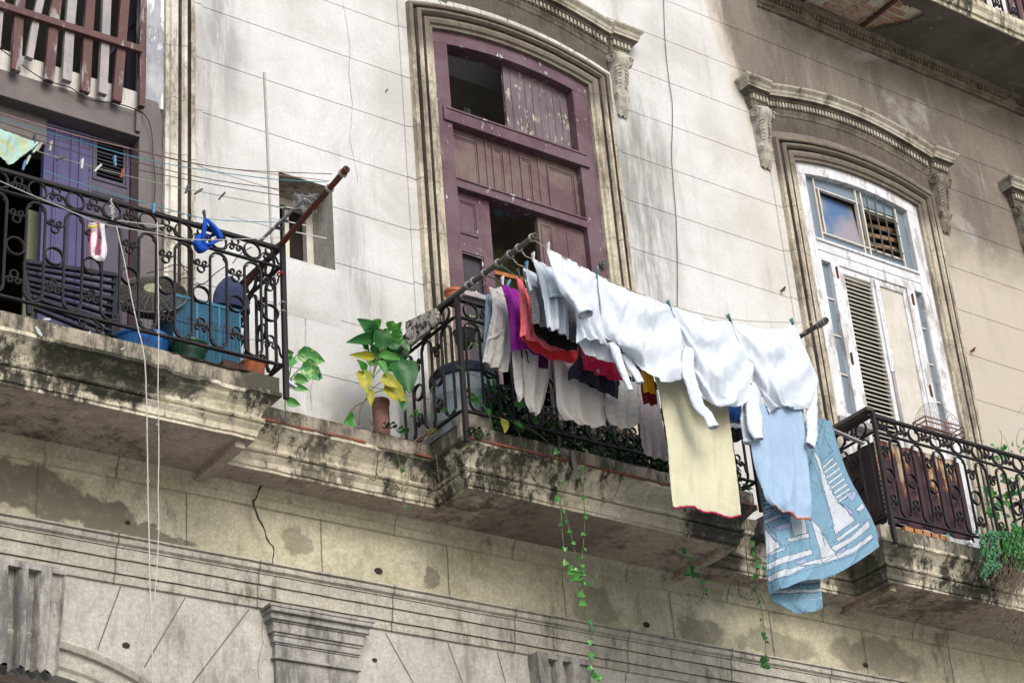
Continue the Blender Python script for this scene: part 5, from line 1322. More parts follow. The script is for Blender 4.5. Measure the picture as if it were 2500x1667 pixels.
# ---- sheet printed with sails
def sail_sheet():
    def cs(x, y): return (1840+x/1.792, 1000+y/1.792)
    P_ = [  # sails, hulls and waves; colour 1 = pale, 2 = lavender
        (1, [(256,178),(300,330),(345,470),(358,545),(438,488),(360,385),(310,280),(275,205)]), (1, [(245,480),(300,670),(362,632),(300,545),(307,592),(285,520)]), (1, [(155,455),(182,550),(232,540),(225,475)]),
        (1, [(48,515),(60,640),(112,600)]), (2, [(400,385),(432,350),(455,362),(425,408)]), (2, [(372,405),(430,450),(420,470),(400,440)]), (2, [(85,515),(160,490),(170,515),(110,530)]), (1, [(440,440),(480,405),(487,425),(455,452)]),
        (1, [(358,566),(462,492),(455,515),(375,574)]), (1, [(338,600),(420,560),(505,478),(512,508),(440,570),(360,618)]), (2, [(362,640),(368,620),(403,598),(396,622)]),
        (1, [(205,686),(300,672),(430,630),(525,558),(520,538),(430,605),(300,650),(215,672)]), (1, [(135,570),(180,552),(238,540),(240,558),(150,578)]), (1, [(62,700),(185,652),(252,636),(250,612),(170,630),(60,672)]),
        (1, [(66,752),(150,724),(225,690),(195,682),(130,700),(64,728)]), (2, [(180,664),(225,650),(232,668),(200,678)]), (1, [(45,500),(118,470),(116,455),(44,484)]), (1, [(55,642),(132,616),(130,606),(54,632)]),
        (1, [(46,470),(100,440),(96,430),(45,458)]), (2, [(120,460),(150,456),(156,470),(126,478)]), (2, [(60,500),(100,560),(118,596),(84,556)])]
    for k, (x0_, y0_, x1_, y1_) in enumerate(((300,250,345,210),(304,272,360,232),(313,296,371,256),(322,318,381,280),(332,341,392,304),(345,361,402,328),(356,381,412,348),(364,400,418,368))):
        P_.append((1, [(x0_, y0_), (x1_, y1_-4), (x1_+4, y1_+7), (x0_+4, y0_+10)]))
    for k in range(6): P_.append((1, [(38+k, 345+k*19), (90+k*4, 335+k*19), (92+k*4, 344+k*19), (39+k, 354+k*19)]))
    P_ = [(k_, [((cs(*q)[0]-1660)*2.8, (cs(*q)[1]-1107)*2.8) for q in pl_]) for k_, pl_ in P_]
    LN = [[cs(*q) for q in l] for l in ([(66,757),(150,730),(300,680),(430,640),(528,562)],[(300,240),(270,140),(290,120)],[(345,185),(310,110),(290,60)],[(240,200),(345,480)],[(256,178),(235,300),(250,480)],[(300,535),(360,500)],[(395,400),(440,350)],[(285,235),(345,180)],[(235,500),(245,610)],[(360,580),(300,540)],[(112,600),(155,590),(130,610)],[(120,470),(150,490)])]
    P2 = []
    for k, pl in P_: P2.append((k, [z9(*q) for q in pl]))
    P_ = P2
    def test(px, py):
        best = 0; edge = 9
        for k, pl in P_:
            r = False; j = len(pl)-1
            for i in range(len(pl)):
                (ax, ay), (bx, by) = pl[i], pl[j]
                if (ay > py) != (by > py) and px < (bx-ax)*(py-ay)/(by-ay)+ax: r = not r
                dx, dy = bx-ax, by-ay; t = max(0, min(1, ((px-ax)*dx+(py-ay)*dy)/(dx*dx+dy*dy+1e-9))); edge = min(edge, math.hypot(px-ax-t*dx, py-ay-t*dy)); j = i
            if r: best = k
        for l in LN:
            for (ax, ay), (bx, by) in zip(l[:-1], l[1:]):
                dx, dy = bx-ax, by-ay; t = max(0, min(1, ((px-ax)*dx+(py-ay)*dy)/(dx*dx+dy*dy+1e-9))); edge = min(edge, math.hypot(px-ax-t*dx, py-ay-t*dy)*1.2)
        return 3 if edge < .62 else best
    b = MB(); uv = []
    rows = [[(885,-250),(930,-240),(975,-235),(1000,-230),(1030,-220)], [(700,-40,.05),(800,-20,.02),(900,0),(1000,10),(1105,20)], [(565,170,.03),(730,190,.0),(880,200),(1040,210),(1195,220)], [(572,430,.03),(720,430,-.0),(880,430),(1080,420),(1300,400)], [(590,680,.04),(720,680,-.02),(870,670),(1100,640),(1352,530)], [(598,830,.05),(700,840,-.03),(850,850,-.03),(1080,800),(1362,610)], [(612,960,.06),(690,925,-.02),(830,880,-.04),(1090,812),(1366,634)]]
    cloth_layer(b, rows, z9, -1.33, folds=(.016,3.2), seed=301, nu=52, nv=48, sim=None, uvs=uv, fine=.002, env0=.5)
    rows2 = [[(640,760,.10),(760,770,.10),(860,770,.09),(940,760,.08)], [(640,880,.10),(755,880,.10),(860,880,.09),(952,870,.08)], [(622,980,.08),(740,1020,.07),(860,1000,.06),(962,975,.05)], [(628,1005,.08),(755,1076,.07),(880,1086,.06),(970,1058,.05)]]
    n0 = len(b.f); cloth_layer(b, rows2, z9, -1.33, folds=(.010,2.5), seed=302, nu=40, nv=34, sim=None, uvs=uv, fine=.002)
    for i, f in enumerate(b.f):
        cx = sum(uv[q][0] for q in f)/4; cy = sum(uv[q][1] for q in f)/4
        if i < n0:
            k = test(cx, cy); 
            X9, Y9 = (cx-1660)*2.8, (cy-1107)*2.8
        else:
            X9, Y9 = (cx-1660)*2.8, (cy-1107)*2.8; k = 0
            if Y9 < 990:
                yy = (Y9+.05*(X9-750)) % 62; k = 1 if yy < 26 else 0
                if yy < 3 or abs(yy-26) < 3: k = 3
        b.m[i] = k
    B1 = fab('sky_blue_print', (.185,.33,.43), (.165,.30,.40)); B2 = fab('pale_grey_print', (.54,.58,.62)); B3 = fab('lavender_print', (.33,.38,.56)); B4 = fab('dark_outline_print', (.06,.10,.15))
    o = b.build('printed_sheet', [B1, B2, B3, B4], None, smooth=True, solid=.0015)
    tag(o, 'large blue sheet printed with white sailing boats, blowing out at the end of the lines', 'sheet', 'washing hung on the lines of the middle balcony')
sail_sheet()

# ================================================================ POLES, LINES, PEGS
PL = pole('clothes_pole', (6.18,-.50,7.652), (6.18,-1.485,7.620), .0165, M['pole_grey'], 'grey iron clothes pole at the left corner of the middle balcony, bound with wire', [(-y-.50)/.985 for y in (-1.46,-1.327,-1.24,-1.124,-.985,-.871,-.815)])
PR = pole('clothes_pole', (8.435,-.55,7.665), (8.435,-1.50,7.655), .0165, M['pole_grey'], 'grey iron clothes pole whose tip ends beside the white window', [.93,.96,.985])
def line(name, pts, r, mat, label, group='clotheslines of the middle balcony', cat='clothesline', knots=0):
    b = MB(); P = catmull(pts, 6); b.tube(P, r, 5)
    if knots:
        for k in range(8):
            p = P[0].lerp(P[min(6, len(P)-1)], k/8); b.tube([p+Vector((rnd.uniform(-.006,.006), rnd.uniform(-.006,.006), rnd.uniform(-.006,.006))) for _ in range(4)], r*1.0, 4)
    o = b.build(name, mat); return tag(o, label, cat, group)
ROPE = flat('pale_rope', (.45,.42,.34), .9, .3, 60); ROPEG = flat('green_rope', (.10,.22,.13), .8); ROPED = flat('dark_rope', (.08,.07,.07), .8); ROPEW = flat('white_rope', (.48,.47,.43), .9, .2, 60)
lines = [('A', YA, [(1306,592),(1338,607),(1458,671),(1633,744),(1782,779),(1935,787),(1993,784)], ROPE, 'pale outermost clothesline of the middle balcony carrying the four white shirts'),
    ('B', YB, [c3(430,135),c3(500,170),c3(565,197),c3(740,278)], ROPE, 'pale clothesline second from the tip of the pole, holding the frayed white shirt'),
    ('C', YC, [c3(345,198),c3(420,240),c3(490,270),c3(600,335)], ROPE, 'knotted pale clothesline third from the tip of the pole, holding the small white top'),
    ('D', YD, [c3(265,265),c3(340,300),c3(415,350),c3(560,430)], ROPEG, 'green clothesline holding the coral pink top'),
    ('E', YE, [c3(165,350),c3(220,380),c3(270,415),c3(440,492)], ROPED, 'dark clothesline holding the purple garment'),
    ('F', YF, [c3(60,410),c3(120,440),c3(170,460),c3(345,555)], ROPED, 'dark clothesline holding the cargo shorts'),
    ('G', YG, [c3(20,450),c3(80,490),c3(140,520),c3(190,545)], ROPED, 'dark clothesline nearest the railing, holding the narrow dull blue cloth')]
for k, y, pts, mt, lb in lines:
    P = [at(*p, y) for p in pts]
    if k != 'A': P += [Vector((6.95, y, P[-1].z-.10)), Vector((7.5, y, 7.42)), Vector((8.05, y, 7.50)), Vector((8.435, y, 7.655))]
    P[0].x = 6.18; P[0].z = 7.625; line('clothesline', P, .0028, mt, lb, knots=(k in 'BCDE'))
def peg_proto(): 
    b = MB()
    for s in (-1, 1):
        b.bar((0, s*.009, .030), (0, s*.0015, -.030), .011, .005, up=(0,1,0)); b.bar((0, s*.0035, -.012), (0, s*.004, -.034), .010, .004, up=(0,1,0))
    b.tube([(-.007, 0, .004), (.007, 0, .004)], .0042, 8)
    return b
PEGC = {'teal': flat('teal_plastic', (.03,.17,.18), .5), 'blue': flat('blue_plastic', (.10,.25,.40), .5), 'white': flat('pale_plastic', (.52,.55,.52), .5), 'wood': flat('grey_peg_wood', (.36,.32,.26), .85), 'dark': flat('dark_plastic', (.045,.05,.055), .5), 'red': flat('brown_red_plastic', (.26,.06,.035), .5), 'mint': flat('mint_plastic', (.38,.48,.38), .5)}
def peg(px, py, y, col, tilt, label, group='clothes pegs on the middle lines', s=1.0):
    b = peg_proto(); p = at(px, py, y); mt = Matrix.Rotation(tilt, 3, 'Y'); b.v = [tuple(mt @ (Vector(v)*s)+p) for v in b.v]
    o = b.build('clothes_peg', PEGC[col]); tag(o, label, 'clothes peg', group)
q = c3(703,88); peg(q[0], q[1], YA, 'white', .1, 'pale peg at the near corner of the first white shirt')
peg(1458, 667, YA, 'teal', .2, 'teal peg where the first two white shirts meet')
q = c4(436,80); peg(q[0], q[1], YA, 'teal', -.35, 'teal peg right of the swagged second white shirt')
q = c4(918,190); peg(q[0], q[1], YA, 'teal', -.45, 'teal peg over the middle long-sleeved white shirt')
q = c4(1420,222); peg(q[0], q[1], YA, 'teal', -.25, 'teal peg at the last corner of the white shirts, near the right pole')
q = c3(566,175); peg(q[0], q[1], YB, 'white', .1, 'pale peg on the frayed bluish white shirt')
q = c3(506,258); peg(q[0], q[1], YC, 'blue', .1, 'blue peg on the small white top with black edging')
q = c3(430,325); peg(q[0], q[1], YD, 'dark', -.2, 'dark peg between the coral top and the striped shirt')
q = c3(286,392); peg(q[0], q[1], YE, 'white', .1, 'pale peg on the purple garment')
q = c3(338,420); peg(q[0], q[1], YE, 'blue', .4, 'blue-grey peg just behind the one on the purple garment')

# ---- left balcony: pole, aerial, lines
POLE1 = pole('clothes_pole', (4.99,-.12,7.58), (4.99,-1.40,7.742), .0175, M['pole_rust'], 'rusty red clothes pole sticking out of the left balcony', [.42,.86,.97])
GL = 'lines strung along the left balcony'
def lp(px, py): return atx(px, py, 4.99)
LL = [([z1(-60,742),z1(520,905),z1(1080,1062),z1(1600,1158),z1(2270,1190)], 'dark', 'dark line running highest to the tip of the rusty pole'),
      ([z1(-60,752),z1(480,915),z1(900,1020),z1(1330,1120),z1(1900,1195),z1(2250,1238)], 'turq', 'thin red and white flecked line just below the highest dark one'),
      ([z1(-60,795),z1(500,955),z1(1080,1110),z1(1800,1218),z1(2235,1246)], 'blue', 'turquoise line ending a little below the tip of the rusty pole'),
      ([z1(-60,815),z1(400,960),z1(900,1100),z1(1400,1220),z1(1900,1292),z1(2180,1322)], 'dark', 'black line sagging across the vent of the grey door'),
      ([z1(-60,860),z1(420,1010),z1(900,1150),z1(1400,1250),z1(1880,1330),z1(2160,1352)], 'dark', 'black line with loose twisted ends near the rusty pole'),
      ([z1(-60,925),z1(270,1040),z1(860,1200),z1(1280,1293),z1(1900,1412),z1(2070,1425)], 'green', 'greenish line with three dark pegs over the pale wall'),
      ([z1(300,1165),z1(600,1272),z1(1080,1412),z1(1450,1500),z1(1930,1520)], 'blue', 'lowest turquoise line with the blue cap')]
LC = {'dark': ROPED, 'turq': flat('faded_pink_line', (.36,.22,.20), .8), 'blue': flat('turquoise_line', (.08,.30,.38), .7), 'green': flat('green_grey_line', (.26,.33,.22), .8)}
LY_ = []
for pts, col, lb in LL:
    y = lp(*pts[-1]).y; LY_.append(y); line('clothesline', [at(*p, y) for p in pts], .0024, LC[col], lb, GL)
rope_pts = [c1(-60,205),c1(230,335),c1(560,470),c1(850,592),c1(1050,645),c1(1493,722),c2(200,288),c2(420,316),c2(760,318),c2(1245,296)]
line('rope', [at(*p, -.78) for p in rope_pts], .0028, ROPEW, 'white rope slung diagonally across the left railing', GL, 'rope')
line('rope', [at(*p, -.72) for p in (c1(1070,590),c1(1280,618),c1(1493,640),c2(100,200))], .003, ROPEW, 'short white cord tied along the middle bar of the left railing', GL, 'rope')
GC = 'cords hanging from the left balcony'
def cord(pts, r, label, kn=()):
    b = MB(); P = []
    for p in catmull([at(*q, yy) for q, yy in pts], 8): P.append(p+Vector((.0022*nz(p.z*18, 1), 0, 0)))
    b.tube(P, r, 6); b.tube([p+Vector((.0018*math.sin(i*1.9), .0018*math.cos(i*1.9), 0)) for i, p in enumerate(P)], r*.7, 5)
    for q in kn:
        p = at(*q, pts[-1][1]); b.tube([p+Vector((.009*math.sin(k*2.1), .006*math.cos(k*1.7), .006*math.sin(k*3.3))) for k in range(9)], r*.9, 5)
    tag(b.build('rope', ROPEW), label, 'cord', GC)
cord([(c1(1062,650),-.79),(c1(1130,950),-.79),(c1(1190,1250),-.79),(c1(1250,1540),-.79),(z4(985,890),-.79),(z4(1000,1150),-.8),(zp(7,1008,0),-.8),(zp(7,1012,300),-.8),(zp(7,1020,620),-.8),(zp(7,1025,900),-.8),(zp(7,1035,1200),-.8),(zp(7,1042,1420),-.8),(zp(7,1045,1640),-.8)], .0032, 'twisted grey cord hanging from the left railing, bent where it crosses the ledge', [zp(7,1012,185), zp(7,1008,335), zp(7,1030,1145)])
cord([(z4(1075,-20),-.76),(z4(1080,200),-.77),(z4(1082,450),-.78),(z4(1085,760),-.79),(z4(1080,1100),-.8),(z4(1086,1500),-.8),(zp(7,1082,250),-.8),(zp(7,1085,500),-.8),(zp(7,1072,800),-.8),(zp(7,1055,990),-.8),(zp(7,1030,1130),-.8)], .0028, 'straight pale cord right of the twisted one', [z4(1083,735), z4(1080,1362), zp(7,1052,993)])
# TV aerial lashed to the pole
AER = empty('tv_aerial', (4.99,-.9,7.66), 'white rod television aerial lashed along the rusty pole', 'aerial')
b = MB(); b.bar(lp(*c2(1060,412))+Vector((-.02,-.0,.03)), lp(*c2(1500,0))+Vector((-.02,0,.035)), .014, .014); b.build('boom', M['grey_wood'], AER)
ALU = flat('white_aluminium', (.58,.60,.62), .4, .1, 9, 0)
for (a, c_, m_, yy) in ((c2(800,105),c2(1200,210),c2(1230,215),None),(c2(1140,115),c2(1480,190),c2(1290,145),None),(z4(2010,45),z4(2230,90),z4(1920,20),None),(z1(1960,1415),z1(2070,1440),z1(2040,1430),None),(c2(1115,-5),c2(1320,40),c2(1300,30),None)):
    y = lp(*m_).y; p, q = at(*a, y), at(*c_, y); b = MB(); b.tube([p, q], .0035, 6); mm = at(*m_, y); b.tube([mm-(q-p).normalized()*.02, mm+(q-p).normalized()*.02], .009, 8, mi=1); b.build('element', [ALU, PEGC['dark']], AER)
b = MB()
for k in range(26):
    p = lp(*z1(2090+rnd.uniform(-60,60), 1385+rnd.uniform(-50,60))); b.tube([p+Vector((rnd.uniform(-.04,.04), rnd.uniform(-.02,.02), rnd.uniform(-.03,.03))) for _ in range(4)], .0024, 4)
b.build('wire_tangle', flat('grey_wire', (.33,.34,.34), .6), AER)
# aerial mast on the wall side of the corner
b = MB(); b.tube([at(*z1(1806,500), -.55), at(*z1(1822,860), -.55), at(*z1(1838,1240), -.55), at(*z1(1853,1568), -.55), at(*c2(1195,600), -.55), at(*c2(1210,1480), -.55)], .0085, 8)
tag(b.build('thin_mast', flat('grey_pipe', (.36,.35,.33), .6, .2, 30)), 'thin upright grey pipe rising from the corner of the left balcony', 'pipe')
# pegs on the left
GP = 'clothes pegs on the left lines'
yL = LY_[5]
for (x, y_, col, t, d, lb) in ((245,1020,'mint',.5,yL,'mint peg at the corner of the green and yellow cloth'),(268,1005,'wood',.35,yL,'grey wooden peg right at the tip of the green and yellow cloth'),(237,955,'dark',-.1,LY_[3],'dark blue peg above the tip of the green and yellow cloth'),(190,1095,'mint',.3,yL,'mint peg hanging loose under the green and yellow cloth'),(165,1130,'blue',.2,yL,'blue peg lowest beneath the green and yellow cloth'),
    (345,1000,'wood',.1,yL,'pale wooden peg on the left edge of the blue door'),(415,1080,'dark',.9,yL,'dark green peg lying tilted over the blue door leaf'),(560,1120,'white',.05,yL,'upright whitish peg on the joint of the blue door'),(630,1140,'dark',.5,yL,'slanting dark peg at the left edge of the vent'),(668,1150,'white',.6,yL,'slanting pale peg at the lower left of the vent'),(785,1100,'blue',-.1,LY_[3],'light blue peg in front of the vent'),
    (835,1185,'red',.25,yL,'brown red peg at the lower right of the vent'),(1280,1290,'dark',.3,yL,'first dark peg over the pale wall, standing upright'),(1357,1310,'dark',.8,yL,'second dark peg over the pale wall, lying over'),(1517,1340,'dark',.6,yL,'third dark peg over the pale wall, nearest the pole'),(1050,1422,'blue',.05,LY_[6],'teal peg on the turquoise line above the railing'),
    (1398,1470,'dark',-.2,LY_[6],'dark peg holding the blue cap')):
    q = z1(x, y_); peg(q[0], q[1], d, col, t, lb, GP, .95)
# green and yellow cloth at the far left
g = G('green_yellow_print'); n = g.noise(7, 3, .5, dist=1.5); X, Y, Z = g.xyz()
mt = g.done(g.mix(g.rng(n, .55, .7), g.mix(g.rng(n, .35, .45), (.50,.56,.30), (.42,.58,.50)), (.36,.56,.60)), .9, n, .2, .003, .1, 0, 0, .2)
garment('printed_cloth', [('C', [[(-90,850),(0,880),(130,930),(265,975)], [(-90,930),(0,960,-.01),(100,1000),(235,1005)], [(-90,1060),(0,1080),(75,1117),(150,1070)]], z1, LY_[3], dict(folds=(.008,2), seed=401))],
    mt, 'pale green cloth with yellow and blue print, cut by the left edge of the picture', 'cloth', 'things hung on the left lines')
# pink and white straps
b = MB()
def band_strip(b, pts, f, y, mi=0, thick=.002):
    A = catmull([at(*f(p[0], p[1]), y+(p[4] if len(p) > 4 else 0)) for p in pts], 6); B = catmull([at(*f(p[2], p[3]), y+(p[4] if len(p) > 4 else 0)) for p in pts], 6)
    b.loft([A, B], mi=mi)
Pn = [(808,615,885,610),(830,680,890,680,.01),(822,780,885,790,-.01),(822,900,870,890,.005),(850,935,885,900,.01),(900,960,905,905,.0),(955,945,920,870,-.01),(975,850,915,840,.01),(960,740,925,750,.01),(952,625,905,620)]
band_strip(b, Pn, c1, -.80)
for s in (0, 2): b.tube(catmull([at(*c1(p[s], p[s+1]), -.80+(p[4] if len(p) > 4 else 0)-.002) for p in Pn[:(4 if s == 0 else 9)]], 6), .0019, 5, mi=1)
b.tube([at(*c1(805,640), -.81), at(*c1(840,655), -.815), at(*c1(885,640), -.81)], .006, 5, mi=2)
tag(b.build('halter_bikini', [WHITE2, fab('hot_pink_edging', (.75,.05,.16)), fab('yellow_lining', (.75,.55,.1))], smooth=True, solid=.003), 'white halter top with hot pink edges looped over the white rope', 'top', 'things hung on the left lines')
# blue cap hung by its strap
CAPB = fab('cobalt_blue_twill', (.015,.10,.50), (.012,.07,.38), sheen=0)
yc = LY_[6]; cap_ = empty('baseball_hat', at(*c2(560,120), yc), 'cobalt blue cap hanging by its strap from the turquoise line', 'cap', 'things hung on the left lines')
def cc(x, y): return (470+x/8.15, 520+y/8.15)
b = MB(); cloth_layer(b, [[(100,440),(150,410),(200,375)],[(25,540),(120,520,-.03),(205,520)],[(10,620),(120,620,-.045),(245,645)],[(50,740),(160,710,-.04),(330,672)],[(110,800),(220,790,-.015),(352,695)]], cc, yc, folds=(.002,1), seed=1, sim=None); b.build('peak', CAPB, cap_, smooth=True, solid=.003)
b = MB()
for rows_ in ([[(215,100),(260,120),(300,150)],[(200,250),(240,260,-.015),(290,260)],[(185,370),(220,380,-.02),(262,390)],[(185,520),(210,530,-.02),(250,500)],[(195,630),(240,645,-.01),(275,600)]],
    [[(270,105),(300,118),(335,130)],[(310,200),(390,210,-.02),(450,235)],[(370,300),(470,310,-.03),(550,350)],[(430,400),(520,410,-.03),(600,430)],[(490,500),(550,500,-.02),(617,480)],[(530,560),(570,570),(610,550)]],
    [[(245,600),(350,590,.0),(430,520),(500,490)],[(270,640),(365,625,-.02),(440,560),(520,520)],[(290,680),(385,660),(455,605),(545,552)]],
    [[(262,400,.03),(340,430,.04),(445,415,.03)],[(268,470,.03),(350,488,.04),(452,458,.03)]], [[(285,230,.02),(330,270,.03),(400,320,.02)],[(265,325,.02),(330,335,.03),(412,375,.02)]]):
    cloth_layer(b, rows_, cc, yc, folds=(.003,1), seed=3, sim=None)
b.build('crown', CAPB, cap_, smooth=True, solid=.003)
# ================================================================ PLANTS
def leafmat(name, a, b_, vein=None, tr=.25):
    g = G(name); n = g.noise(22, 4, .6); n2 = g.noise(70, 3, .6); c = g.mix(g.rng(n, .35, .65), a, b_)
    if vein: c = g.mix(g.rng(g.noise(38, 3, .7, st=(1,1,.6)), .55, .6), c, vein)
    return g.done(c, .45, n2, .25, .003, .4, 0, 0, tr)
LG = [leafmat('leaf_deep_green', (.018,.10,.022), (.03,.14,.03)), leafmat('leaf_fresh_green', (.045,.20,.03), (.08,.27,.045)), leafmat('leaf_yellowing', (.42,.36,.035), (.24,.30,.035)), leafmat('leaf_variegated', (.05,.24,.06), (.08,.30,.07), (.45,.55,.18)), leafmat('stem_green', (.16,.22,.06), (.10,.15,.05)), leafmat('leaf_dark', (.008,.028,.010), (.016,.045,.014), tr=.1), flat('woody_stem', (.13,.10,.065), .9, .4, 40), leafmat('leaf_blue_green', (.07,.22,.12), (.13,.33,.17))]
def leaf(b, p, d, n, L, W, droop=.25, mi=0, shape='heart', steps=6):
    d = d.normalized(); s = d.cross(n)
    if s.length < 1e-3: s = Vector((1,0,0))
    s.normalize(); n = s.cross(d); base = len(b.v)
    for i in range(steps+1):
        t = i/steps
        if shape == 'heart': w = (math.sin(math.pi*min(1, t*1.02+.02)**.62))**.8 if t < 1 else 0.0
        elif shape == 'blade': w = (1-t)**.6*(.6+.4*min(1, t*4))
        else: w = math.sin(math.pi*(t*.94+.03))
        c = p+d*(L*t)-Vector((0,0,1))*(droop*L*t*t)
        for k in (-1, -.5, 0, .5, 1):
            q = c+s*(W*.5*w*k)+n*(abs(k)*.22*W*w-.06*W*math.sin(t*9+k*2)*w)
            b.v.append(tuple(q))
    for i in range(steps):
        for k in range(4):
            a = base+i*5+k; b.f.append((a, a+1, a+6, a+5)); b.m.append(mi)
def leafpx(b, f, p, q, w, y, mi, droop=.15, shape='heart', dy=-.03, nrm=None):
    A = at(*f(*p), y); B = at(*f(*q), y+dy); c = at(*f(p[0]+w, p[1]), y); W = (c-A).length
    n = nrm or Vector((rnd.uniform(-.5,.3), -1, rnd.uniform(-.2,.5)))
    leaf(b, A, B-A, n, (B-A).length, W, droop, mi, shape)
def stempx(b, f, pts, y, r=.0035, mi=4, n=5):
    P = catmull([at(*f(p[0], p[1]), y+(p[2] if len(p) > 2 else 0)) for p in pts], 5); b.tube(P, [r*(1-.5*i/len(P)) for i in range(len(P))], n, mi=mi)

b = MB(); Yp = -.40
for p, q, w, mi in (((240,745),(112,612),62,0),((285,850),(240,662),78,0),((240,770),(35,765),48,0),((250,745),(175,700),50,0),((300,800),(330,680),42,1),((310,805),(450,758),62,1),((365,770),(425,715),52,1),((320,740),(300,700),40,0),((235,905),(55,855),34,2),((265,888),(415,893),42,1),((175,1000),(113,898),38,1),((268,925),(322,1018),36,1),((150,995),(188,1135),64,2),((283,1040),(402,1095),62,2),((300,1105),(458,1178),92,2),((402,930),(478,1128),118,0),((95,1325),(22,1338),58,1),((420,1180),(436,1262),46,0),((198,1120),(214,1225),36,2),((330,830),(420,800),50,0),((290,780),(350,760),55,1)):
    leafpx(b, z5, p, q, w*1.45, Yp, mi, dy=rnd.uniform(-.05,.0), nrm=Vector((rnd.uniform(-.35,.0), -1, rnd.uniform(-.5,.1))))
for k in range(38):
    x, y = rnd.uniform(170,430), rnd.uniform(690,960); a = rnd.uniform(-2.6,.6); s = rnd.uniform(60,110); leafpx(b, z5, (x,y), (x+s*math.cos(a), y+s*math.sin(a)*.8), rnd.uniform(60,100), Yp+rnd.uniform(.02,.09), rnd.choice((0,1,1,5)))
for pts in ([(130,1365),(140,1250),(185,1180),(230,1110),(300,1060)],[(185,1180),(215,1050),(240,950),(262,860),(285,800)],[(225,1050),(250,960),(300,880),(340,800)],[(215,1045),(205,960),(210,905)],[(230,1040),(300,960),(400,935)],[(60,1290),(100,1240),(160,1210),(185,1185)],[(190,1170),(250,1140),(305,1125)],[(270,870),(300,830),(330,780)],[(235,1000),(262,930),(320,930)],[(300,1000),(330,1050),(420,1180)]):
    stempx(b, z5, pts, Yp+.02, .0042 if pts[0][1] > 1100 else .0034, 6 if pts[0][1] > 1200 else 4)
tag(b.build('pothos_plant', LG, smooth=True), 'leafy pothos with yellowing lower leaves beside the middle balcony', 'plant')
b = MB()
for p, q, w, mi in (((1965,880),(2010,862),36,3),((1975,930),(1950,900),48,3),((2032,885),(2226,908),80,3),((2060,965),(2206,1028),90,3),((2140,1020),(2190,1050),50,0),((2010,1048),(2112,1052),50,1),((1990,1103),(2114,1110),36,1),((1958,1205),(2056,1218),44,1),((1990,900),(1985,960),55,3)):
    leafpx(b, z4, p, q, w*1.35, -.46, mi, dy=-.03, nrm=Vector((-.2, -1, -.3)))
for pts in ([(1958,1150),(1975,1040),(2000,930),(2030,885)],[(1985,1050),(2020,1010),(2062,968)],[(1975,1090),(1990,1060),(2012,1048)],[(1958,1140),(1975,1115),(1995,1103)],[(1970,1060),(1972,960),(1968,885)],[(1955,1150),(1950,1230),(1955,1290)]): stempx(b, z4, pts, -.45, .005)
tag(b.build('pothos_plant', LG, smooth=True), 'small variegated pothos growing by the right end of the left balcony', 'plant')
# spider plant on the middle balcony
sp = empty('spider_plant', at(*c5(700,470), -.42), 'striped spider plant in a dark pot hanging inside the middle balcony', 'plant')
b = MB(); g = G('spider_leaf'); mt = leafmat('striped_blade', (.10,.26,.06), (.35,.45,.22), (.55,.62,.40))
for cx, cy, n_ in ((745,300,22),(770,520,20)):
    for k in range(n_):
        a = rnd.uniform(-.9,2.6); r_ = rnd.uniform(60,150); q = (cx+r_*math.cos(a), cy-r_*math.sin(a)*.8)
        leafpx(b, c5, (cx+rnd.uniform(-25,15), cy+rnd.uniform(-20,20)), q, rnd.uniform(9,15), -.44+rnd.uniform(-.05,.05), 0, droop=rnd.uniform(.5,1.0), shape='blade', dy=rnd.uniform(-.1,.05))
b.build('foliage', mt, sp, smooth=True)
b = MB(); p = at(*c5(690,470), -.42); b.lathe((p.x, p.y, p.z-.06), [(.045,0),(.06,.03),(.07,.09),(.075,.10),(.066,.104)], 18); b.build('pot', flat('dark_plastic_pot', (.03,.03,.028), .6), sp)
# thick dark creeper all along the middle rail
b = MB()
for k in range(3600):
    x = 6.42+1.95*rnd.random(); top = 7.16-.10*(x-6.4)+.09*nz(x*4, 1); z = 6.80+(top-6.80)*rnd.random()**.85; y = rnd.uniform(-.645,-.40)
    if nz(x*6, z*9, 4) < -.28: continue
    d = Vector((rnd.uniform(-1,1), rnd.uniform(-.8,.1), rnd.uniform(-.9,.4)))
    leaf(b, Vector((x,y,z)), d, Vector((rnd.uniform(-.5,.5), -1, rnd.uniform(0,.8))), rnd.uniform(.03,.065), rnd.uniform(.022,.042), .2, 5 if rnd.random() < .9 else 0, 'heart', 3)
for k in range(46):
    x = 6.42+1.95*rnd.random(); P = [Vector((x, rnd.uniform(-.62,-.5), 6.8))]
    for j in range(6): P.append(P[-1]+Vector((rnd.uniform(-.09,.09), rnd.uniform(-.03,.03), rnd.uniform(.0,.09))))
    b.tube(catmull(P, 3), .003, 4, mi=6)
tag(b.build('dark_creeper', LG), 'dense dark green creeper filling the railing behind the washing', 'creeper')
b = MB()
for k in range(60):
    x0, y0 = rnd.uniform(870,1030), 0; y0 = 1130+(x0-870)*.8+rnd.uniform(-40,60)
    leafpx(b, z5, (x0, y0), (x0+rnd.uniform(-28,28), y0+rnd.uniform(-10,30)), rnd.uniform(16,28), -.64, 1 if rnd.random() < .75 else 0, dy=rnd.uniform(-.03,.02))
leafpx(b, z5, (1000,1010), (1028,1260), 46, -.60, 0, shape='oval'); leafpx(b, z5, (1060,1050), (1050,1130), 60, -.6, 0); leafpx(b, z5, (1190,1215),(1270,1235), 40, -.70, 1); leafpx(b, z5, (1240,1200),(1215,1260), 34, -.70, 1)
leafpx(b, z5, (1105,1320), (1125,1405), 74, -.72, 2); leafpx(b, z5, (1190,1345),(1255,1385), 40, -.72, 1); leafpx(b, z5, (1300,1080),(1265,1160), 36, -.74, 2, shape='oval')
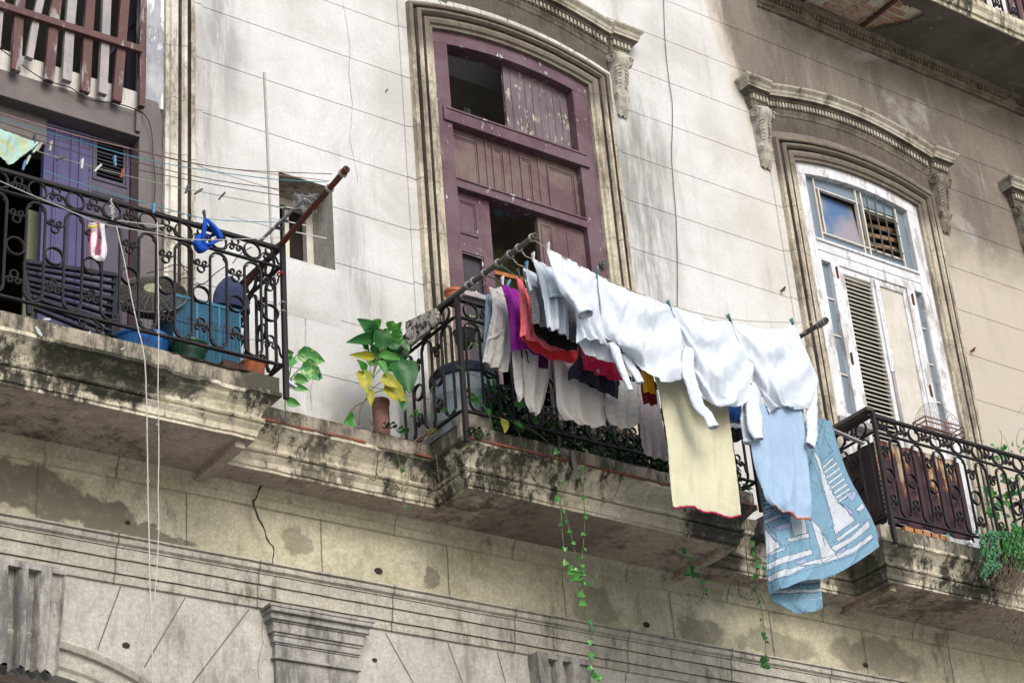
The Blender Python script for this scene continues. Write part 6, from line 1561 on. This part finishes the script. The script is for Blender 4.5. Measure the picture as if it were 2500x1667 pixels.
for pts in ([(800,960),(880,1010),(990,1050),(1130,1110)],[(930,1150),(980,1230),(1030,1320),(1045,1420)],[(1100,1330),(1180,1345),(1230,1440),(1260,1568)],[(1240,1360),(1330,1410),(1420,1480),(1480,1568)],[(600,1320),(605,1160),(640,1100)]): stempx(b, z5, pts, -.70, .003, 4)
tag(b.build('trailing_creeper', LG, smooth=True), 'bright small-leaved creeper at the left corner of the middle balcony with a yellow leaf', 'creeper')
# weeds on the ledge
b = MB()
for cx, cy, n_, mi in ((330,1370,26,5),(420,1400,22,0),(500,1300,7,1),(620,1410,6,2),(740,1270,5,1),(930,1410,26,5),(980,1430,16,0)):
    for k in range(n_):
        x0 = cx+rnd.uniform(-45,45); y0 = cy+rnd.uniform(-18,22); leafpx(b, z5, (x0, y0), (x0+rnd.uniform(-28,28), y0-rnd.uniform(0,35)), rnd.uniform(10,20) if n_ > 10 else 28, (-.38 if cx < 700 else -.69), mi)
for k in range(9):
    x0 = 500+rnd.uniform(-20,60); stempx(b, z5, [(x0,1490+rnd.uniform(-20,20)),(x0+40,1450),(x0+90,1420+rnd.uniform(-20,20)),(x0+140,1390+rnd.uniform(-30,10))], -.42, .003, 6)
tag(b.build('ledge_weeds', LG, smooth=True), 'small weeds and roots growing on the ledge left of the middle balcony', 'weeds')
def vine(name, f, y, runs, leaves, label, r=.0032, size=(26,40), mats=(0,1,1,3)):
    b = MB()
    for pts in runs:
        stempx(b, f, pts, y, r, 4)
    for (x, yy, s) in leaves:
        a = rnd.uniform(-.6,3.7); q = (x+s*math.cos(a), yy+abs(s*math.sin(a))*.8); leafpx(b, f, (x, yy), q, s*.95, y, rnd.choice(mats), dy=-.02)
    tag(b.build(name, LG, smooth=True), label, 'vine')
def along(runs, n, s):
    out = []
    for pts in runs:
        P = [Vector((p[0], p[1], 0)) for p in catmull([(q[0], q[1], 0) for q in pts], 8)]
        for k in range(n): p = P[int((k+.5+rnd.uniform(-.3,.3))/n*(len(P)-1))]; out.append((p.x+rnd.uniform(-8,8), p.y, rnd.uniform(*s)))
    return out
R1 = [[(1480,-40),(1482,60),(1500,180),(1505,300),(1515,480),(1530,640),(1550,745),(1610,830),(1655,885)],[(1510,360),(1545,430),(1575,540),(1600,650),(1640,760),(1655,840)],[(1655,75),(1650,180),(1668,330),(1672,460),(1665,600),(1655,700),(1650,780)],[(1640,800),(1655,885),(1665,960),(1685,1080),(1705,1180),(1710,1290),(1705,1380),(1730,1480),(1755,1530)],[(1660,880),(1720,890),(1755,840),(1772,790)]]
vine('hanging_vine', z8, -.80, R1, along(R1[:1], 9, (20,42))+along(R1[1:2], 6, (18,32))+along(R1[2:3], 9, (16,32))+along(R1[3:4], 10, (34,56))+[(1590,800,45),(1620,820,50),(1640,840,45),(1610,850,40),(1660,860,40),(1700,880,30),(1600,790,35),(1740,840,26),(1760,1520,44),(1740,1490,44),(1770,1540,34)], 'long green vine hanging in two strands from the middle balcony over the arcade')
R2 = [[(500,600),(520,700),(535,760),(520,840),(515,920),(535,990),(555,1060),(575,1180),(585,1290),(590,1400),(585,1470)],[(545,950),(570,1000),(595,1075)]]
vine('hanging_vine', z9, -.42, R2, along(R2[:1], 20, (18,34))+[(575,1400,40),(585,1430,40),(570,1410,36),(590,1460,32),(545,760,36),(580,775,26)], 'thin vine with tiny leaves left of the big blue sheet')
R3 = [[(20,640),(60,720),(90,800),(130,850),(160,920),(155,980),(120,1020)]]
vine('hanging_vine', z9, -.55, R3, along(R3, 8, (24,36))+[(40,800,40),(70,790,40),(100,810,46),(60,820,40),(35,665,30),(80,770,30)], 'little sprig of bright leaves hanging under the right end of the middle balcony')
R4 = [[(385,-20),(405,60),(420,160),(425,280),(440,370)],[(470,120),(460,220),(430,330)]]
vine('hanging_vine', z8, -.42, R4, [(415,90,36),(430,110,30),(432,360,34),(425,200,18)], 'nearly bare thin vine hanging over the ledge between left and middle balcony', .002)
b = MB()
for pts in ([(260,-20),(255,80),(250,130),(290,180),(350,215),(410,250)],[(250,130),(240,180),(200,170)],[(255,60),(290,40),(300,0)],[(380,210),(410,245)],[(480,170),(520,190)]): stempx(b, z8, pts, -.37, .0042, 6)
for pts in ([(200,1320),(240,1380),(290,1430),(270,1480)],[(205,1350),(260,1400),(300,1490)]): stempx(b, z5, pts, -.375, .003, 6)
for pts in ([(1035,60),(1060,190),(1066,245)],[(655,0),(680,180),(705,280),(730,345)],[(1920,185),(1880,290),(1855,300)],[(1260,0),(1310,150),(1380,240),(1475,305)],[(1700,290),(1780,320),(1850,300)]): stempx(b, z8, pts, -.66, .0022, 6)
tag(b.build('dry_roots', LG), 'dry brown roots clinging to the stone cornice', 'roots')
b = MB()
for pts in ([(450,600),(455,700),(470,850),(492,960)],[(485,660),(510,640),(525,720)],[(400,870),(410,960),(470,1000),(500,985)]): stempx(b, z9, pts, -.30, .0034, 6)
tag(b.build('dry_roots', [M['cable']]*8), 'thin dark roots dangling left of the big blue sheet', 'roots')
# succulents of the right balcony
b = MB()
def rosette(c, r, mi, n=9):
    for k in range(n):
        a = k*2.4; e = rnd.uniform(-.2,.9); d = Vector((math.cos(a), -.5+.6*math.sin(a*1.7), math.sin(a)*.8+e*.3)); leaf(b, c, d, Vector((0,-1,.4)), r*rnd.uniform(.7,1.1), r*.42, .1, mi, 'oval', 3)
for k in range(1300):
    x = rnd.uniform(2020,2400); yy = rnd.uniform(440,900); 
    e_ = 60*nz(x*.02, yy*.015, 3)+35*nz(x*.05, yy*.05)
    if yy < 560-(x-2020)*.25+e_ or yy > 860-(abs(x-2080) > 70)*120*(x > 2130)+e_-abs(x-2085)*.35*(x < 2130) or x < 2045+e_*.7: continue
    if nz(x*.03, yy*.03, 8) < -.22: continue
    if 2130 < x < 2352 and yy > 680 and rnd.random() < .5: continue
    rosette(at(*z9(x, yy), -.74-.06*rnd.random()), rnd.uniform(.020,.034), 7 if (x < 2180 and rnd.random() < .8) or rnd.random() < .25 else 1, 7)
for k in range(40):
    x = rnd.uniform(2040,2380); yy = rnd.uniform(480,650); stempx(b, z9, [(x,yy),(x+rnd.uniform(-30,30),yy+80),(x+rnd.uniform(-40,40),yy+170)], -.73, .0028, 6, 4)
tag(b.build('trailing_succulent', LG, smooth=False), 'thick blue-green succulents spilling over the front of the right balcony', 'plant')
b = MB()
for k in range(60):
    x, yy = rnd.gauss(2270,60), rnd.uniform(640,860); P = [(x, yy)]
    for j in range(5): P.append((P[-1][0]+rnd.uniform(-34,34), P[-1][1]+rnd.uniform(20,75)))
    stempx(b, z9, P, -.76+rnd.uniform(-.05,.05), rnd.uniform(.0016,.003), 6, 4)
for k in range(260):
    x, yy = rnd.gauss(2285,70), rnd.gauss(1190,75); p = at(*z9(x, yy), -.76+rnd.uniform(-.07,.07)); leaf(b, p, Vector((rnd.uniform(-1,1), rnd.uniform(-1,1), rnd.uniform(-1,.6))), Vector((0,-1,.3)), rnd.uniform(.012,.022), .007, .1, 8 if rnd.random() < .7 else 5, 'oval', 2)
for k in range(45):
    x, yy = rnd.gauss(2285,55), rnd.gauss(1150,70); stempx(b, z9, [(x,yy),(x+rnd.uniform(-50,50),yy+rnd.uniform(20,70)),(x+rnd.uniform(-70,70),yy+rnd.uniform(60,150))], -.76, .0018, 6, 4)
tag(b.build('dried_roots', LG+[flat('withered_leaf', (.13,.12,.085), .9, .4, 30)]), 'withered tangle of roots and dead twigs hanging below the succulents', 'roots')
b = MB()
for k in range(60):
    x = rnd.uniform(2090,2380); yy = rnd.uniform(150,430); leafpx(b, z9, (x,yy), (x+rnd.uniform(-50,50), yy+rnd.uniform(-30,45)), rnd.uniform(18,34), -.5+rnd.uniform(-.08,.08), 1 if rnd.random() < .6 else 0, shape='oval')
for k in range(30):
    x = rnd.uniform(2140,2380); yy = 1560-(x-2140)*.2+rnd.uniform(-60,90); leafpx(b, z6, (x,yy), (x+rnd.uniform(-35,35), yy+rnd.uniform(-30,20)), rnd.uniform(14,28), -.5, 1, shape='oval')
for pts in ([(2150,420),(2200,300),(2260,230)],[(2280,440),(2240,330),(2170,250)],[(2352,420),(2330,250),(2300,90)]): stempx(b, z9, pts, -.5, .004, 4)
for pts in ([(2250,1560),(2240,1500),(2215,1440)],[(2330,1560),(2300,1480),(2320,1400),(2352,1390)],[(2190,1568),(2200,1440),(2185,1400)]): stempx(b, z6, pts, -.5, .0025, 6)
tag(b.build('climbing_plant', LG, smooth=True), 'light green climber behind the rail at the right edge of the picture', 'plant')

# ================================================================ THINGS ON THE BALCONIES
# --- middle balcony
T = empty('water_tank', (6.60,-.36,6.80), 'pale blue-white water tank with a dark lid behind the corner of the middle balcony', 'tank')
g = G('tank_paint'); n = g.noise(5, 5, .7, st=(1,1,.4)); mt = g.done(g.mix(g.rng(n, .4, .62), (.22,.27,.31), (.34,.36,.36)), .6, n, .1)
p = Vector((6.445,-.36,0)); b = MB(); b.lathe((p.x, -.34, 6.80), [(.20,0),(.208,.02),(.208,.16),(.212,.165),(.208,.17),(.208,.33),(.212,.335),(.206,.34),(.20,.46)], 40); T.location = (p.x, -.34, 6.80); b.build('body', mt, T, smooth=True)
b = MB(); b.lathe((p.x, -.34, 6.80), [(.205,.455),(.216,.46),(.216,.50),(.20,.505),(.18,.54),(.0001,.545)], 40); b.build('lid', flat('dark_lid', (.03,.04,.06), .7, .3), T)
g = G('lichened_board'); n = g.noise(30, 5, .8); n2 = g.noise(9, 4, .7); mt = g.done(g.mix(g.rng(g.m('ADD', g.m('MULTIPLY', n, .6), g.m('MULTIPLY', n2, .4)), .47, .53), (.03,.028,.026), (.44,.40,.34)), .95, n, .6, .004)
b = MB(); P = [atx(*c5(*q), 6.13) for q in ((160,322),(432,195),(468,318),(172,560))]
b.prism([(q.y, q.z) for q in P], 'x', 6.118, 6.145); tag(b.build('speckled_board', mt, bevel=.004), 'mottled black and cream board tied to the left side of the middle railing', 'board')
b = MB(); p0, p1 = at(*c5(655,75), -.62), at(*c5(905,135), -.62); b.bar(p0+Vector((0,.01,0)), p1+Vector((.3,0,0))*1.0, .10, .035); tag(b.build('wooden_rail_board', M['grey_wood'], bevel=.005), 'weathered grey board lying along the top rail behind the pole', 'board')
b = MB(); p = at(*c5(585,85), -.56); b.lathe((p.x, p.y, p.z-.06), [(.035,0),(.05,.07),(.056,.075),(.056,.095),(.048,.097),(.044,.08),(.03,.01)], 20); tag(b.build('clay_pot', M['terracotta'], smooth=False), 'orange clay pot behind the pole at the corner of the middle balcony', 'pot')
b = MB(); p = at(*c5(790,80), -.55)
for k in range(9): leaf(b, p, Vector((math.cos(k*.8), -.2, math.sin(k*.8)*.6)), Vector((0,-1,.3)), .035, .02, 0, 0, 'oval', 3)
tag(b.build('paper_flower', fab('white_petals', (.62,.64,.62))), 'white flower lying on the grey board', 'flower')
b = MB(); p0, p1 = at(*z5(232,1200), -.30), at(*z5(345,1200), -.30); cx, rr = (p0.x+p1.x)/2, .05
b.lathe((cx, -.28, 6.80), [(rr*.96,0),(rr,.05),(rr,.22),(rr*1.1,.225),(rr*1.1,.25),(rr*.9,.255)], 22); tag(b.build('clay_pipe', flat('dusty_red_clay', (.20,.105,.085), .9, .4, 8)), 'dusty red clay pipe standing on the ledge under the pothos', 'pipe')
b = MB()
for k in range(7): 
    x = 6.28+k*.30; b.box(x, x+rnd.uniform(.22,.29), -.60, -.42, 6.803, 6.83+rnd.uniform(.01,.04))
b = MB(); P = [at(*z5(*q), -.55) for q in ((865,1230),(960,1260),(990,1370),(870,1330))]; b.lathe((P[0].x+.07, -.50, 6.80), [(.10,0),(.115,.05),(.12,.12),(.105,.13),(.09,.12)], 22); tag(b.build('plant_trough', flat('cream_stone_pot', (.40,.37,.30), .9, .3, 12)), 'cream stone pot on the floor at the corner of the middle balcony', 'pot')
b = MB(); q0, q1, q2 = (at(*zp(9,*q), -.30) for q in ((455,600),(500,460),(575,440)))
b.prism([(q0.x, q0.z), (at(*zp(9,580,610),-.3).x, q0.z-.0), (at(*zp(9,600,450),-.3).x, q1.z+.01), (q1.x, q1.z), (q1.x-.02, q1.z-.05)], 'y', -.44, -.26); tag(b.build('gutter_box', flat('black_sheet_metal', (.03,.03,.033), .5, .4), bevel=.003), 'black metal gutter box in the corner right of the middle balcony', 'gutter')
b = MB(); b.bar(at(*z6(985,1372), -.70), at(*z6(1255,1492), -.70), .03, .012); tag(b.build('loose_batten', M['grey_wood']), 'thin bent batten sticking out beside the blue sheet towards the right railing', 'batten')
b = MB(); P = [at(*z8(1578,-10), -.70), at(*z8(1590,80), -.72), at(*z8(1622,170), -.71), at(*z8(1632,165), -.70), at(*z8(1622,60), -.70), at(*z8(1605,-10), -.69)]; b.add(P, [(0,1,2,3,4,5)]); tag(b.build('hanging_rag', fab('grey_rag', (.22,.21,.19)), solid=.003), 'narrow grey rag dangling over the cornice beside the long vine', 'rag')
# --- left balcony
FAN = empty('fan_guard', at(*z4(1050,470), -.42), 'round wire fan guard with a cream hub leaning behind the left railing', 'fan')
c = at(*z4(1040,470), -.42); b = MB(); Nn = Vector((-.35,-.8,.48)).normalized(); U = Nn.cross(Vector((0,0,1))).normalized(); V_ = U.cross(Nn)
for k in range(16):
    r_ = .022+.011*k; b.tube([c+U*(r_*math.cos(a*.349))+V_*(r_*math.sin(a*.349))+Nn*(.03*(1-(r_/.19)**2)) for a in range(18)], .0016, 4, closed=True)
for k in range(24):
    a = k*math.pi/12; d = U*math.cos(a)+V_*math.sin(a); b.tube([c+d*.03+Nn*.032, c+d*.12+Nn*.02, c+d*.19], .0017, 4)
b.tube([c+U*(.192*math.cos(a*.3))+V_*(.192*math.sin(a*.3)) for a in range(21)], .004, 5, closed=True); b.build('grille', flat('dusty_wire', (.20,.18,.16), .7, .3, 30), FAN)
b = MB(); rg = []
for r_, h in ((.05,.025),(.048,.040),(.0001,.045)): rg.append([c+U*(r_*math.cos(k*.3927))+V_*(r_*math.sin(k*.3927))+Nn*h for k in range(16)])
b.loft(rg, closed=True); b.build('hub', flat('cream_plastic', (.42,.40,.26), .6), FAN)
b = MB(); rg = []
for r_, h in ((.19,0),(.17,-.06),(.10,-.10),(.0001,-.11)): rg.append([c+U*(r_*math.cos(k*.3927))+V_*(r_*math.sin(k*.3927))+Nn*h for k in range(16)])
b.loft(rg, closed=True); b.build('back_guard', flat('dark_mesh', (.045,.04,.038), .8), FAN)
def crate(x0, x1, y0, y1, z0, z1):
    r = empty('slatted_crate', ((x0+x1)/2, (y0+y1)/2, z0), 'light blue slatted plastic crate behind the left railing', 'crate')
    b = MB(); z = z0
    while z < z1-.012: b.box(x0, x1, y0, y0+.006, z, z+.0075); b.box(x0, x0+.006, y0+.007, y1, z, z+.0075); z += .0125
    b.build('slats', flat('sky_blue_plastic', (.045,.18,.29), .5, .25, 6), r)
    b = MB(); b.box(x0+.008, x1, y0+.012, y1, z0, z1-.02); b.build('inside', flat('deep_blue_shadow', (.02,.09,.15), .8), r)
    b = MB()
    for x in (x0-.002, (x0*2+x1)/3, (x0+2*x1)/3, x1-.008): b.box(x, x+.012, y0-.004, y0+.001, z0, z1)
    b.box(x0-.004, x1+.004, y0-.006, y1, z1-.012, z1+.006); b.build('frame', flat('sky_blue_rim', (.055,.22,.33), .45), r)
p0, p1 = at(*z4(1185,650), -.50), at(*z4(1640,650), -.50)
crate(p0.x, p1.x, -.50, -.25, 6.84, at(*z4(1300,500), -.50).z)
def tub(name, px, w, y, zt, mat, label, cat, rim=True):
    a, c_ = at(*z4(px[0], px[1]), y), at(*z4(px[0]+w, px[1]), y); r = (c_-a).length; b = MB()
    b.lathe((a.x, y+r*.6, 6.80), [(r*.74,0),(r*.80,.02),(r*.97,zt-6.82),(r*1.04,zt-6.815),(r*1.04,zt-6.80),(r*.92,zt-6.80),(r*.8,.04)], 30); tag(b.build(name, mat, smooth=False), label, cat)
tub('wash_basin', (1020,760), 172, -.58, 6.93, flat('royal_blue_plastic', (.02,.12,.36), .4, .2, 6), 'royal blue wash basin on the floor of the left balcony', 'basin')
tub('plant_tub', (1320,830), 118, -.60, 6.94, flat('bottle_green_plastic', (.008,.05,.022), .4, .3, 8), 'dark green tub beside the blue basin', 'tub')
tub('terracotta_pot', (1755,900), 72, -.58, 6.935, M['terracotta'], 'terracotta flowerpot in the right corner of the left balcony', 'flowerpot')
b = MB(); a, c_ = at(*z4(1520,870), -.55), at(*z4(1680,930), -.55); b.box(a.x, c_.x, -.56, -.40, 6.803, 6.90); tag(b.build('rusty_tin', rusty('rust_brown_tin', (.10,.045,.03), (.05,.025,.02)), bevel=.006), 'rust brown tin between the green tub and the terracotta pot', 'tin')
b = MB(); c = at(*z4(1580,470), -.34)
rings = []
for k, (t, w) in enumerate(((0,.12),(.3,.115),(.6,.09),(.85,.05),(1,.004))):
    rings.append([(c.x+w*math.cos(a*.524)*(1+.15*nz(a, k)), c.y+w*.5*math.sin(a*.524), c.z-.10+.22*t+.01*nz(a*2, k)) for a in range(12)])
b.loft(rings, closed=True); tag(b.build('draped_tarpaulin', fab('navy_tarpaulin', (.05,.065,.13)), smooth=True), 'draped navy cloth cover standing behind the blue crate', 'cover')
# wire mesh panel and slatted rack inside the rail
b = MB(); 
for k in range(28):
    q = at(*z4(960+k*27, 330+k*9.4), -.62); x = q.x; zt = 7.10+.012*math.sin(k*1.3) if k < 12 else 7.06
    b.tube([(x, -.62, 6.85), (x, -.62, zt), (x+.008, -.615, zt+.014), (x+.016, -.61, zt), (x+.016, -.61, zt-.03)], .0015, 4)
for z in (6.90, 7.03): b.tube([at(*z4(960,400), -.62)*1.0 if False else (4.13,-.618,z), (4.90,-.618,z)], .0016, 4)
tag(b.build('wire_mesh', M['cable']), 'thin wire panel with hooked tops just inside the left railing', 'wire panel')
RK = empty('slatted_rack', (3.75,-.5,6.82), 'dark blue-grey slatted rack leaning inside the left railing before the blue door', 'rack')
for k in range(9):
    a, c_ = at(*z4(170+8*k, 250+40*k), -.5), at(*z4(790-6*k, 345+58*k-k*4), -.5); b = MB(); b.bar(a, c_, .03, .012 if k % 3 else .022); b.build('slat', flat('slate_blue_slat', (.035,.038,.060), .7, .4, 20), RK)
for q0, q1 in (((175,250),(200,610)),((785,340),(770,760))): b = MB(); b.bar(at(*z4(*q0), -.49), at(*z4(*q1), -.49), .025, .025, up=(0,1,0)); b.build('upright', flat('slate_blue_frame', (.025,.03,.045), .7), RK)
b = MB(); p0, p1 = at(*c1(1000,1000), -.35), at(*c1(1100,1000), -.35); b.box(p0.x, p1.x, -.36, -.30, 6.81, 7.22); tag(b.build('dark_cupboard_post', flat('dark_plum_wood', (.045,.028,.035), .7, .4), bevel=.004), 'dark plum wooden post standing left of the fan guard', 'post')
b = MB()
for pts in ([(1000,330),(1110,300),(1200,270),(1290,300),(1320,400),(1400,395),(1470,330),(1560,270)],[(1215,215),(1260,300),(1310,350),(1230,370),(1215,410)],[(1590,260),(1650,190),(1720,150)]): b.tube(catmull([at(*z4(*q), -.45) for q in pts], 5), .003, 5)
tag(b.build('loose_wire', M['cable']), 'loose black wire looping behind the left railing', 'wire')
b = MB(); q = at(*z4(1918,340), -.69)
for k in range(3): b.tube([q+Vector((.02*math.cos(a*.6), .02*math.sin(a*.6), .004*k+.002*math.sin(a))) for a in range(11)], .003, 4, closed=True)
tag(b.build('red_tie', flat('red_cord', (.40,.02,.03), .7)), 'red cord tied round the corner post of the left railing', 'cord')
for zz in (540, 600):
    b = MB(); q = at(*z4(1930,zz), -.69); b.tube([q+Vector((.019*math.cos(a*.6), .019*math.sin(a*.6), .001*a)) for a in range(11)], .002, 4, closed=True)
    tag(b.build('wire_tie', ROPE), 'pale wire tie round the corner post, %s one below the red cord' % ('upper' if zz == 540 else 'lower'), 'wire')
for k, (q, s, lb) in enumerate((((315,650),.030,'whitish render flake standing up at the left end of the ledge'),((258,735),.042,'longest whitish flake, hanging down the face of the left ledge'),((367,706),.014,'tiny whitish flake right of the longest one'),((605,742),.018,'small upright flake below the iron foot scroll'),((830,850),.018,'bluish flake on the ledge left of the twisted cord'))):
    p = za(4, *q, -.685); b = MB(); a = (.3,-.9,.2,1.3,.8)[k]
    s *= .7; pts = [(p.x+s*ux*math.cos(a)-s*.35*uy*math.sin(a), p.z+s*ux*math.sin(a)+s*.35*uy*math.cos(a)) for ux, uy in ((-1,-.4),(.2,-1),(1,-.3),(.7,.8),(-.3,1),(-1.1,.5))]
    b.prism(pts, 'y', -.700, -.694); tag(b.build('plaster_flake', flat('flake_white', (.45,.46,.46), .9)), lb, 'plaster flake', 'loose flakes on the left ledge')
b = MB(); p, q = at(*z4(1958,1068), -.5), at(*z4(2020,1108), -.5); b.bar(p, q, .03, .012); tag(b.build('folded_paper', fab('pale_blue_paper', (.62,.64,.72))), 'folded pale paper stuck between the post and the pothos', 'paper')
b = MB()
for k in range(7):
    q = at(*c1(1010+rnd.uniform(-8,22), 395+k*22), -.70); b.tube([q, q+Vector((rnd.uniform(-.01,.012), -.006, -.02)), q+Vector((rnd.uniform(-.014,.014), 0, -.04))], .005, 5)
tag(b.build('knotted_rag', fab('grey_white_rag', (.42,.40,.36))), 'grey knotted rag tied inside a ring of the left railing', 'rag')
# --- right balcony
g = G('rusted_sheet_metal'); X, Y, Z = g.xyz(); n = g.noise(7, 6, .75, st=(1.5,1,.30)); n2 = g.noise(12, 5, .7, st=(1,1,.35)); fade = g.rng(Z, 6.95, 7.45, -.10, .06, False)
v = g.m('ADD', n, fade); c = g.mix(g.rng(n2, .3, .7), (.035,.02,.03), (.06,.03,.035)); c = g.mix(g.rng(v, .525, .575), c, (.24,.085,.035)); c = g.mix(g.rng(v, .575, .62), c, (.42,.36,.23))
RS = g.done(c, .75, n, .4, .004, .3)
b = MB(); rings = []
x0, x1 = 9.655, 10.50
for i in range(61):
    t = i/60; x = x0+(x1-x0)*t; y = -.628+.008*math.sin(t*26)+.004*nz(t*9, 1)
    rings.append([(x, y, 6.862), (x, y+.004*nz(t*5, 3), 7.15), (x, y, 7.475+.008*nz(t*8, 5))])
b.loft(rings); SHEET = empty('rusty_sheet', (10.08,-.63,6.86), 'rust streaked metal sheet fixed inside the right railing', 'metal sheet'); b.build('front_sheet', RS, SHEET, solid=.002); b = MB(); rings = []
for i in range(31):
    t = i/30; rings.append([(9.652+.006*math.sin(t*18), -.625+.42*t, z) for z in (6.86, 7.2, 7.46)])
b.loft(rings); b.build('side_sheet', rusty('dark_rusted_sheet', (.035,.022,.022), (.075,.032,.02), (.5,.66), 5), SHEET, solid=.002)
CG = empty('bird_cage', za(6,1795,1440,-.60), 'small domed wire bird cage with reddish wooden frame on the right railing', 'bird cage')
PKW = flat('reddish_cage_wood', (.24,.13,.11), .8, .4, 30); WIR = flat('cage_wire', (.22,.18,.17), .6)
A = za(6,1660,1330,-.60); z0 = 7.645; x0 = za(6,1665,1400,-.66).x; x1 = za(6,1925,1470,-.66).x; y0, y1 = -.70, -.58; z1 = z0+.085
b = MB()
for z in (z0+.006, z0+.05, z1):
    b.bar((x0,y0,z),(x1,y0,z),.008,.008); b.bar((x0,y1,z),(x1,y1,z),.008,.008); b.bar((x0,y0,z+.001),(x0,y1,z+.001),.008,.008); b.bar((x1,y0,z+.001),(x1,y1,z+.001),.008,.008)
for x in (x0, (x0+x1)/2, x1):
    for y in (y0, y1): b.bar((x,y,z0),(x,y,z1+.004),.009,.009, up=(0,1,0))
b.build('wooden_frame', PKW, CG)
b = MB(); n = 16
for k in range(n+1):
    x = x0+(x1-x0)*k/n; H = .17*math.sqrt(max(.02, 1-((k/n)*2-1)**2))
    b.tube([(x, y0+(y1-y0)*(.5-.5*math.cos(math.pi*t/8)), z1+H*math.sin(math.pi*t/8)) for t in range(9)], .0011, 4)
for k in range(n+1):
    x = x0+(x1-x0)*k/n
    for y in (y0, y1): b.tube([(x,y,z0),(x,y,z1)], .0011, 4)
for t in (2, 4, 6):
    b.tube([(x0+(x1-x0)*k/12, y0+(y1-y0)*(.5-.5*math.cos(math.pi*t/8)), z1+.17*math.sqrt(max(.0, 1-((k/12)*2-1)**2))*math.sin(math.pi*t/8)) for k in range(13)], .0011, 4)
b.build('wire_dome', WIR, CG)
b = MB(); b.bar((x0+.01,-.64,z0+.03),(x1-.01,-.64,z0+.035),.006,.006); b.tube([((x0+x1)/2+.04+.03*math.cos(k*.5), y0-.002, z1-.04+.03*math.sin(k*.5)) for k in range(13)], .003, 5); b.build('perch', PKW, CG)
def bottle(px, py, r, y, mat, label, name, cat, L=.05):
    p = za(9,px,py,y); b = MB(); b.lathe((p.x, p.y, p.z), [(r*.9,0),(r,.004),(r,L),(r*.9,L+.003)], 20, axis='y'); b.lathe((p.x, p.y-.002, p.z), [(.0001,0),(r*.98,0),(r*.98,.004)], 20, axis='y'); tag(b.build(name, mat), label, cat)
bottle(1990, 602, .013, -.705, flat('white_plastic', (.70,.71,.72), .4, .1), 'white plastic jar lying on the right ledge, its round end facing out', 'plastic_jar', 'jar', .04)
b = MB(); p = za(9,1640,560,-.66); 
for k in range(5): 
    q = za(9,1560+k*58,520+k*14,-.64); b.box(q.x-.05, q.x+.045, -.66, -.55, 6.802, 6.83+.012*nz(k*3, 1)+.008)
tag(b.build('broken_tiles', mat_stone('ochre_rubble', (.50,.20,.07), (.34,.28,.18), (.10,.09,.06), (.5,.62), .7)), 'row of broken ochre tiles under the rusty sheet', 'tiles')
b = MB(); q = za(9,1828,560,-.68)
for k in range(7): leaf(b, q, Vector((math.cos(k*.9), -.3, math.sin(k*.9))), Vector((0,-1,0)), .022, .012, 0, 0, 'oval', 2)
tag(b.build('plastic_flower', flat('teal_green_plastic', (.04,.30,.18), .4)), 'small teal plastic flower under the rusty sheet', 'flower')
b = MB(); q = za(9,1560,510,-.62); b.lathe((q.x, -.60, 6.80), [(.03,0),(.034,.02),(.034,.05),(.02,.06),(.0001,.06)], 14); tag(b.build('plastic_bottle', flat('milky_plastic', (.45,.47,.42), .4)), 'milky plastic bottle near the corner post of the right balcony', 'bottle')
# --- on the facade
b = MB(); P = catmull([at(x_, y_, -.012) for x_, y_ in ((1620,-20),(1622,60),(1626,130),(1634,200),(1641,250),(1642,300),(1640,380),(1644,450),(1650,520),(1653,600),(1654,680),(1654,760))], 6)
b.tube(P, .0026, 5); tag(b.build('black_cable', M['cable']), 'thin black cable running down the pale wall between the two windows', 'cable')
for (n_, px, py, lb) in ((6,690,450,'small dark iron hook in the wall left of the white window'),(6,1988,862,'small ring hook in the wall right of the white window'),(2,312,628,'tiny dark stub in the pale wall left of the maroon door'),(6,2030,1345,'tiny dark nail low on the wall right of the white window')):
    p = za(n_, px, py, 0); s = .5 if 'tiny' in lb else 1; b = MB(); b.tube([p+Vector((0,.01,0)), p+Vector((0,-.03*s,.0)), p+Vector((.006*s,-.045*s,.016*s))], .008*s, 7)
    if s == 1: b.tube([p+Vector((.012*math.cos(k*.7), -.03, .012*math.sin(k*.7)-.004)) for k in range(9)], .004, 5)
    tag(b.build('wall_hook', M['pole_rust'] if s == 1 else M['crack']), lb, 'hook', 'hooks in the wall')

b = MB(); b.tube(catmull([at(*zp(1,*q), -.035) for q in ((-60,300),(0,335),(130,430),(300,545),(480,600),(560,660),(640,690),(780,705),(930,750),(1000,800),(1035,900),(1045,1050),(1060,1250),(1050,1400))], 6), .0035, 5)
tag(b.build('sagging_cable', M['cable']), 'sagging black cable under the wooden balusters at the upper left', 'cable')
